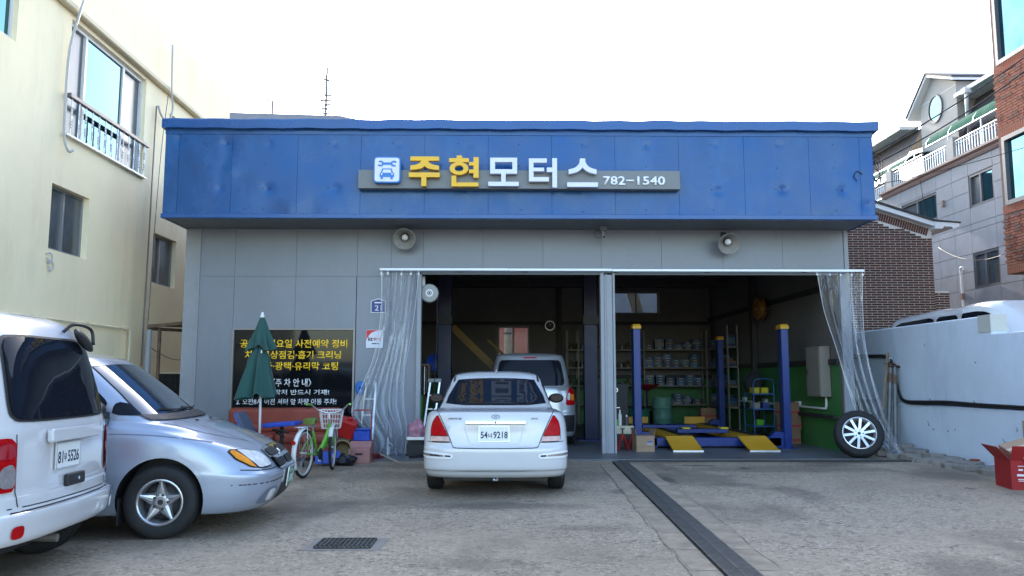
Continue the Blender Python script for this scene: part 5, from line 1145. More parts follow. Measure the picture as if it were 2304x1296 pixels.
ribbon('seam', bv, 'rear', [(-.74,.975),(-.4,.965),(0,.96),(.4,.965),(.74,.975)], .005, mat('white_shadow_line',(.55,.56,.58),.4,var=0), vb, off=.002)
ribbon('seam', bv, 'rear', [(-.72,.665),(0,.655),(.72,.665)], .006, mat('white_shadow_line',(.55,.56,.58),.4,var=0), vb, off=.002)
for s in (-1,1):
    vw = 'left' if s > 0 else 'right'; S = lambda x, z: (-s*x, z)
    for (a, b) in ((.55,1.45),(1.53,2.35),(2.45,3.35)): patch('side_window', bv, vw, [S(a,1.14),S(b,1.14),S(b-(.25 if b > 3 else 0),1.60),S(a+.05,1.60)], M_tint, VA, .006, .04, 1, .12)
    for x in (1.49,2.40,3.40): ribbon('seam', bv, vw, [S(x,.42),S(x,.8),S(x,1.1)], .007, M_gap, vb)
hh = MB(); Fh = face_frame(bv,'rear',.02,.985,.004); hh.prism(rrect(-.37,-.045,.37,.048,.02),0,.045,Fh); hh.build('tailgate_garnish', M_pwhite, VA, world=False, bevel=.014, seg=3)
plate(VA, face_frame(bv,'rear',-.05,.842,.010), .345, .170, M_plate_w, M_ink, [('81',-.115,-.012,.075,.082,.018),('무',-.045,-.018,.042,.055,.022),('5526',.075,-.012,.165,.082,.018)])
hh = MB(); Fh = face_frame(bv,'rear',.05,.662,.004); hh.prism(rrect(-.135,-.042,.135,.042,.012),0,.03,Fh); hd = hh.build('tailgate_handle', M_trim, VA, world=False, bevel=.006)
hh = MB(); hh.cyl(Fh @ Vector((.03,0,.03)), Fh @ Vector((.03,0,.034)), .012); hh.build('key_lock', M_chrome, hd, world=False)
# parking mirror on a curved arm at the window's upper corner
mr = MB(); c0, n0 = on(bv,'rear',.42,1.64,.0); c0 = c0 + n0*.06
mr.lathe([(math.sin(R(a)),-math.cos(R(a))) for a in range(0,181,15)],20,Matrix.Translation(c0) @ Matrix.Rotation(R(24),4,'X') @ Matrix.Rotation(R(25),4,'Y') @ Matrix.Diagonal((.035,.17,.06,1)))
pm = mr.build('parking_mirror', M_trim, VA, world=False, smooth=180)
p1, _ = on(bv,'rear',.26,1.72,.01); p2, _ = on(bv,'rear',.56,1.66,.02)
mr = MB(); mr.tube(catmull([p1, p1+Vector((-.05,-.06,.06)), p2+Vector((-.07,.02,.09)), c0+Vector((-.02,-.13,-.03))],6),.013,8); mr.build('mirror_arm', M_trim, pm, world=False, smooth=180)
ex = MB(); ex.cyl((.10,.02,.26),(.8,.02,.28),.028,n=14); ex.build('exhaust_pipe', mat('dull_exhaust',(.25,.24,.23),.5,.7,var=.2), VA, world=False, smooth=50)
ex = MB(); ex.bx(.35,4.6,-.68,.68,.20,.36); ex.cyl((.62,-.6,.33),(.62,.6,.33),.06); ex.bx(.30,.42,-.45,-.25,.22,.34); ex.build('underbody', M_trim, VA, world=False)
bpr = MB(); 
# ---------------------------------------------------------------- clear vinyl curtains
def vinyl():
    m = bpy.data.materials.new('clear_vinyl'); m.use_nodes = True; nt = m.node_tree; n = nt.nodes; L = nt.links; n.clear()
    out = n.new('ShaderNodeOutputMaterial'); tr = n.new('ShaderNodeBsdfTransparent'); tr.inputs[0].default_value = (.96,.97,.985,1)
    gl = n.new('ShaderNodeBsdfGlossy'); gl.inputs['Roughness'].default_value = .10; gl.inputs[0].default_value = (.95,.97,1,1)
    df = n.new('ShaderNodeBsdfTranslucent'); df.inputs[0].default_value = (.75,.78,.85,1); d2 = n.new('ShaderNodeBsdfDiffuse'); d2.inputs[0].default_value = (.70,.74,.82,1)
    tc = n.new('ShaderNodeTexCoord'); mp = n.new('ShaderNodeMapping'); mp.inputs['Scale'].default_value = (3.2,3.2,.55); L.new(tc.outputs['Object'], mp.inputs[0])
    nz = n.new('ShaderNodeTexNoise'); nz.inputs['Scale'].default_value = 2.2; nz.inputs['Detail'].default_value = 5; nz.inputs['Distortion'].default_value = .6; L.new(mp.outputs[0], nz.inputs['Vector'])
    bp = n.new('ShaderNodeBump'); bp.inputs['Strength'].default_value = .5; bp.inputs['Distance'].default_value = .06; L.new(nz.outputs['Fac'], bp.inputs['Height'])
    for q in (gl, df, d2): L.new(bp.outputs[0], q.inputs['Normal'])
    def crease(sc, lo, st):
        mq = n.new('ShaderNodeMapping'); mq.inputs['Scale'].default_value = st; mq.inputs['Rotation'].default_value = (0, lo, 0); L.new(tc.outputs['Object'], mq.inputs[0])
        z = n.new('ShaderNodeTexNoise'); z.inputs['Scale'].default_value = sc; z.inputs['Detail'].default_value = 2; z.inputs['Distortion'].default_value = .8; L.new(mq.outputs[0], z.inputs['Vector'])
        s1 = n.new('ShaderNodeMath'); s1.operation = 'SUBTRACT'; L.new(z.outputs['Fac'], s1.inputs[0]); s1.inputs[1].default_value = .5
        s2 = n.new('ShaderNodeMath'); s2.operation = 'ABSOLUTE'; L.new(s1.outputs[0], s2.inputs[0])
        r = n.new('ShaderNodeMapRange'); r.inputs[1].default_value = 0; r.inputs[2].default_value = .016; r.inputs[3].default_value = 1; r.inputs[4].default_value = 0; L.new(s2.outputs[0], r.inputs[0]); return r.outputs[0]
    c1 = crease(1.7, .10, (3.0,3.0,.30)); c2 = crease(1.3, -.22, (2.6,2.6,.42))
    mxn = n.new('ShaderNodeMath'); mxn.operation = 'MAXIMUM'; L.new(c1, mxn.inputs[0]); L.new(c2, mxn.inputs[1])
    gate = n.new('ShaderNodeTexNoise'); gate.inputs['Scale'].default_value = 1.6; L.new(tc.outputs['Object'], gate.inputs['Vector'])
    gr_ = n.new('ShaderNodeMapRange'); gr_.inputs[1].default_value = .42; gr_.inputs[2].default_value = .62; gr_.inputs[3].default_value = .0; gr_.inputs[4].default_value = .6; L.new(gate.outputs['Fac'], gr_.inputs[0])
    cm = n.new('ShaderNodeMath'); cm.operation = 'MULTIPLY_ADD'; L.new(mxn.outputs[0], cm.inputs[0]); L.new(gr_.outputs[0], cm.inputs[1]); cm.inputs[2].default_value = .07
    lw = n.new('ShaderNodeLayerWeight'); lw.inputs[0].default_value = .28; L.new(bp.outputs[0], lw.inputs['Normal'])
    mr = n.new('ShaderNodeMapRange'); mr.inputs[3].default_value = .05; mr.inputs[4].default_value = .5; L.new(lw.outputs['Facing'], mr.inputs[0])
    a = n.new('ShaderNodeMixShader'); L.new(mr.outputs[0], a.inputs[0]); L.new(tr.outputs[0], a.inputs[1]); L.new(gl.outputs[0], a.inputs[2])
    dd = n.new('ShaderNodeMixShader'); dd.inputs[0].default_value = .5; L.new(df.outputs[0], dd.inputs[1]); L.new(d2.outputs[0], dd.inputs[2])
    b = n.new('ShaderNodeMixShader'); L.new(cm.outputs[0], b.inputs[0]); L.new(a.outputs[0], b.inputs[1]); L.new(dd.outputs[0], b.inputs[2]); L.new(b.outputs[0], out.inputs[0])
    return m
M_vinyl = vinyl(); M_hem = mat('vinyl_hem',(.62,.64,.68),.35,var=.05)
def curtain(name, label, le, re, ploc, npl, seed):
    T = thing(name, label, 'curtain', ploc); rr = random.Random(seed)
    A = catmull(le, 14); B = catmull(re, 14); rows = []; nu = npl*12; ph = [rr.uniform(-.9,.9) for _ in range(npl+2)]; am = [rr.uniform(.6,1.4) for _ in range(npl+2)]
    for i, (p, q) in enumerate(zip(A, B)):
        v = i/(len(A)-1); row = []
        for k in range(nu+1):
            u = k/nu; u = u + .055*math.sin(6.1*u+seed) *math.sin(math.pi*u) + .03*math.sin(15*u+2*seed)*math.sin(math.pi*u); f = max(0,min(npl-1e-6,u*npl)); j = int(f); fr = f-j; amp = (am[j]*(1-fr)+am[min(j+1,npl)]*fr); pp = ph[j]*(1-fr)+ph[min(j+1,npl)]*fr
            d = .06*amp*math.sin(2*math.pi*f + pp*v*2.2 + .5*math.sin(3*v+j)) + .018*math.sin(5.3*f+9*v+seed) + .012*math.sin(13*v+4.0*u*npl)*v
            x = p.lerp(q, u); w = .018*math.sin(4*math.pi*f+6*v)
            row.append((x.x+w, x.y+d, x.z + (.02*math.sin(f*4) if v > .97 else 0)))
        rows.append(row)
    m = MB(); m.grid(rows); m.build('sheet', M_vinyl, T, smooth=180, recalc=False)
    for col in (0, nu):
        m = MB(); m.tube([r[col] for r in rows], .0045, 5); m.build('hem', M_hem, T, smooth=180)
    for k in range(npl+1):
        m = MB(); p = Vector(rows[0][min(nu,k*12)]); m.lathe([(.012,0),(.018,0),(.018,.004),(.012,.004)],10,Matrix.Translation(p+Vector((0,-.008,-.03))) @ Matrix.Rotation(R(90),4,'X'),close=True); m.tube([p+Vector((0,-.01,-.02)),p+Vector((0,-.005,.03)),(p.x,14.53,3.325)],.004,5); m.build('eyelet', M_alu, T)
    return T
curtain('vinyl_curtain', 'clear vinyl curtain gathered at the left side of the garage opening', [(-2.16,14.53,3.29),(-2.17,14.52,2.5),(-2.28,14.45,1.75),(-2.46,14.35,1.2),(-2.58,14.28,.75),(-2.22,14.26,.25),(-2.20,14.25,.05)], [(-1.48,14.53,3.29),(-1.56,14.52,2.6),(-1.63,14.50,2.1),(-1.70,14.45,1.5),(-1.68,14.35,.95),(-1.62,14.3,.5),(-1.66,14.28,.04)], (-1.9,14.4,0), 4, 3)
curtain('vinyl_curtain', 'clear vinyl curtain bunched towards the alloy wheel at the right of the garage opening', [(5.80,14.53,3.29),(5.90,14.52,2.6),(6.08,14.46,1.9),(6.22,14.38,1.25),(6.42,14.25,.55),(6.86,14.1,.03)], [(6.66,14.53,3.29),(6.60,14.52,2.6),(6.58,14.46,2.0),(6.66,14.38,1.35),(6.80,14.25,.7),(6.98,14.12,.05)], (6.4,14.4,0), 4, 5)

# ---------------------------------------------------------------- things along the left wall
M_canvas = mat('green_canvas',(.020,.080,.070),.85,var=.12,vs=6,bump=.3,bs=180,sheen=.2)
U = thing('folded_parasol', 'closed green garden parasol standing in front of the shop window', 'parasol', (-3.93,13.3,0))
m = MB(); m.cyl((-3.90,13.3,.08),(-3.925,13.3,2.36),.021,n=12); m.build('pole', mat('white_pole',(.70,.71,.72),.35,.2), U, smooth=50)
def folded(z1, z0, r1, r0, seed, nf=9, dx=0):
    rr = random.Random(seed); rows = []; ph = [rr.uniform(0,6) for _ in range(4)]; n = 96
    for i in range(26):
        t = i/25; row = []
        for k in range(n):
            a = 2*math.pi*k/n; base = r1+(r0-r1)*(t**.8)
            pl = t*(.34*math.sin(nf*a+ph[0]+1.4*math.sin(2.2*t+ph[1])+.8*math.sin(2*a+ph[3])) + .26*math.sin(4*a+ph[2]-2.2*t) + .13*math.sin(13*a+ph[3]+2*t) + .10*abs(math.sin(3.5*a+ph[1]+t)))
            r = base*(1+pl) - (.05*math.exp(-((t-.38)/.09)**2) if seed == 2 else 0)
            row.append((-3.925+dx*t+r*math.cos(a)*1.12, 13.3+r*math.sin(a)*.9, z1+(z0-z1)*t + .035*t*math.sin(3*a+ph[1]) + .02*t*math.sin(nf*a)))
        rows.append(row)
    return rows
m = MB(); m.grid(folded(2.36,1.07,.022,.212,2,8,-.045), closed=True); m.build('canopy', M_canvas, U, smooth=180)
m = MB(); m.grid(folded(2.38,1.86,.028,.150,4,7,.01), closed=True); m.build('vent_cap', M_canvas, U, smooth=180)
m = MB(); m.lathe([(0,2.46),(.022,2.45),(.024,2.41),(.035,2.40),(.035,2.37),(.02,2.36)],14,Matrix.Translation((-3.925,13.3,0))); m.build('finial', M_white, U, smooth=50)
m = MB(); m.box((-3.86,13.10,1.80),(.02,.012,.045)); m.build('strap_tag', M_white, U)
m = MB(); m.lathe([(0,.0),(.24,.0),(.24,.05),(.05,.09),(.03,.26),(.0,.26)],24,Matrix.Translation((-3.90,13.3,0))); m.build('base', M_dksteel, U, smooth=40)
# sofa
M_sofa = mat('worn_red_leatherette',(.27,.055,.035),.45,var=.15,vs=3,dirt=.4,dirtcol=(.12,.03,.02),bump=.15,bs=25)
S = thing('red_sofa', 'worn orange red sofa against the wall under the shop window', 'sofa', (-3.7,14.1,0))
def cushion(x0,x1,y0,y1,z0,z1,name,bev=.07):
    m = MB(); m.bx(x0,x1,y0,y1,z0,z1); m.build(name, M_sofa, S, bevel=bev, seg=4, smooth=None)
cushion(-4.72,-2.78,14.15,14.42,.42,.86,'backrest'); cushion(-4.70,-2.80,13.98,14.26,.44,.62,'lumbar_roll',.08); cushion(-4.72,-3.76,13.55,14.15,.28,.46,'seat_cushion'); cushion(-3.75,-2.80,13.55,14.15,.28,.46,'seat_cushion'); cushion(-4.72,-2.78,13.60,14.40,.06,.30,'base',.03)
# office chair
O = thing('office_chair', 'blue office chair with grey back standing by the parasol pole', 'chair', (-3.45,12.75,0))
M_bpl = mat('blue_plastic',(.02,.07,.42),.3,var=.15,vs=6); M_cgrey = mat('grey_blue_fabric',(.09,.11,.16),.8,var=.15,vs=20)
m = MB(); M_ = Matrix.Translation((-3.40,12.75,.66)) @ Matrix.Rotation(R(-4),4,'Y'); m.prism(rrect(-.26,-.24,.28,.24,.09),-.03,.035,M_); m.build('seat', M_bpl, O, bevel=.015, seg=2)
m = MB(); M_ = Matrix.Translation((-3.93,12.75,.62)) @ Matrix.Rotation(R(62),4,'Y') @ Matrix.Rotation(R(90),4,'Z'); m.prism(rrect(-.24,-.30,.24,.26,.13),-.03,.02,M_); bk = m.build('backrest', M_cgrey, O, bevel=.012, seg=2)
m = MB(); m.prism(rrect(-.255,-.315,.255,.275,.14),-.045,-.028,M_); m.build('back_shell', mat('blue_rim',(.05,.11,.42),.4), O, bevel=.006)
m = MB(); m.cyl((-3.40,12.75,.16),(-3.40,12.75,.62),.03,n=12); m.build('gas_lift', M_dksteel, O, smooth=50)
m = MB(); m.tube([(-3.5,12.6,.58),(-3.32,12.5,.57),(-3.22,12.45,.55)],.018,8); m.tube([(-3.45,12.62,.54),(-3.36,12.5,.52),(-3.28,12.42,.49)],.018,8); m.build('lever', M_black_rub, O)
for i in range(5):
    a = 2*math.pi*i/5+.25; e = Vector((-3.40+.34*math.cos(a),12.75+.34*math.sin(a),.09))
    m = MB(); m.bar((-3.40,12.75,.16),e,.05,.035); lg = m.build('leg', M_black_rub, O, bevel=.005)
    m = MB(); m.cyl(e+Vector((-.025,.0,-.055)),e+Vector((.025,0,-.055)),.033,n=14); m.cyl(e+Vector((0,0,-.05)),e,.012,n=8); m.build('caster', M_black_rub, lg, smooth=40)
# bicycle
BK = thing('green_bicycle', 'green step-through bicycle with white mudguards and wire basket in front of the sofa', 'bicycle', (-2.72,11.38,0), R(90-10))
M_bg = mat('bicycle_green',(.13,.42,.03),.3,var=.08,coat=.6); M_spoke = mat('spoke_wire',(.4,.4,.4),.4,.8,var=0)
def L_(p): return p
def wheel(xc, par, name, turn=0):
    Mw = Matrix.Translation((xc,0,.335)) @ Matrix.Rotation(turn,4,'Z') @ Matrix.Rotation(R(90),4,'X')
    t = MB(); ringp = lambda r, n=48: [Mw @ Vector((r*math.cos(2*math.pi*i/n), r*math.sin(2*math.pi*i/n), 0)) for i in range(n)]
    t.tube(ringp(.315),.021,8,closed=True); w = t.build(name, M_tyre, par, world=False, smooth=180)
    t = MB(); t.lathe([(.278,-.012),(.298,-.013),(.300,0),(.298,.013),(.278,.012)],48,Mw,close=True); t.build('rim', mat('white_rim',(.55,.55,.53),.4,.2), w, world=False, smooth=40)
    t = MB()
    for i in range(32):
        a = 2*math.pi*i/32; b = a+(.35 if i%2 else -.35); s = .028*(1 if i%4 < 2 else -1); t.tube([Mw @ Vector((.02*math.cos(b),.02*math.sin(b),s)), Mw @ Vector((.282*math.cos(a),.282*math.sin(a),0))],.0016,4,caps=False)
    t.build('spokes', M_spoke, w, world=False)
    t = MB(); t.cyl(Mw @ Vector((0,0,-.045)), Mw @ Vector((0,0,.045)), .018, n=12); t.build('hub', M_alu, w, world=False, smooth=50)
    return Mw, w
Mr, rw_ = wheel(0, BK, 'wheel'); FT = R(14); Mf, fw_ = wheel(1.06, BK, 'wheel', FT)
def guard(Mw, a0, a1, par):
    rows = []
    for i in range(25):
        a = R(a0+(a1-a0)*i/24); rows.append([Mw @ Vector(((.352-.012*abs(s)**2)*math.cos(a),(.352-.012*abs(s)**2)*math.sin(a),s*.034)) for s in (-1,-.5,0,.5,1)])
    g_ = MB(); g_.grid(rows); o = g_.build('mudguard', mat('white_mudguard',(.70,.70,.68),.35,var=.06,dirt=.3), par, world=False, smooth=60); sd = o.modifiers.new('t','SOLIDIFY'); sd.thickness = .003
guard(Mr, 60, 215, BK); guard(Mf, 20, 150, BK)
HT = Vector((.90,0,.66)); HB = Vector((.935,0,.50)); BB = Vector((.46,0,.285)); SL = Vector((.30,0,.62)); fr = MB()
fr.tube(catmull([HT+Vector((0.01,0,-.03)),(.74,0,.46),(.58,0,.34),BB],6),.030,10); fr.tube(catmull([HB,(.76,0,.40),(.60,0,.32),(.50,0,.30)],6),.020,8); fr.build('frame', M_bg, BK, world=False, smooth=180)
fr = MB(); fr.tube([BB,(.36,0,.50),SL],.017,10)
for s in (-1,1): fr.tube([BB+Vector((0,s*.03,0)),(.25,s*.05,.30),(0,s*.055,.335)],.010,8); fr.tube([SL+Vector((.0,s*.015,-.02)),(0,s*.055,.335)],.008,8)
fr.build('rear_stays', M_bg, BK, world=False, smooth=180)
fr = MB(); fr.cyl(HB-Vector((0,0,.02)),HT+Vector((0,0,.04)),.024,n=14); fr.build('head_tube', M_bg, BK, world=False, smooth=50)
Rt = Matrix.Translation((.95,0,0)) @ Matrix.Rotation(FT,4,'Z') @ Matrix.Translation((-.95,0,0))
fr = MB()
for s in (-1,1): fr.tube([Rt @ Vector((.94,s*.02,.50)), Rt @ Vector((.955,s*.05,.50-.03)), Rt @ Vector((1.03,s*.05,.36)), Rt @ Vector((1.06,s*.05,.335))],.012,8)
fr.build('fork', M_bg, BK, world=False, smooth=180)
fr = MB(); fr.cyl(HT,HT+Vector((-.02,0,.20)),.013,n=10); bp_ = [Rt @ Vector(p) for p in ((.74,-.30,.99),(.80,-.27,.98),(.88,-.18,.90),(.90,-.06,.86),(.90,.06,.86),(.88,.18,.90),(.80,.27,.98),(.74,.30,.99))]
fr.tube(catmull(bp_,5),.012,8); hbr = fr.build('handlebar', M_alu, BK, world=False, smooth=180)
for s in (-1,1):
    g_ = MB(); g_.cyl(Rt @ Vector((.80,s*.275,.982)), Rt @ Vector((.68,s*.315,.992)),.017,n=10); g_.build('grip', M_bg, hbr, world=False, smooth=50)
    g_ = MB(); g_.tube([Rt @ Vector((.83,s*.25,.95)), Rt @ Vector((.78,s*.29,.93)), Rt @ Vector((.70,s*.32,.93))],.006,6); g_.build('brake_lever', M_black_rub, hbr, world=False)
bs_ = MB(); 
def bpt(u,v,z): f = (z-.62)/.28; return Rt @ Vector((1.00+u*(.10+.03*f)+.03, v*(.13+.04*f), z))
for z in (.62,.69,.76,.83,.90): bs_.tube([bpt(-1,-1,z),bpt(1,-1,z),bpt(1,1,z),bpt(-1,1,z)],.0032 if z<.9 else .005,5,closed=True)
for k in range(9):
    t_ = -1+2*k/8
    for (a,b) in (((t_,-1),(t_,-1)),((t_,1),(t_,1)),((1,t_),(1,t_)),((-1,t_),(-1,t_))): bs_.tube([bpt(*a,.62),bpt(*b,.90)],.0028,4)
    bs_.tube([bpt(t_,-1,.62),bpt(t_,1,.62)],.0028,4)
bs_.build('basket', mat('white_wire',(.68,.66,.64),.4,var=.1,dirt=.3), BK, world=False)
sd_ = MB(); Q = [(-.13,.085,.0),(-.12,.09,.05),(-.02,.08,.055),(.06,.035,.05),(.14,.022,.035)]; rows = []
for (x,w,zt) in Q: rows.append([(.27+x, w*math.cos(R(a)), .755+zt*.5+.035*math.sin(R(a)) ) for a in range(0,360,30)])
sd_.grid(rows, closed=True); sd_.f += [tuple(range(12)), tuple(48+k for k in range(12))]; sd_.mi += [0,0]
sd_.build('saddle', mat('saddle_green',(.10,.16,.02),.5,var=.4,vs=8), BK, world=False, smooth=60)
sd_ = MB(); sd_.cyl(SL,(.27,0,.75),.013,n=10); 
for s in (-1,1): sd_.tube([(.17,s*.04,.73),(.20,s*.04,.70),(.24,s*.04,.735)],.008,6)
sd_.build('seat_post', M_alu, BK, world=False, smooth=50)
rk = MB()
for y in (-.055,-.02,.02,.055): rk.tube([(-.20,y,.70),(.26,y,.70)],.006,6)
for x in (-.20,.0,.24): rk.tube([(x,-.06,.70),(x,.06,.70)],.006,6)
for s in (-1,1): rk.tube([(-.05,s*.06,.70),(0,s*.065,.335)],.006,6)
rk.build('rear_rack', M_alu, BK, world=False, smooth=180)
ck = MB(); Mc = Matrix.Translation((.46,-.05,.285)) @ Matrix.Rotation(R(90),4,'X'); ck.lathe([(.0,0),(.085,0),(.09,.004),(.085,.008),(0,.008)],28,Mc); ck.tube([(.46,-.07,.285),(.50,-.08,.13)],.010,6); ck.tube([(.46,.06,.285),(.42,.07,.44)],.010,6); ck.build('crank', M_dksteel, BK, world=False)
for (x,y,z) in ((.50,-.12,.125),(.42,.11,.445)):
    pd = MB(); pd.box((x,y,z),(.09,.07,.022)); pd.build('pedal', M_black_rub, BK, world=False)
cg = MB(); cg.prism(rrect(-.12,-.035,.12,.035,.03),0,.012,Matrix.Translation((.46,.055,.33)) @ Matrix.Rotation(R(90),4,'X')); cg.build('chain_guard', M_white, BK, world=False)
st = MB(); st.tube([(0,.07,.33),(-.02,.14,.02),(-.20,.20,.012)],.008,6); st.build('kickstand', M_rust, BK, world=False)
rf = MB(); rf.cyl((-.345,0,.50),(-.362,0,.51),.028,n=14); rf.build('reflector', M_red, BK, world=False)
# clutter right of the bicycle
def lathe_thing(name, label, cat, parts, loc, rx=0, ry=0, rz=0, n=28):
    T = thing(name, label, cat, loc); T.rotation_euler = (rx, ry, rz)
    for pn, prof, mt in parts: m = MB(); m.lathe(prof, n); m.build(pn, mt, T, world=False, smooth=45)
    return T
m_redp = mat('red_plastic',(.42,.018,.016),.3,var=.1)
T = thing('red_canister', 'tilted red plastic canister beside the bicycle front wheel', 'canister', (-2.60,13.62,.42)); T.rotation_euler = (R(20),R(18),R(12))
m = MB(); m.prism(rrect(-.15,-.12,.15,.12,.05),0,.30); m.build('body', m_redp, T, world=False, bevel=.03, seg=3); m = MB(); m.cyl((0,0,.30),(0,0,.34),.04,n=16); m.build('cap', m_redp, T, world=False, bevel=.005)
m = MB(); m.bx(-2.78,-2.48,13.52,13.85,.0,.40); tag(m.build('timber_crate', M_rust, bevel=.004), 'low dark crate supporting the red canister', 'crate')
lathe_thing('round_basket', 'round brown basket lying open towards the viewer under the red canister', 'basket', [('wall',[(.10,0),(.12,.0),(.135,.12),(.140,.20),(.130,.20),(.122,.12),(.11,.012),(0,.012)],mat('wicker_brown',(.20,.14,.07),.7,var=.3,vs=25,bump=.6,bs=60)),('rim',[(.128,.19),(.146,.19),(.146,.207),(.128,.207)],mat('wicker_rim',(.26,.19,.10),.7,var=.3,vs=25))], (-2.57,13.40,.19), R(75), 0, R(8))
lathe_thing('white_basin', 'shallow white basin on the ground under the basket', 'basin', [('bowl',[(0,0),(.16,0),(.21,.11),(.22,.115),(.205,.11),(.155,.012),(0,.012)],M_white)], (-2.58,13.35,.02))
def blob(name, label, cat, loc, sx, sy, sz, m_, seed, amp=.18, n=26):
    rr = random.Random(seed); k = [(rr.uniform(1,5),rr.uniform(1,5),rr.uniform(0,6)) for _ in range(6)]; rows = []
    for i in range(15):
        t = math.pi*i/14; row = []
        for j in range(n):
            p = 2*math.pi*j/n; r = 1+amp*sum(math.sin(a*t*1.5+c)*math.cos(round(b)*p+c) for a,b,c in k)/2.2
            z = math.cos(t)*r; z = max(z,-.55); row.append((loc[0]+sx*math.sin(t)*math.cos(p)*r, loc[1]+sy*math.sin(t)*math.sin(p)*r, loc[2]+sz*(z+.55)))
        rows.append(row)
    m = MB(); m.grid(rows, closed=True); return tag(m.build(name, m_, smooth=50), label, cat)
blob('black_rubbish_bag', 'crumpled black plastic bag on the ground beside the pink cart', 'bag', (-2.52,13.05,0), .22,.16,.10, mat('black_plastic_film',(.012,.012,.014),.25,var=.2), 3, .3)
T = thing('blue_crate_lid', 'flat blue plastic crate side leaning behind the bicycle front wheel', 'lid', (-2.72,12.95,.0)); m = MB(); M_ = Matrix.Translation((-2.72,12.95,.13)) @ Matrix.Rotation(R(8),4,'Z') @ Matrix.Rotation(R(70),4,'X'); m.prism(rrect(-.19,-.10,.19,.10,.02),-.012,.012,M_); m.build('panel', M_bpl, T); m = MB(); m.prism(rrect(-.14,-.06,-.10,.0,.01),.012,.014,M_); m.prism(rrect(.08,-.02,.12,.06,.01),.012,.014,M_); m.build('print', M_tw, T)
C = thing('pink_cart', 'faded pink scoop cart with tall red handle frame holding a blue box', 'cart', (-2.28,13.45,0)); m_pk = mat('faded_pink_plastic',(.40,.19,.17),.6,var=.12,vs=5,dirt=.4,dirtcol=(.22,.12,.11))
m = MB(); Fq = Matrix(((0,0,1,-2.47),(1,0,0,13.30),(0,1,0,0),(0,0,0,1))); m.prism([(0,0),(.44,0),(.44,.34),(.20,.34),(.09,.25),(.0,.235)],0,.36,Fq); m.build('hopper', m_pk, C, bevel=.012, seg=2)
m = MB(); m.prism(rrect(-.06,-.018,.06,.018,.017),0,.004,frame((-2.29,13.298,.15),(1,0,0),(0,0,1))); m.build('grip_slot', M_trim, C); m = MB(); m.prism([(-.07,.0),(.07,.0),(.05,.03),(-.05,.03)],0,.025,frame((-2.29,13.297,.165),(1,0,0),(0,0,1))); m.build('grip_lip', m_pk, C)
m = MB(); m.tube([(-2.45,13.56,.30),(-2.44,13.56,.80),(-2.42,13.56,.845),(-2.16,13.56,.845),(-2.14,13.56,.80),(-2.13,13.56,.30)],.011,8); m.build('handle_frame', mat('faded_red_tube',(.32,.07,.06),.5,var=.2,vs=9), C, smooth=60)
for i in range(5): m = MB(); m.cyl((-2.36+i*.035,13.56,.845),(-2.345+i*.035,13.56,.845),.016,n=10); m.build('grip_rib', mat('faded_red_tube',(.32,.07,.06),.5), C)
B_ = thing('blue_box', 'small blue lidded box sitting on top of the pink cart', 'box', (-2.28,13.6,.34)); m = MB(); m.bx(-2.42,-2.15,13.50,13.70,.342,.515); m.build('body', M_bpl, B_, bevel=.012); m = MB(); m.bx(-2.43,-2.14,13.49,13.71,.516,.545); m.build('lid', M_bpl, B_, bevel=.008)
T = thing('hanging_hat', 'blue hat hanging on the grey wall beside the shop window', 'hat', (-2.52,14.66,1.22)); m = MB(); m.lathe([(math.sin(R(a)),-math.cos(R(a))) for a in range(0,181,15)],20,Matrix.Translation((-2.53,14.66,1.20)) @ Matrix.Diagonal((.085,.045,.125,1))); m.build('crown', mat('blue_cloth',(.04,.17,.50),.8,var=.2), T, smooth=180); m = MB(); m.box((-2.50,14.61,1.20),(.07,.02,.05)); m.build('print', mat('navy_cloth',(.015,.04,.18),.8), T)
T = thing('step_ladder', 'aluminium ladder leaning behind the clear curtain', 'ladder', (-2.35,14.5,0))
for dx_ in (0,.24): m = MB(); m.bar((-2.48+dx_,14.28,.02),(-2.40+dx_*.7,14.62,1.28),.03,.05); m.build('rail', M_alu, T)
for i in range(4): m = MB(); f_ = (i+.6)/4.6; m.bar((-2.48+.08*f_,14.28+.34*f_,1.28*f_),(-2.24+.0*f_,14.28+.34*f_,1.28*f_),.04,.02); m.build('rung', M_alu, T)
T = thing('metal_kettle_pump', 'small grey metal pump standing behind the bottom of the clear curtain', 'pump', (-1.98,14.2,0)); m = MB(); m.lathe([(0,0),(.075,0),(.075,.14),(.05,.18),(.03,.20),(.025,.34),(.0,.35)],18,Matrix.Translation((-1.98,14.45,0))); m.build('body', M_pgrey, T, smooth=45); m = MB(); m.tube([(-2.05,14.45,.05),(-2.06,14.45,.20),(-1.98,14.45,.26),(-1.90,14.45,.20),(-1.91,14.45,.05)],.012,6); m.build('handle', M_alu, T)
T = thing('long_handled_dustpan', 'dark red dustpan with a long wooden handle lying on the ground', 'dustpan', (-2.0,13.5,0)); m = MB(); m.add([(-2.14,13.62,.01),(-1.94,13.66,.01),(-1.98,13.80,.10),(-2.12,13.78,.10)],[(0,1,2,3)]); m.cyl((-2.08,13.50,.12),(-2.02,13.68,.10),.03,n=10); m.build('pan', mat('dark_red_plastic',(.16,.02,.03),.5), T); m = MB(); m.cyl((-2.03,13.72,.12),(-1.62,13.18,.022),.015,n=10); m.build('handle', mat('wood_handle',(.38,.31,.24),.7,var=.2,vs=9), T, smooth=50)
T = thing('black_hoses', 'loose bundle of black hoses hanging at the end of the sofa', 'hose', (-2.6,14.2,0))
for i in range(4): m = MB(); m.tube(catmull([(-2.70+.03*i,14.5,.82-.05*i),(-2.5,14.3+.05*i,.60),(-2.40+.05*i,14.1,.35),(-2.30,14.0+.04*i,.12),(-2.2+.08*i,13.95,.03)],6),.018,7); m.build('hose', M_black_rub, T, smooth=180)
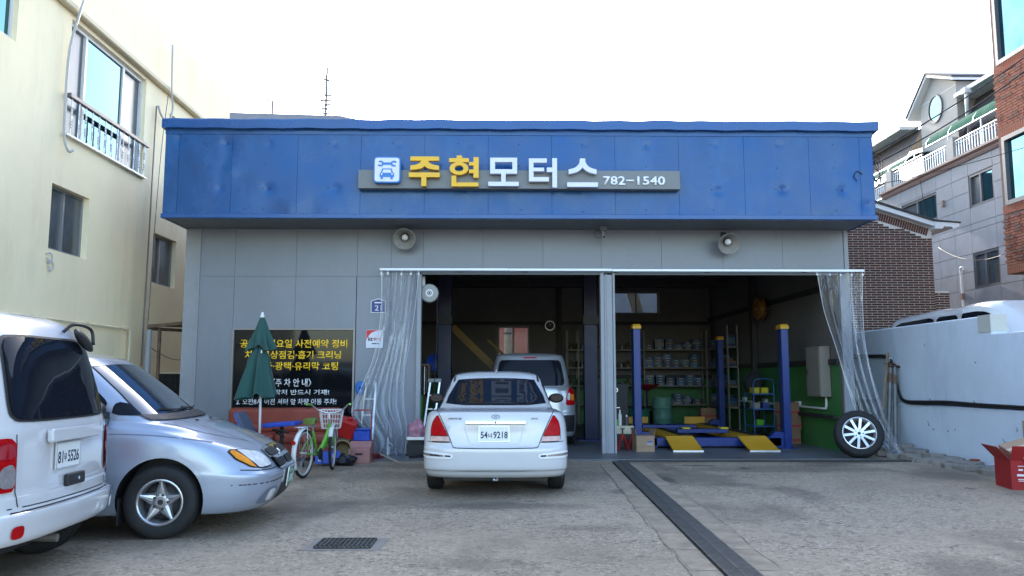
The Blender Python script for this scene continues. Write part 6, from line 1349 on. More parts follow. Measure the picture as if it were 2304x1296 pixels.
T = thing('parts_bin', 'black box heaped with a pink cloth inside the curtain edge', 'box', (-1.45,14.3,0)); m = MB(); m.bx(-1.62,-1.32,14.22,14.50,.0,.24); m.build('body', M_trim, T, bevel=.01); m = MB(); m.bx(-1.63,-1.31,14.21,14.51,.30,.36); m.build('tray', M_alu, T, bevel=.006)
m = MB(); m.bx(-1.60,-1.34,14.24,14.48,.24,.30); m.build('middle_tray', M_dksteel, T)
blob('pink_cloth', 'crumpled pink and white cloth lying on the black box', 'cloth', (-1.47,14.34,.36), .15,.12,.17, mat('pink_cloth',(.42,.20,.25),.85,var=.5,vs=9), 8, .28)
T = thing('trolley_jack', 'small dark trolley jack on the ground at the left edge of the opening', 'jack', (-1.35,13.95,0)); m = MB(); m.bar((-1.55,13.85,.04),(-1.25,14.05,.06),.10,.05); m.tube([(-1.27,14.03,.06),(-1.20,14.1,.25),(-1.14,14.14,.36)],.014,8); m.build('frame', M_dksteel, T); 
for p in ((-1.55,13.85),(-1.28,14.02)): m = MB(); m.cyl((p[0]-.03,p[1]-.05,.03),(p[0]+.04,p[1]+.05,.03),.03,n=12); m.build('wheel', M_alu, T, smooth=45)

# ---------------------------------------------------------------- right side: alloy wheel, pipes, rubble, boxes
T = thing('loose_alloy_wheel', 'large loose tyre on a ten spoke alloy rim leaning at the right of the opening', 'wheel', (6.12,13.82,0))
Mw = Matrix.Translation((0,0,.42)) @ Matrix.Rotation(R(-14),4,'Z') @ Matrix.Rotation(R(90-17),4,'X')
make_wheel(T, 0, 1, .398, .27, .268, 'ten', M_alloyc, 'tyre', Mw)
m = MB(); Mi = Mw; 
T = thing('steel_props', 'grey steel props leaning on the retaining wall behind the right curtain', 'prop', (7.2,15.0,0))
for k, (x, y, l, xt) in enumerate(((7.05,14.75,1.62,7.36),(7.16,14.68,1.58,7.40))):
    m = MB(); a = Vector((x,y,.0)); b = Vector((xt,y+.35,l)); m.cyl(a,b,.038,n=14); pr_ = m.build('pipe', mat('galvanised_steel',(.20,.20,.20),.55,.6,var=.3,vs=7), T, smooth=50)
    m = MB(); d = (b-a).normalized(); Mx = Matrix.Translation(b) @ d.to_track_quat('Z','Y').to_matrix().to_4x4(); m.bx(-.09,.09,-.09,.09,0,.012,Mx); m.build('end_plate', M_rust, pr_)
    m = MB(); m.cyl(a.lerp(b,.80),a.lerp(b,.90),.048,n=14); m.build('collar', M_rust, pr_, smooth=50)
m = MB(); m.bar((7.0,14.8,.52),(7.34,15.15,1.86),.045,.03); tag(m.build('timber_batten', mat('weathered_timber',(.20,.15,.10),.8,var=.3,vs=9)), 'thin brown timber batten leaning beside the steel props', 'batten')
sl = [(6.95,14.35,.42,.30,.07,.2),(7.30,14.15,.30,.34,.09,.5),(7.05,13.75,.34,.26,.06,-.3),(7.28,13.55,.28,.30,.08,.9),(7.10,13.25,.36,.22,.05,.1),(7.33,13.05,.26,.34,.07,-.5),(7.12,12.85,.30,.24,.06,.6),(7.30,12.55,.34,.40,.06,.2),(7.12,12.20,.40,.34,.05,-.2),(7.30,11.85,.30,.40,.06,.4),(7.08,11.62,.26,.30,.05,.8),(7.25,11.30,.34,.36,.06,0),(6.86,14.0,.22,.2,.05,.7),(6.95,13.45,.18,.16,.05,.2),(7.0,12.5,.2,.22,.045,1.1),(7.28,14.55,.3,.3,.12,.1)]
sl.sort(key=lambda q: -q[1])
for i, (x,y,w,d,h,a) in enumerate(sl):
    rr = random.Random(40+i); n = rr.randrange(5,8); p = [(w*.55*math.cos(2*math.pi*k/n+a)*rr.uniform(.75,1.15), d*.6*math.sin(2*math.pi*k/n+a)*rr.uniform(.75,1.15)) for k in range(n)]
    p = [(a_*1.25,b_*1.25) for a_,b_ in p]; h = h*1.7
    m = MB(); m.prism(p, 0, h, Matrix.Translation((x-.05,y,-.01)) @ Matrix.Rotation(rr.uniform(-.07,.07),4,'X') @ Matrix.Rotation(rr.uniform(-.08,.08),4,'Y'))
    tag(m.build('broken_slab', mat('broken_concrete',(.23,.21,.185),.9,var=.25,vs=6,bump=.6,bs=30), bevel=.008), '%s broken concrete slab counted from the far end of the rubble along the retaining wall' % ORD[i], 'slab', 'broken slabs along the retaining wall')
m = MB(); m.box((7.38,12.6,.10),(.10,.12,.05),.5); tag(m.build('brick_fragment', M_brick2, bevel=.01), 'small orange brick fragment on the rubble by the wall', 'brick fragment')
RBX = thing('red_carton', 'open red cardboard carton cut off by the picture edge in front of the retaining wall', 'carton', (6.75,10.25,0), R(-12)); m_rc = mat('red_cardboard',(.32,.015,.015),.6,var=.1,vs=6); m_br = mat('brown_cardboard',(.33,.22,.14),.75,var=.1,vs=5); 
w, d, h, th = .36, .26, .36, .006
for nm, q in (('side',(-w,-w+th,-d,d,0,h)),('side',(w-th,w,-d,d,0,h)),('front',(-w+th,w-th,-d,-d+th,0,h)),('back',(-w+th,w-th,d-th,d,0,h)),('bottom',(-w+th,w-th,-d+th,d-th,0,.01))):
    m = MB(); m.bx(*q); m.build(nm, m_rc, RBX, world=False)
for nm, M_, sx in (('flap',Matrix.Translation((-w,0,h)) @ Matrix.Rotation(R(-118),4,'Y'),0),('flap',Matrix.Translation((w,0,h)) @ Matrix.Rotation(R(100),4,'Y'),0)):
    m = MB(); m.bx(-.0,.006,-d,d,0,.20,M_ @ Matrix.Rotation(R(90),4,'Y')) if False else m.bx(-.003,.003,-d,d,0,.22,Matrix.Translation(M_.translation) @ Matrix.Rotation(R(-42 if M_.translation.x < 0 else 30),4,'Y')); m.build(nm, m_rc, RBX, world=False)
m = MB(); m.bx(-w,w,-.003,.003,0,.20,Matrix.Translation((0,-d,h)) @ Matrix.Rotation(R(26),4,'X')); m.build('flap', m_rc, RBX, world=False)
for (x_,z_,w_,h_) in ((-.22,.18,.15,.026),(-.25,.245,.05,.022),(-.17,.245,.05,.022),(-.22,.29,.12,.008),(-.22,.13,.13,.010),(-.23,.11,.11,.008)):
    m = MB(); m.bx(x_-w_/2,x_+w_/2,-d-.0015,-d-.0005,z_-h_/2,z_+h_/2); m.build('carton_print', M_tw, RBX, world=False)
BX = thing('brown_carton', 'crushed brown cardboard carton lying inside the red carton', 'carton', (6.78,10.28,.33)); BX.rotation_euler = (R(18),R(-16),R(-6)); m = MB(); m.bx(-.30,.34,-.20,.20,0,.24); m.build('body', m_br, BX, world=False, bevel=.006)
m = MB(); m.bx(-.30,.34,-.03,.03,.2405,.242); m.build('tape', mat('parcel_tape',(.45,.34,.22),.3), BX, world=False); m = MB(); m.bx(-.25,.05,-.003,.003,0,.16,Matrix.Translation((0,-.20,.24)) @ Matrix.Rotation(R(120),4,'X')); m.build('flap', m_br, BX, world=False)
m = MB(); m.box((7.15,10.7,.55),(.02,.5,.5),.2); tag(m.build('cardboard_sheet', m_br), 'upright brown cardboard sheet at the picture edge behind the red carton', 'cardboard')
# vehicles on the upper yard behind the wall
def lot_car(name, label, cat, loc, rz, lv, wins, arches, pm=M_pwhite):
    T = thing(name, label, cat, loc, rz); bd, b = car_body('body', lv, pm, T, None, k=5)
    for s in (-1,1):
        vw = 'left' if s > 0 else 'right'
        for nm, poly, mt in wins: patch(nm, b, vw, [(-s*x,z) for x,z in poly], mt, T, .006, .03, 1, .12)
        for x in arches: make_wheel(T, x, s*.74, .31, .19, .19, 'plain')
    return T, b
pk = [dict(xr=.1,xf=5.0,w=.85,z=.3), dict(xr=0,xf=5.2,w=.9,z=.5), dict(xr=0,xf=5.2,w=.905,z=.85), dict(xr=.03,xf=5.0,w=.89,z=[(0,1.05),(4.2,1.05),(5.1,.95)]), dict(xr=.08,xf=4.6,w=.84,z=1.12,lf=.5,lr=.3), dict(xr=.16,xf=4.3,w=.79,z=1.40,lf=.5,lr=.3), dict(xr=.26,xf=3.95,w=.71,z=[(0,1.60),(2,1.68),(2.3,1.64),(3.2,1.70),(4,1.66)],lf=.4,lr=.3), dict(xr=.6,xf=3.6,w=.45,z=[(0,1.70),(2,1.76),(2.3,1.71),(3.2,1.78),(4,1.74)],lr=.3,lf=.3), dict(xr=1.9,xf=2.1,w=.03,z=1.76,lr=.05,lf=.05)]
T, b = lot_car('white_pickup', 'white pickup with long canopy and door visor parked behind the retaining wall', 'pickup', (9.0,17.15,.94), R(-90), pk, [('canopy_window',[(.38,1.2),(2.05,1.2),(2.05,1.58),(.62,1.55)],M_tint),('door_window',[(2.15,1.2),(2.85,1.2),(2.85,1.57),(2.15,1.57)],M_tint),('door_window',[(2.98,1.15),(4.25,1.15),(3.85,1.50),(3.5,1.60),(2.98,1.60)],M_tint)], (.95,4.1))
for vw, s in (('right',-1),): ribbon('rain_visor', b, vw, [(2.98,1.61),(3.5,1.61),(3.88,1.52),(4.28,1.16)], .07, M_plate_w, T, off=.012)
# ---------------------------------------------------------------- inside the right bay: four post lift
M_lb = mat('lift_blue',(.005,.027,.16),.35,var=.15,vs=3,dirt=.3,dirtcol=(.01,.015,.06)); M_ly = mat('lift_yellow',(.50,.27,.012),.45,var=.15,vs=4,dirt=.45,dirtcol=(.18,.10,.02))
LF = thing('four_post_lift', 'blue four post vehicle lift with yellow runways and ramps in the right bay', 'lift', (4.1,17.8,.03))
for (x, y) in ((2.66,15.72),(5.55,15.72),(2.66,20.3),(5.55,20.3)):
    m = MB(); m.bx(x-.072,x+.072,y-.12,y+.12,.03,2.33); p = m.build('post', M_lb, LF, bevel=.01)
    m = MB(); s = .082; m.add([(x-s,y-.14,2.33),(x+s,y-.14,2.33),(x+s,y+.14,2.33),(x-s,y+.14,2.33),(x-s,y-.14,2.38),(x+s,y-.14,2.38),(x+s,y+.14,2.38),(x-s,y+.14,2.38),(x-.062,y-.11,2.42),(x+.062,y-.11,2.42),(x+.062,y+.11,2.42),(x-.062,y+.11,2.42)],[(0,1,5,4),(1,2,6,5),(2,3,7,6),(3,0,4,7),(4,5,9,8),(5,6,10,9),(6,7,11,10),(7,4,8,11),(8,9,10,11),(3,2,1,0)]); m.build('cap', M_ly, p)
    m = MB(); m.bx(x-.17,x+.17,y-.2,y+.2,.03,.045); m.build('foot_plate', M_lb, p)
    s = 1 if x < 4 else -1
    m = MB(); m.prism([(x+s*.073,.045),(x+s*.36,.045),(x+s*.36,.22),(x+s*.24,.34),(x+s*.073,.34)] if s > 0 else [(x+s*.073,.34),(x+s*.24,.34),(x+s*.36,.22),(x+s*.36,.045),(x+s*.073,.045)],-.08,.08,frame((0,y,0),(1,0,0),(0,0,1))); m.build('gusset', M_lb, p)
    m = MB(); m.bx(x+s*.0725,x+s*.078,y-.03,y+.03,.4,2.3); m.build('guide_rail', M_dksteel, p)
for y in (15.72,20.3):
    m = MB(); m.bx(2.78,5.43,y-.08,y+.08,.07,.235); m.build('cross_beam', M_lb, LF, bevel=.008)
for x0 in (3.17,4.58):
    m = MB(); m.bx(x0,x0+.52,15.82,20.2,.16,.255); rw = m.build('runway', M_ly, LF, bevel=.005)
    m = MB(); Fq = Matrix(((0,0,1,x0+.01),(1,0,0,0),(0,1,0,0),(0,0,0,1))); m.prism([(14.92,.035),(15.70,.245),(15.82,.25),(15.82,.265),(15.69,.262),(14.90,.05)][::-1],0,.55,Fq); rp = m.build('ramp', M_ly, LF)
    rb_ = MB()
    for i in range(14): f_ = (i+.5)/14; y = 14.94+.74*f_; z = .05+.205*f_; rb_.bx(x0+.02,x0+.55,y-.004,y+.004,z,z+.012)
    rb_.build('tread_ribs', M_ly, rp)
    m = MB(); m.bx(x0+.0,x0+.56,14.885,14.905,.03,.06); m.build('ramp_lip', M_alu, rp)
    m = MB(); m.bx(x0,x0+.5,20.12,20.16,.255,.42); m.build('stop_plate', M_ly, LF)
    m = MB(); m.bx(x0+.36,x0+.50,15.9,20.1,.256,.27); m.build('slip_plate', M_dksteel, rw)
JB = thing('lift_jack_beam', 'blue jacking beam lying across the lift runways', 'jack', (4.1,16.9,.26)); m = MB(); m.bx(3.62,4.66,16.55,16.75,.262,.34); m.build('beam', M_lb, JB, bevel=.006); m = MB(); m.bx(3.2,4.4,18.2,18.45,.262,.33); m.build('beam', M_lb, JB, bevel=.006)
for x in (3.72,4.5): m = MB(); m.bx(x,x+.16,16.52,16.72,.34,.375); m.build('rubber_pad', mat('pad_yellow',(.5,.4,.03),.6,var=.3), JB, bevel=.006)
# shelving along the back and the side
M_shelf = mat('grey_shelf',(.22,.21,.18),.6,var=.12,vs=4); zs_ = [.62,1.16,1.68,2.20]
def shelf_rack(label, x0, x1, y0, y1, ups, zz):
    T = thing('shelf_rack', label, 'shelf', ((x0+x1)/2,(y0+y1)/2,.03), group='parts shelving')
    for (x, y) in ups: m = MB(); m.bx(x-.02,x+.02,y-.02,y+.02,.03,2.75); m.build('upright', M_shelf, T)
    for z in zz: m = MB(); m.bx(x0,x1,y0,y1,z-.035,z); m.build('shelf', M_shelf, T)
shelf_rack('wide grey steel rack of parts shelves along the back wall', 2.25,6.02,23.35,23.85,[(2.27,23.34),(4.18,23.34),(6.0,23.34),(2.27,23.83),(6.0,23.83)],zs_)
shelf_rack('narrow grey steel rack of parts shelves against the right side wall', 5.95,6.24,21.0,23.2,[(5.96,21.02),(5.96,23.18),(6.22,21.02)],[.62,1.16,1.68,2.20])
shelf_rack('small rack of bottle shelves behind the minivan in the left bay', 1.95,2.9,23.4,23.85,[(1.96,23.4),(1.96,23.83)],[.62,1.16,1.68,2.2])
cols = [mat('parts_box_blue',(.015,.055,.14),.35,var=.35,vs=8), mat('parts_box_pale_blue',(.03,.10,.18),.35,var=.3,vs=8), mat('parts_box_navy',(.012,.03,.08),.4,var=.3,vs=8), mat('parts_box_brown',(.12,.08,.045),.6,var=.3,vs=8), mat('parts_box_grey',(.16,.165,.17),.5,var=.3,vs=8)]
lab_m = mat('carton_label',(.30,.31,.31),.5,var=.2,vs=20)
bmesh_c = []
for c in cols:
    m = MB(); m.bx(-.125,.125,-.10,.10,0,.075); m.cur = 1; m.bx(-.05,.06,-.1015,-.1,.02,.055); m.cur = 0; me = m.mesh('parts_box'); me.materials.append(c); me.materials.append(lab_m); me.polygons.foreach_set('material_index', m.mi); bmesh_c.append(me)
BC = ['blue','pale blue','navy','brown','grey']; names = ['lowest','second','third','top']; nb = 0
for si, z in enumerate(zs_):
    x = 4.35 if si else 4.9; stk = 0
    while x < 5.86 and nb < 110:
        hgt = rnd.randrange(3,6) if si in (1,2) else rnd.randrange(2,5)
        for k in range(hgt):
            ci = rnd.choice([0,0,1,1,2,2,3,4]); o = put('parts_box', bmesh_c[ci], None, (x+rnd.uniform(-.012,.012),23.52+rnd.uniform(-.02,.02),z+.001+k*.0765), (0,0,rnd.uniform(-.06,.06))); nb += 1
            tag(o, '%s parts box, %s up in %s stack on %s shelf of back rack' % (BC[ci], ORD[k], ORD[stk], names[si]), 'box', 'parts boxes on the back rack')
        stk += 1; x += rnd.choice([.262,.262,.262,.30])
for si, z in enumerate(zs_):
    y = 21.2; stk = 0
    while y < 23.1:
        for k in range(rnd.randrange(2,5)):
            ci = rnd.choice([0,0,1,1,2,2,3,4]); o = put('parts_box', bmesh_c[ci], None, (6.09,y,z+.001+k*.0765), (0,0,R(-90)+rnd.uniform(-.05,.05)))
            tag(o, '%s parts box, %s up in %s stack on %s shelf of side rack' % (BC[ci], ORD[k], ORD[stk], names[si]), 'box', 'parts boxes on the side rack')
        stk += 1; y += rnd.choice([.27,.27,.3])
# assorted bottles and filters on the left half of the rack
btl = MB(); btl.lathe([(0,0),(.05,0),(.052,.15),(.02,.19),(.018,.22),(0,.22)],12); fil = MB(); fil.lathe([(0,0),(.055,0),(.055,.12),(.045,.13),(0,.13)],14)
bm1 = btl.mesh('bottle'); bm1.materials.append(mat('dark_oil_bottle',(.10,.07,.03),.3,var=.4)); bm2 = fil.mesh('filter'); bm2.materials.append(mat('oil_filter_can',(.14,.14,.15),.4,.4,var=.4)); shade(bm1,40); shade(bm2,40)
for si, z in enumerate(zs_[1:]):
    for k in range(9):
        x = 2.4+k*.19+rnd.uniform(-.03,.03)
        if rnd.random() < .25: continue
        o = put('oil_bottle' if k % 2 else 'oil_filter', bm1 if k % 2 else bm2, None, (x,23.5,z+.001))
        tag(o, ('dark oil bottle in %s place on %s shelf of the back rack' if k % 2 else 'dull metal oil filter in %s place on %s shelf of the back rack') % (ORD[k], names[si+1]), 'bottle' if k % 2 else 'filter', 'bottles and filters on the back rack')
    for k in range(4):
        o = put('oil_bottle', bm1, None, (2.08+k*.19,23.55,z+.001)); tag(o, '%s dark oil bottle from the left on %s shelf of the small rack' % (ORD[k], names[si+1]), 'bottle', 'bottles on the small left rack')
# drums, trolley, cartons
M_drum = mat('green_drum',(.02,.13,.07),.4,var=.25,vs=3,dirt=.3)
def drum(label, x, y, r, h, mt): return lathe_thing('oil_drum', label, 'drum', [('body',[(0,0),(r,0),(r,h*.32),(r+.012,h*.34),(r,h*.36),(r,h*.64),(r+.012,h*.66),(r,h*.68),(r,h-.01),(r-.015,h),(r-.02,h-.02),(0,h-.02)],mt),('bung',[(0,h-.02),(.03,h-.02),(.03,h+.01),(0,h+.01)],M_dksteel)], (x,y,.03))
drum('squat green oil drum behind the lift', 3.55,20.9,.30,.55,M_drum); drum('tall pale green drum with dark hoses behind the lift', 4.25,21.2,.25,.85,mat('pale_green_drum',(.08,.20,.15),.5,var=.2,vs=3))
T = thing('waste_oil_drainer', 'dark red funnel shaped oil drainer standing behind the lift', 'drainer', (4.0,22.0,.03)); m = MB(); m.lathe([(.05,1.0),(.32,1.14),(.34,1.18),(.31,1.17),(.04,1.03)],24,Matrix.Translation((4.0,22.0,.03))); m.build('funnel', mat('dark_red_paint',(.14,.015,.015),.4), T, smooth=45); m = MB(); m.cyl((4.0,22.0,.5),(4.0,22.0,1.05),.025); m.cyl((4.0,22,.03),(4.0,22,.5),.2); m.build('tank', M_dksteel, T, smooth=45)
TR = thing('blue_tool_trolley', 'blue tubular trolley loaded with tools beside the green side wall', 'trolley', (5.95,18.6,.03)); mb_ = mat('trolley_blue',(.025,.10,.26),.4,var=.1)
for (x,y) in ((5.72,18.2),(6.18,18.2),(5.72,18.9),(6.18,18.9)):
    m = MB(); m.cyl((x,y,.10),(x,y,1.25 if y < 18.5 else 1.0),.014,n=8); m.build('leg', mb_, TR, smooth=50); m = MB(); m.cyl((x-.02,y,.075),(x+.02,y,.075),.045,n=14); m.build('caster', M_black_rub, TR, smooth=50)
m = MB(); m.tube(catmull([(5.72,18.2,1.22),(5.76,18.17,1.33),(5.95,18.15,1.36),(6.14,18.17,1.33),(6.18,18.2,1.22)],6),.014,8); m.build('handle', mb_, TR, smooth=180)
for z in (.28,.66,1.0): m = MB(); m.bx(5.71,6.19,18.19,18.91,z,z+.03); m.build('tray', mb_, TR)
for i,(x,z,c) in enumerate(((5.80,1.03,(.5,.42,.02)),(6.0,1.03,(.5,.42,.02)),(6.02,.69,(.03,.06,.22)),(5.80,.69,(.25,.24,.22)),(5.88,.31,(.10,.35,.03)))):
    m = MB(); m.bx(x-.08,x+.08,18.25,18.5,z,z+.13); tag(m.build('trolley_case', mat('case_%d'%i,c,.4,var=.15), bevel=.01), ['yellow case on the top tray of the blue trolley, left of the pair','yellow case on the top tray of the blue trolley, right of the pair','navy case on the middle tray of the blue trolley','pale box on the middle tray of the blue trolley','green case on the bottom tray of the blue trolley'][i], 'case')
blob('dark_jacket', 'dark jacket heaped over the blue trolley', 'jacket', (5.9,18.75,1.05), .22,.2,.28, mat('dark_cloth',(.02,.02,.025),.9,var=.2), 11, .25)
ct = MB(); ct.bx(-.2,.2,-.15,.15,0,.28); ct.cur=1; ct.bx(-.2005,.2005,-.1505,.1505,.05,.10); ct.cur=0; cme = ct.mesh('carton'); cme.materials.append(mat('brown_carton',(.22,.13,.075),.75,var=.1,vs=6)); cme.materials.append(mat('carton_red_print',(.30,.05,.04),.7)); cme.polygons.foreach_set('material_index', ct.mi)
for i,(x,y,z,lab) in enumerate(((6.02,16.9,.03,'bottom carton of the brown stack by the right lift post'),(6.04,16.92,.312,'middle carton of the brown stack by the right lift post'),(6.0,16.9,.594,'top carton of the brown stack by the right lift post'),(5.5,21.3,.03,'brown carton on the floor in front of the side rack'),(5.45,21.3,.312,'brown carton stacked on another in front of the side rack'))):
    tag(put('carton', cme, None, (x,y,z), (0,0,rnd.uniform(-.1,.1))), lab, 'carton')
EC = thing('electrical_cabinet', 'beige electrical cabinet fixed on the side wall inside the right bay', 'cabinet', (6.2,15.6,1.2)); M_cab = mat('beige_cabinet',(.20,.18,.15),.5,var=.06); m = MB(); m.bx(6.08,6.28,15.25,15.95,1.02,1.98); m.build('case', M_cab, EC, bevel=.01); m = MB(); m.bx(6.068,6.079,15.28,15.92,1.05,1.95); dr = m.build('door', M_cab, EC, bevel=.004); m = MB(); m.bx(6.045,6.068,15.84,15.87,1.45,1.55); m.build('handle', M_dksteel, dr)
T = thing('wall_conduit', 'white conduit with socket boxes along the green side wall', 'conduit', (6.2,17,.8)); m = MB(); m.tube(catmull([(6.25,15.45,1.02),(6.25,15.45,.85),(6.25,15.52,.80),(6.25,15.7,.79),(6.25,18,.79),(6.25,21,.79)],4),.022,8); m.build('pipe', M_white, T, smooth=180)
for y in (16.9,19.0,20.6): m = MB(); m.bx(6.20,6.28,y-.09,y+.09,.77,.89); m.build('socket_box', M_white, T, bevel=.006)
m = MB(); m.bx(6.18,6.275,15.0,20.8,.62,.68); tag(m.build('wall_ledge', M_dksteel), 'dark steel ledge along the green side wall under the conduit', 'ledge')
T = thing('hose_reel', 'yellow hose reel high on the right side wall of the bay', 'reel', (6.1,19,2.9)); Mq = Matrix.Translation((6.05,18.6,2.98)) @ Matrix.Rotation(R(-90),4,'Y'); m = MB(); m.lathe([(.05,-.08),(.26,-.08),(.28,-.06),(.20,-.05),(.20,.05),(.28,.06),(.26,.08),(.05,.08)],28,Mq,close=True); m.build('drum', mat('reel_yellow',(.20,.09,.012),.5), T, smooth=40); m = MB(); m.bx(6.05,6.28,18.57,18.63,2.95,3.01); m.build('bracket', M_dksteel, T)
GH = thing('grey_house_behind', 'pale grey house wall seen through the high rear window of the right bay', 'house', (7,31,0)); m = MB(); m.bx(4.02,12,31,36,0,9.5); m.build('wall', mat('pale_grey_render',(.14,.15,.16),.8,var=.1), GH)  # height added out of sight to block sun through the high window
T = thing('slanting_board', 'beige board slanting across the high rear window of the right bay', 'board', (4.3,25,3)); m = MB(); m.bar((4.02,25.2,4.6),(4.42,25.0,3.0),.34,.06,up=(0,1,0)); m.build('plank', mat('beige_board',(.26,.22,.14),.7,var=.15,vs=4), T); m = MB(); m.bx(4.3,4.5,24.9,25.1,0,3.05); m.build('support', M_rust, T)
# front of the right bay: jack stands, tool box, spray cans, carton
CX = thing('open_carton', 'small open brown carton with a blue label beside the left lift post', 'carton', (2.66,15.1,.03), R(6)); w, d, h = .17, .15, .30
m = MB(); m.bx(-w,w,-d,d,0,h-.01); m.build('body', m_br, CX, world=False)
for M_ in (Matrix.Translation((-w,0,h-.01)) @ Matrix.Rotation(R(-8),4,'Y'), Matrix.Translation((w,0,h-.01)) @ Matrix.Rotation(R(10),4,'Y')): m = MB(); m.bx(-.003,.003,-d,d,0,.12,M_); m.build('flap', m_br, CX, world=False)
m = MB(); m.bx(.03,.13,-d-.002,-d-.0005,.12,.19); lb = m.build('shipping_label', lab_m, CX, world=False); m = MB(); m.bx(.03,.13,-d-.0035,-d-.002,.17,.19); m.build('label_band', M_bpl, lb, world=False); m = MB(); m.bx(-w-.001,w+.001,-d-.001,d+.001,.085,.092); m.build('tape_line', M_rust, CX, world=False)
def jack_stand(x, y, lab):
    T = thing('jack_stand', lab, 'jack stand', (x,y,.03), group='red jack stands by the column'); m_ = mat('jack_red',(.28,.02,.02),.45,var=.2,vs=9)
    for sx in (-1,1):
        for sy in (-1,1): m = MB(); m.bar((x+sx*.10,y+sy*.10,.04),(x+sx*.025,y+sy*.025,.30),.045,.006); m.build('leg', m_, T)
    m = MB(); m.cyl((x,y,.24),(x,y,.34),.03,n=12); m.build('collar', m_, T, smooth=50); m = MB(); m.bx(x-.014,x+.014,y-.014,y+.014,.2,.42); m.bx(x-.04,x+.04,y-.02,y+.02,.42,.44); m.build('ratchet_bar', M_dksteel, T)
jack_stand(2.30,15.25,'red jack stand next to the column, the one by the column foot'); jack_stand(2.52,15.42,'red jack stand next to the column, the one touching the open carton')
T = thing('tool_case', 'black tool case on the floor behind the jack stands', 'case', (2.4,15.75,.03)); m = MB(); m.bx(2.12,2.60,15.65,15.9,.03,.30); m.build('case', M_trim, T, bevel=.01); m = MB(); m.bx(2.14,2.58,15.62,15.92,.302,.46); m.build('cream_tray', mat('cream_plastic',(.48,.45,.33),.5,var=.2,vs=9), T, bevel=.01)
for i,(x,c,hh,lab) in enumerate(((2.16,(.12,.03,.22),.26,'purple spray bottle on the cream tray by the column'),(2.25,(.10,.45,.06),.16,'green capped can on the cream tray by the column'),(2.33,(.55,.55,.52),.30,'white topped spray can on the cream tray by the column'),(2.46,(.05,.06,.07),.20,'dark oil can on the cream tray by the column'))):
    lathe_thing('spray_can', lab, 'can', [('body',[(0,0),(.035,0),(.035,hh*.7),(.012,hh*.8),(.0,hh*.8)],mat('can_%d'%i,c,.35,var=.2)),('nozzle',[(0,hh*.79),(.014,hh*.79),(.014,hh),(0,hh)],M_white if i != 1 else mat('lime_cap',(.2,.6,.05),.4))],(x,15.75,.462),n=14)
T = thing('diagnostic_cabinet', 'dark workshop cabinet with round gauges behind the left lift post', 'cabinet', (2.6,17.6,.03)); m = MB(); m.bx(2.25,2.95,18.6,19.1,.03,1.25); m.build('case', M_dksteel, T, bevel=.01)
for x in (2.50,2.66): m = MB(); m.lathe([(.035,0),(.055,0),(.055,.012),(.035,.012)],20,Matrix.Translation((x,18.6,1.10)) @ Matrix.Rotation(R(90),4,'X'),close=True); m.build('gauge', M_alu, T)
m = MB(); m.tube([(2.5,18.58,.72),(2.5,18.54,.70),(2.74,18.54,.70),(2.74,18.58,.72)],.012,6); m.build('handle', M_alu, T)
# ---------------------------------------------------------------- inside the left bay
M_lb2 = mat('bay_shade_navy',(.005,.009,.04),.45,var=.2,vs=3)  # lift navy darkened, the dimness of the bay put into its colour
L2 = thing('two_post_lift', 'tall dark blue two post lift with yellow arms around the minivan', 'lift', (.5,17.8,.03))
for x in (-1.22,2.0):
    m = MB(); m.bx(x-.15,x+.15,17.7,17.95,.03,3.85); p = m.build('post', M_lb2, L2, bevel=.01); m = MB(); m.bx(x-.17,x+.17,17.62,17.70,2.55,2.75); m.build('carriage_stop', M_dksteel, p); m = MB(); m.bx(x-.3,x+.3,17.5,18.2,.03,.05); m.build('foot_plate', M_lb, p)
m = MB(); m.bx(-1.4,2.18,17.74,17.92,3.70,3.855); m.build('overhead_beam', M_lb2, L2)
M_lyd = mat('bay_shade_yellow',(.13,.07,.01),.5,var=.2,vs=4); m = MB(); m.bar((-1.1,18.6,2.55),(.35,18.3,1.15),.08,.16); m.build('arm', M_lyd, L2); m = MB(); m.bar((-.3,19.6,2.3),(.55,19.4,1.5),.04,.06); m.build('arm', M_lyd, L2)  # arm yellow dimmed, bay shade painted into its colour
T = thing('tool_rack', 'dark rack of tools with blue and white handles at the left inside wall', 'rack', (-1.95,16.2,.03)); m = MB(); m.bx(-1.78,-1.42,16.25,16.6,1.62,1.66); m.bx(-1.78,-1.75,16.25,16.6,1.0,1.62); m.bx(-1.45,-1.42,16.25,16.6,1.0,1.62); m.bx(-1.78,-1.42,16.56,16.6,1.0,1.62); m.build('frame', M_rust, T)
for i in range(9): m = MB(); x = -1.74+i*.037; m.cyl((x,16.27,1.05+.03*(i%3)),(x,16.27,1.60),.012,n=8); m.build('hanging_tool', [M_dksteel,M_alu,M_rust,M_bpl,M_dksteel][i%5], T, smooth=50)
for i in range(14): m = MB(); x = -1.79+i*.027; m.bx(x,x+.012,16.24,16.26,.78,.99); m.build('grille_bar', mat('oxide_red',(.11,.035,.03),.6), T)
m = MB(); m.bx(-1.80,-1.40,16.25,16.60,.76,.78); m.bx(-1.80,-1.40,16.25,16.60,.985,1.0); m.bx(-1.62,-1.58,16.3,16.5,.03,.76); m.build('shelf', mat('oxide_red',(.11,.035,.03),.6), T)
T = thing('green_machine_post', 'bright green steel machine post with a white switch at the left inside wall', 'machine', (-1.6,15.6,.03)); m = MB(); m.bx(-1.78,-1.62,15.5,15.75,.03,1.05); m.bx(-1.58,-1.48,15.5,15.75,.03,1.05); m.build('post', mat('machine_green',(.04,.24,.03),.45,var=.12), T, bevel=.008); m = MB(); m.bx(-1.68,-1.55,15.44,15.5,.78,.91); m.build('switch_box', M_white, T, bevel=.004)
T = thing('folded_step_ladder', 'aluminium folding ladder standing behind the white sedan', 'ladder', (-1.25,15.5,.03))
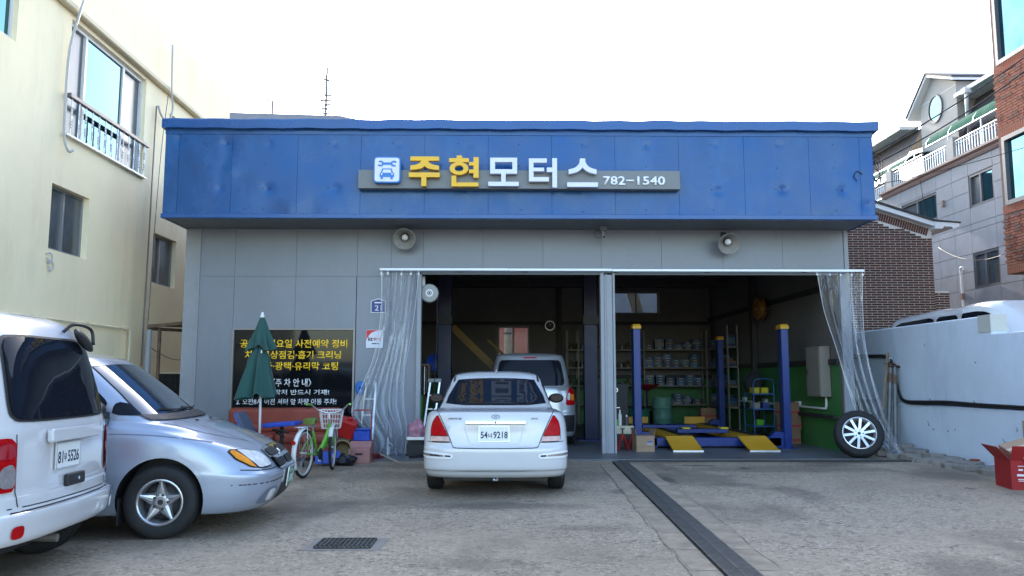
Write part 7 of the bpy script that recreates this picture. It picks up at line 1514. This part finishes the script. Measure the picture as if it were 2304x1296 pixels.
for x in (-1.36,-1.18): m = MB(); m.bar((x-.12,15.3,.03),(x+.03,15.5,1.30),.03,.06); m.build('rail', M_alu, T)
for i in range(4): m = MB(); f_=(i+1)/5; m.bar((-1.48+.15*f_,15.3+.2*f_,.03+1.27*f_),(-1.30+.15*f_,15.3+.2*f_,.03+1.27*f_),.05,.02); m.build('rung', M_alu, T)
m = MB(); m.box((-1.25,15.52,1.33),(.26,.14,.07)); m.build('top_cap', mat('grey_plastic',(.25,.26,.27),.5), T, bevel=.01)
T = thing('retractable_hose_drum', 'round pale grey hose drum hanging at the left top of the opening', 'hose drum', (-1.3,14.95,2.95)); Mq = Matrix.Translation((-1.32,14.9,2.94)) @ Matrix.Rotation(R(90),4,'X'); Mq = Mq @ Matrix.Rotation(R(6),4,'Y')
m = MB(); m.lathe([(0,-.09),(.155,-.09),(.175,-.06),(.175,.05),(.16,.075),(.10,.085),(0,.085)],36,Mq); m.build('housing', mat('grey_housing',(.30,.31,.29),.45,var=.08), T, smooth=40); m = MB(); m.lathe([(0,.087),(.068,.087),(.07,.092),(.0,.094)],28,Mq); m.build('label_disc', M_white, T, smooth=60); m = MB(); m.lathe([(0,.096),(.018,.096),(.018,.10),(0,.10)],16,Mq); m.lathe([(.03,.0945),(.042,.0945),(.042,.0955),(.03,.0955)],20,Mq,close=True); m.build('hub_mark', M_trim, T)
m = MB(); m.bx(-1.50,-1.42,14.85,14.95,2.90,3.0); m.bx(-1.46,-1.40,14.88,14.92,2.95,3.26); m.build('bracket', M_white, T); m = MB(); m.box((-1.17,14.88,2.83),(.09,.05,.03),0,0,.4); m.tube(catmull([(-1.17,14.88,2.82),(-1.17,14.9,2.2),(-1.20,14.95,1.5),(-1.24,15.0,.6)],6),.009,6); m.build('hose', M_black_rub, T, smooth=180)
T = thing('wall_clock', 'round wall clock on the dark back wall of the left bay', 'clock', (1.5,23.9,2.9)); Mq = Matrix.Translation((1.48,23.86,2.92)) @ Matrix.Rotation(R(90),4,'X'); m = MB(); m.lathe([(.125,0),(.145,0),(.145,.03),(.125,.03)],28,Mq,close=True); m.build('rim', M_alu, T, smooth=40); m = MB(); m.lathe([(0,.01),(.127,.01)],28,Mq); m.build('dial', M_dksteel, T); m = MB(); m.bar(Mq @ Vector((0,0,.014)), Mq @ Vector((.05,.06,.014)),.008,.003); m.bar(Mq @ Vector((0,0,.017)), Mq @ Vector((-.02,.09,.017)),.006,.003); m.build('hand', M_alu, T)
T = thing('blue_fan', 'round blue wall fan beside the left lift post', 'fan', (-1.6,18.2,1.9)); m = MB(); m.lathe([(0,.05),(.12,.05),(.20,.02),(.21,0),(.20,-.02),(0,-.06)],28,Matrix.Translation((-1.45,18.1,1.72)) @ Matrix.Rotation(R(80),4,'X')); m.build('cover', M_bpl, T, smooth=40); m = MB(); m.bar((-1.45,18.15,1.72),(-2.3,18.4,1.72),.04,.04); m.build('arm', M_dksteel, T)
# what the rear window looks out on
RH = thing('red_house_behind', 'sunlit red house with white window and pole seen through the rear window', 'house', (.4,31,0)); m = MB(); m.bx(-3,4,31,36,0,7.5); m.build('wall', mat('red_render',(.33,.08,.055),.8,var=.15,vs=3), RH); m = MB(); m.bx(-3,.05,30.9,30.98,0,2.25); m.build('white_frame', M_white, RH); m = MB(); m.bx(-.9,-.1,30.86,30.9,.3,2.1); m.build('pane', M_glassdk, RH)
T = thing('grey_pole', 'grey concrete pole standing outside the rear window', 'pole', (.30,28.5,0)); m = MB(); m.cyl((.28,28.5,0),(.28,28.5,7),.15,.12,n=18); m.build('shaft', M_strip, T, smooth=50); m = MB(); m.lathe([(.15,2.9),(.17,2.9),(.17,2.97),(.15,2.97)],18,Matrix.Translation((.28,28.5,0)),close=True); m.build('band', M_dksteel, T)
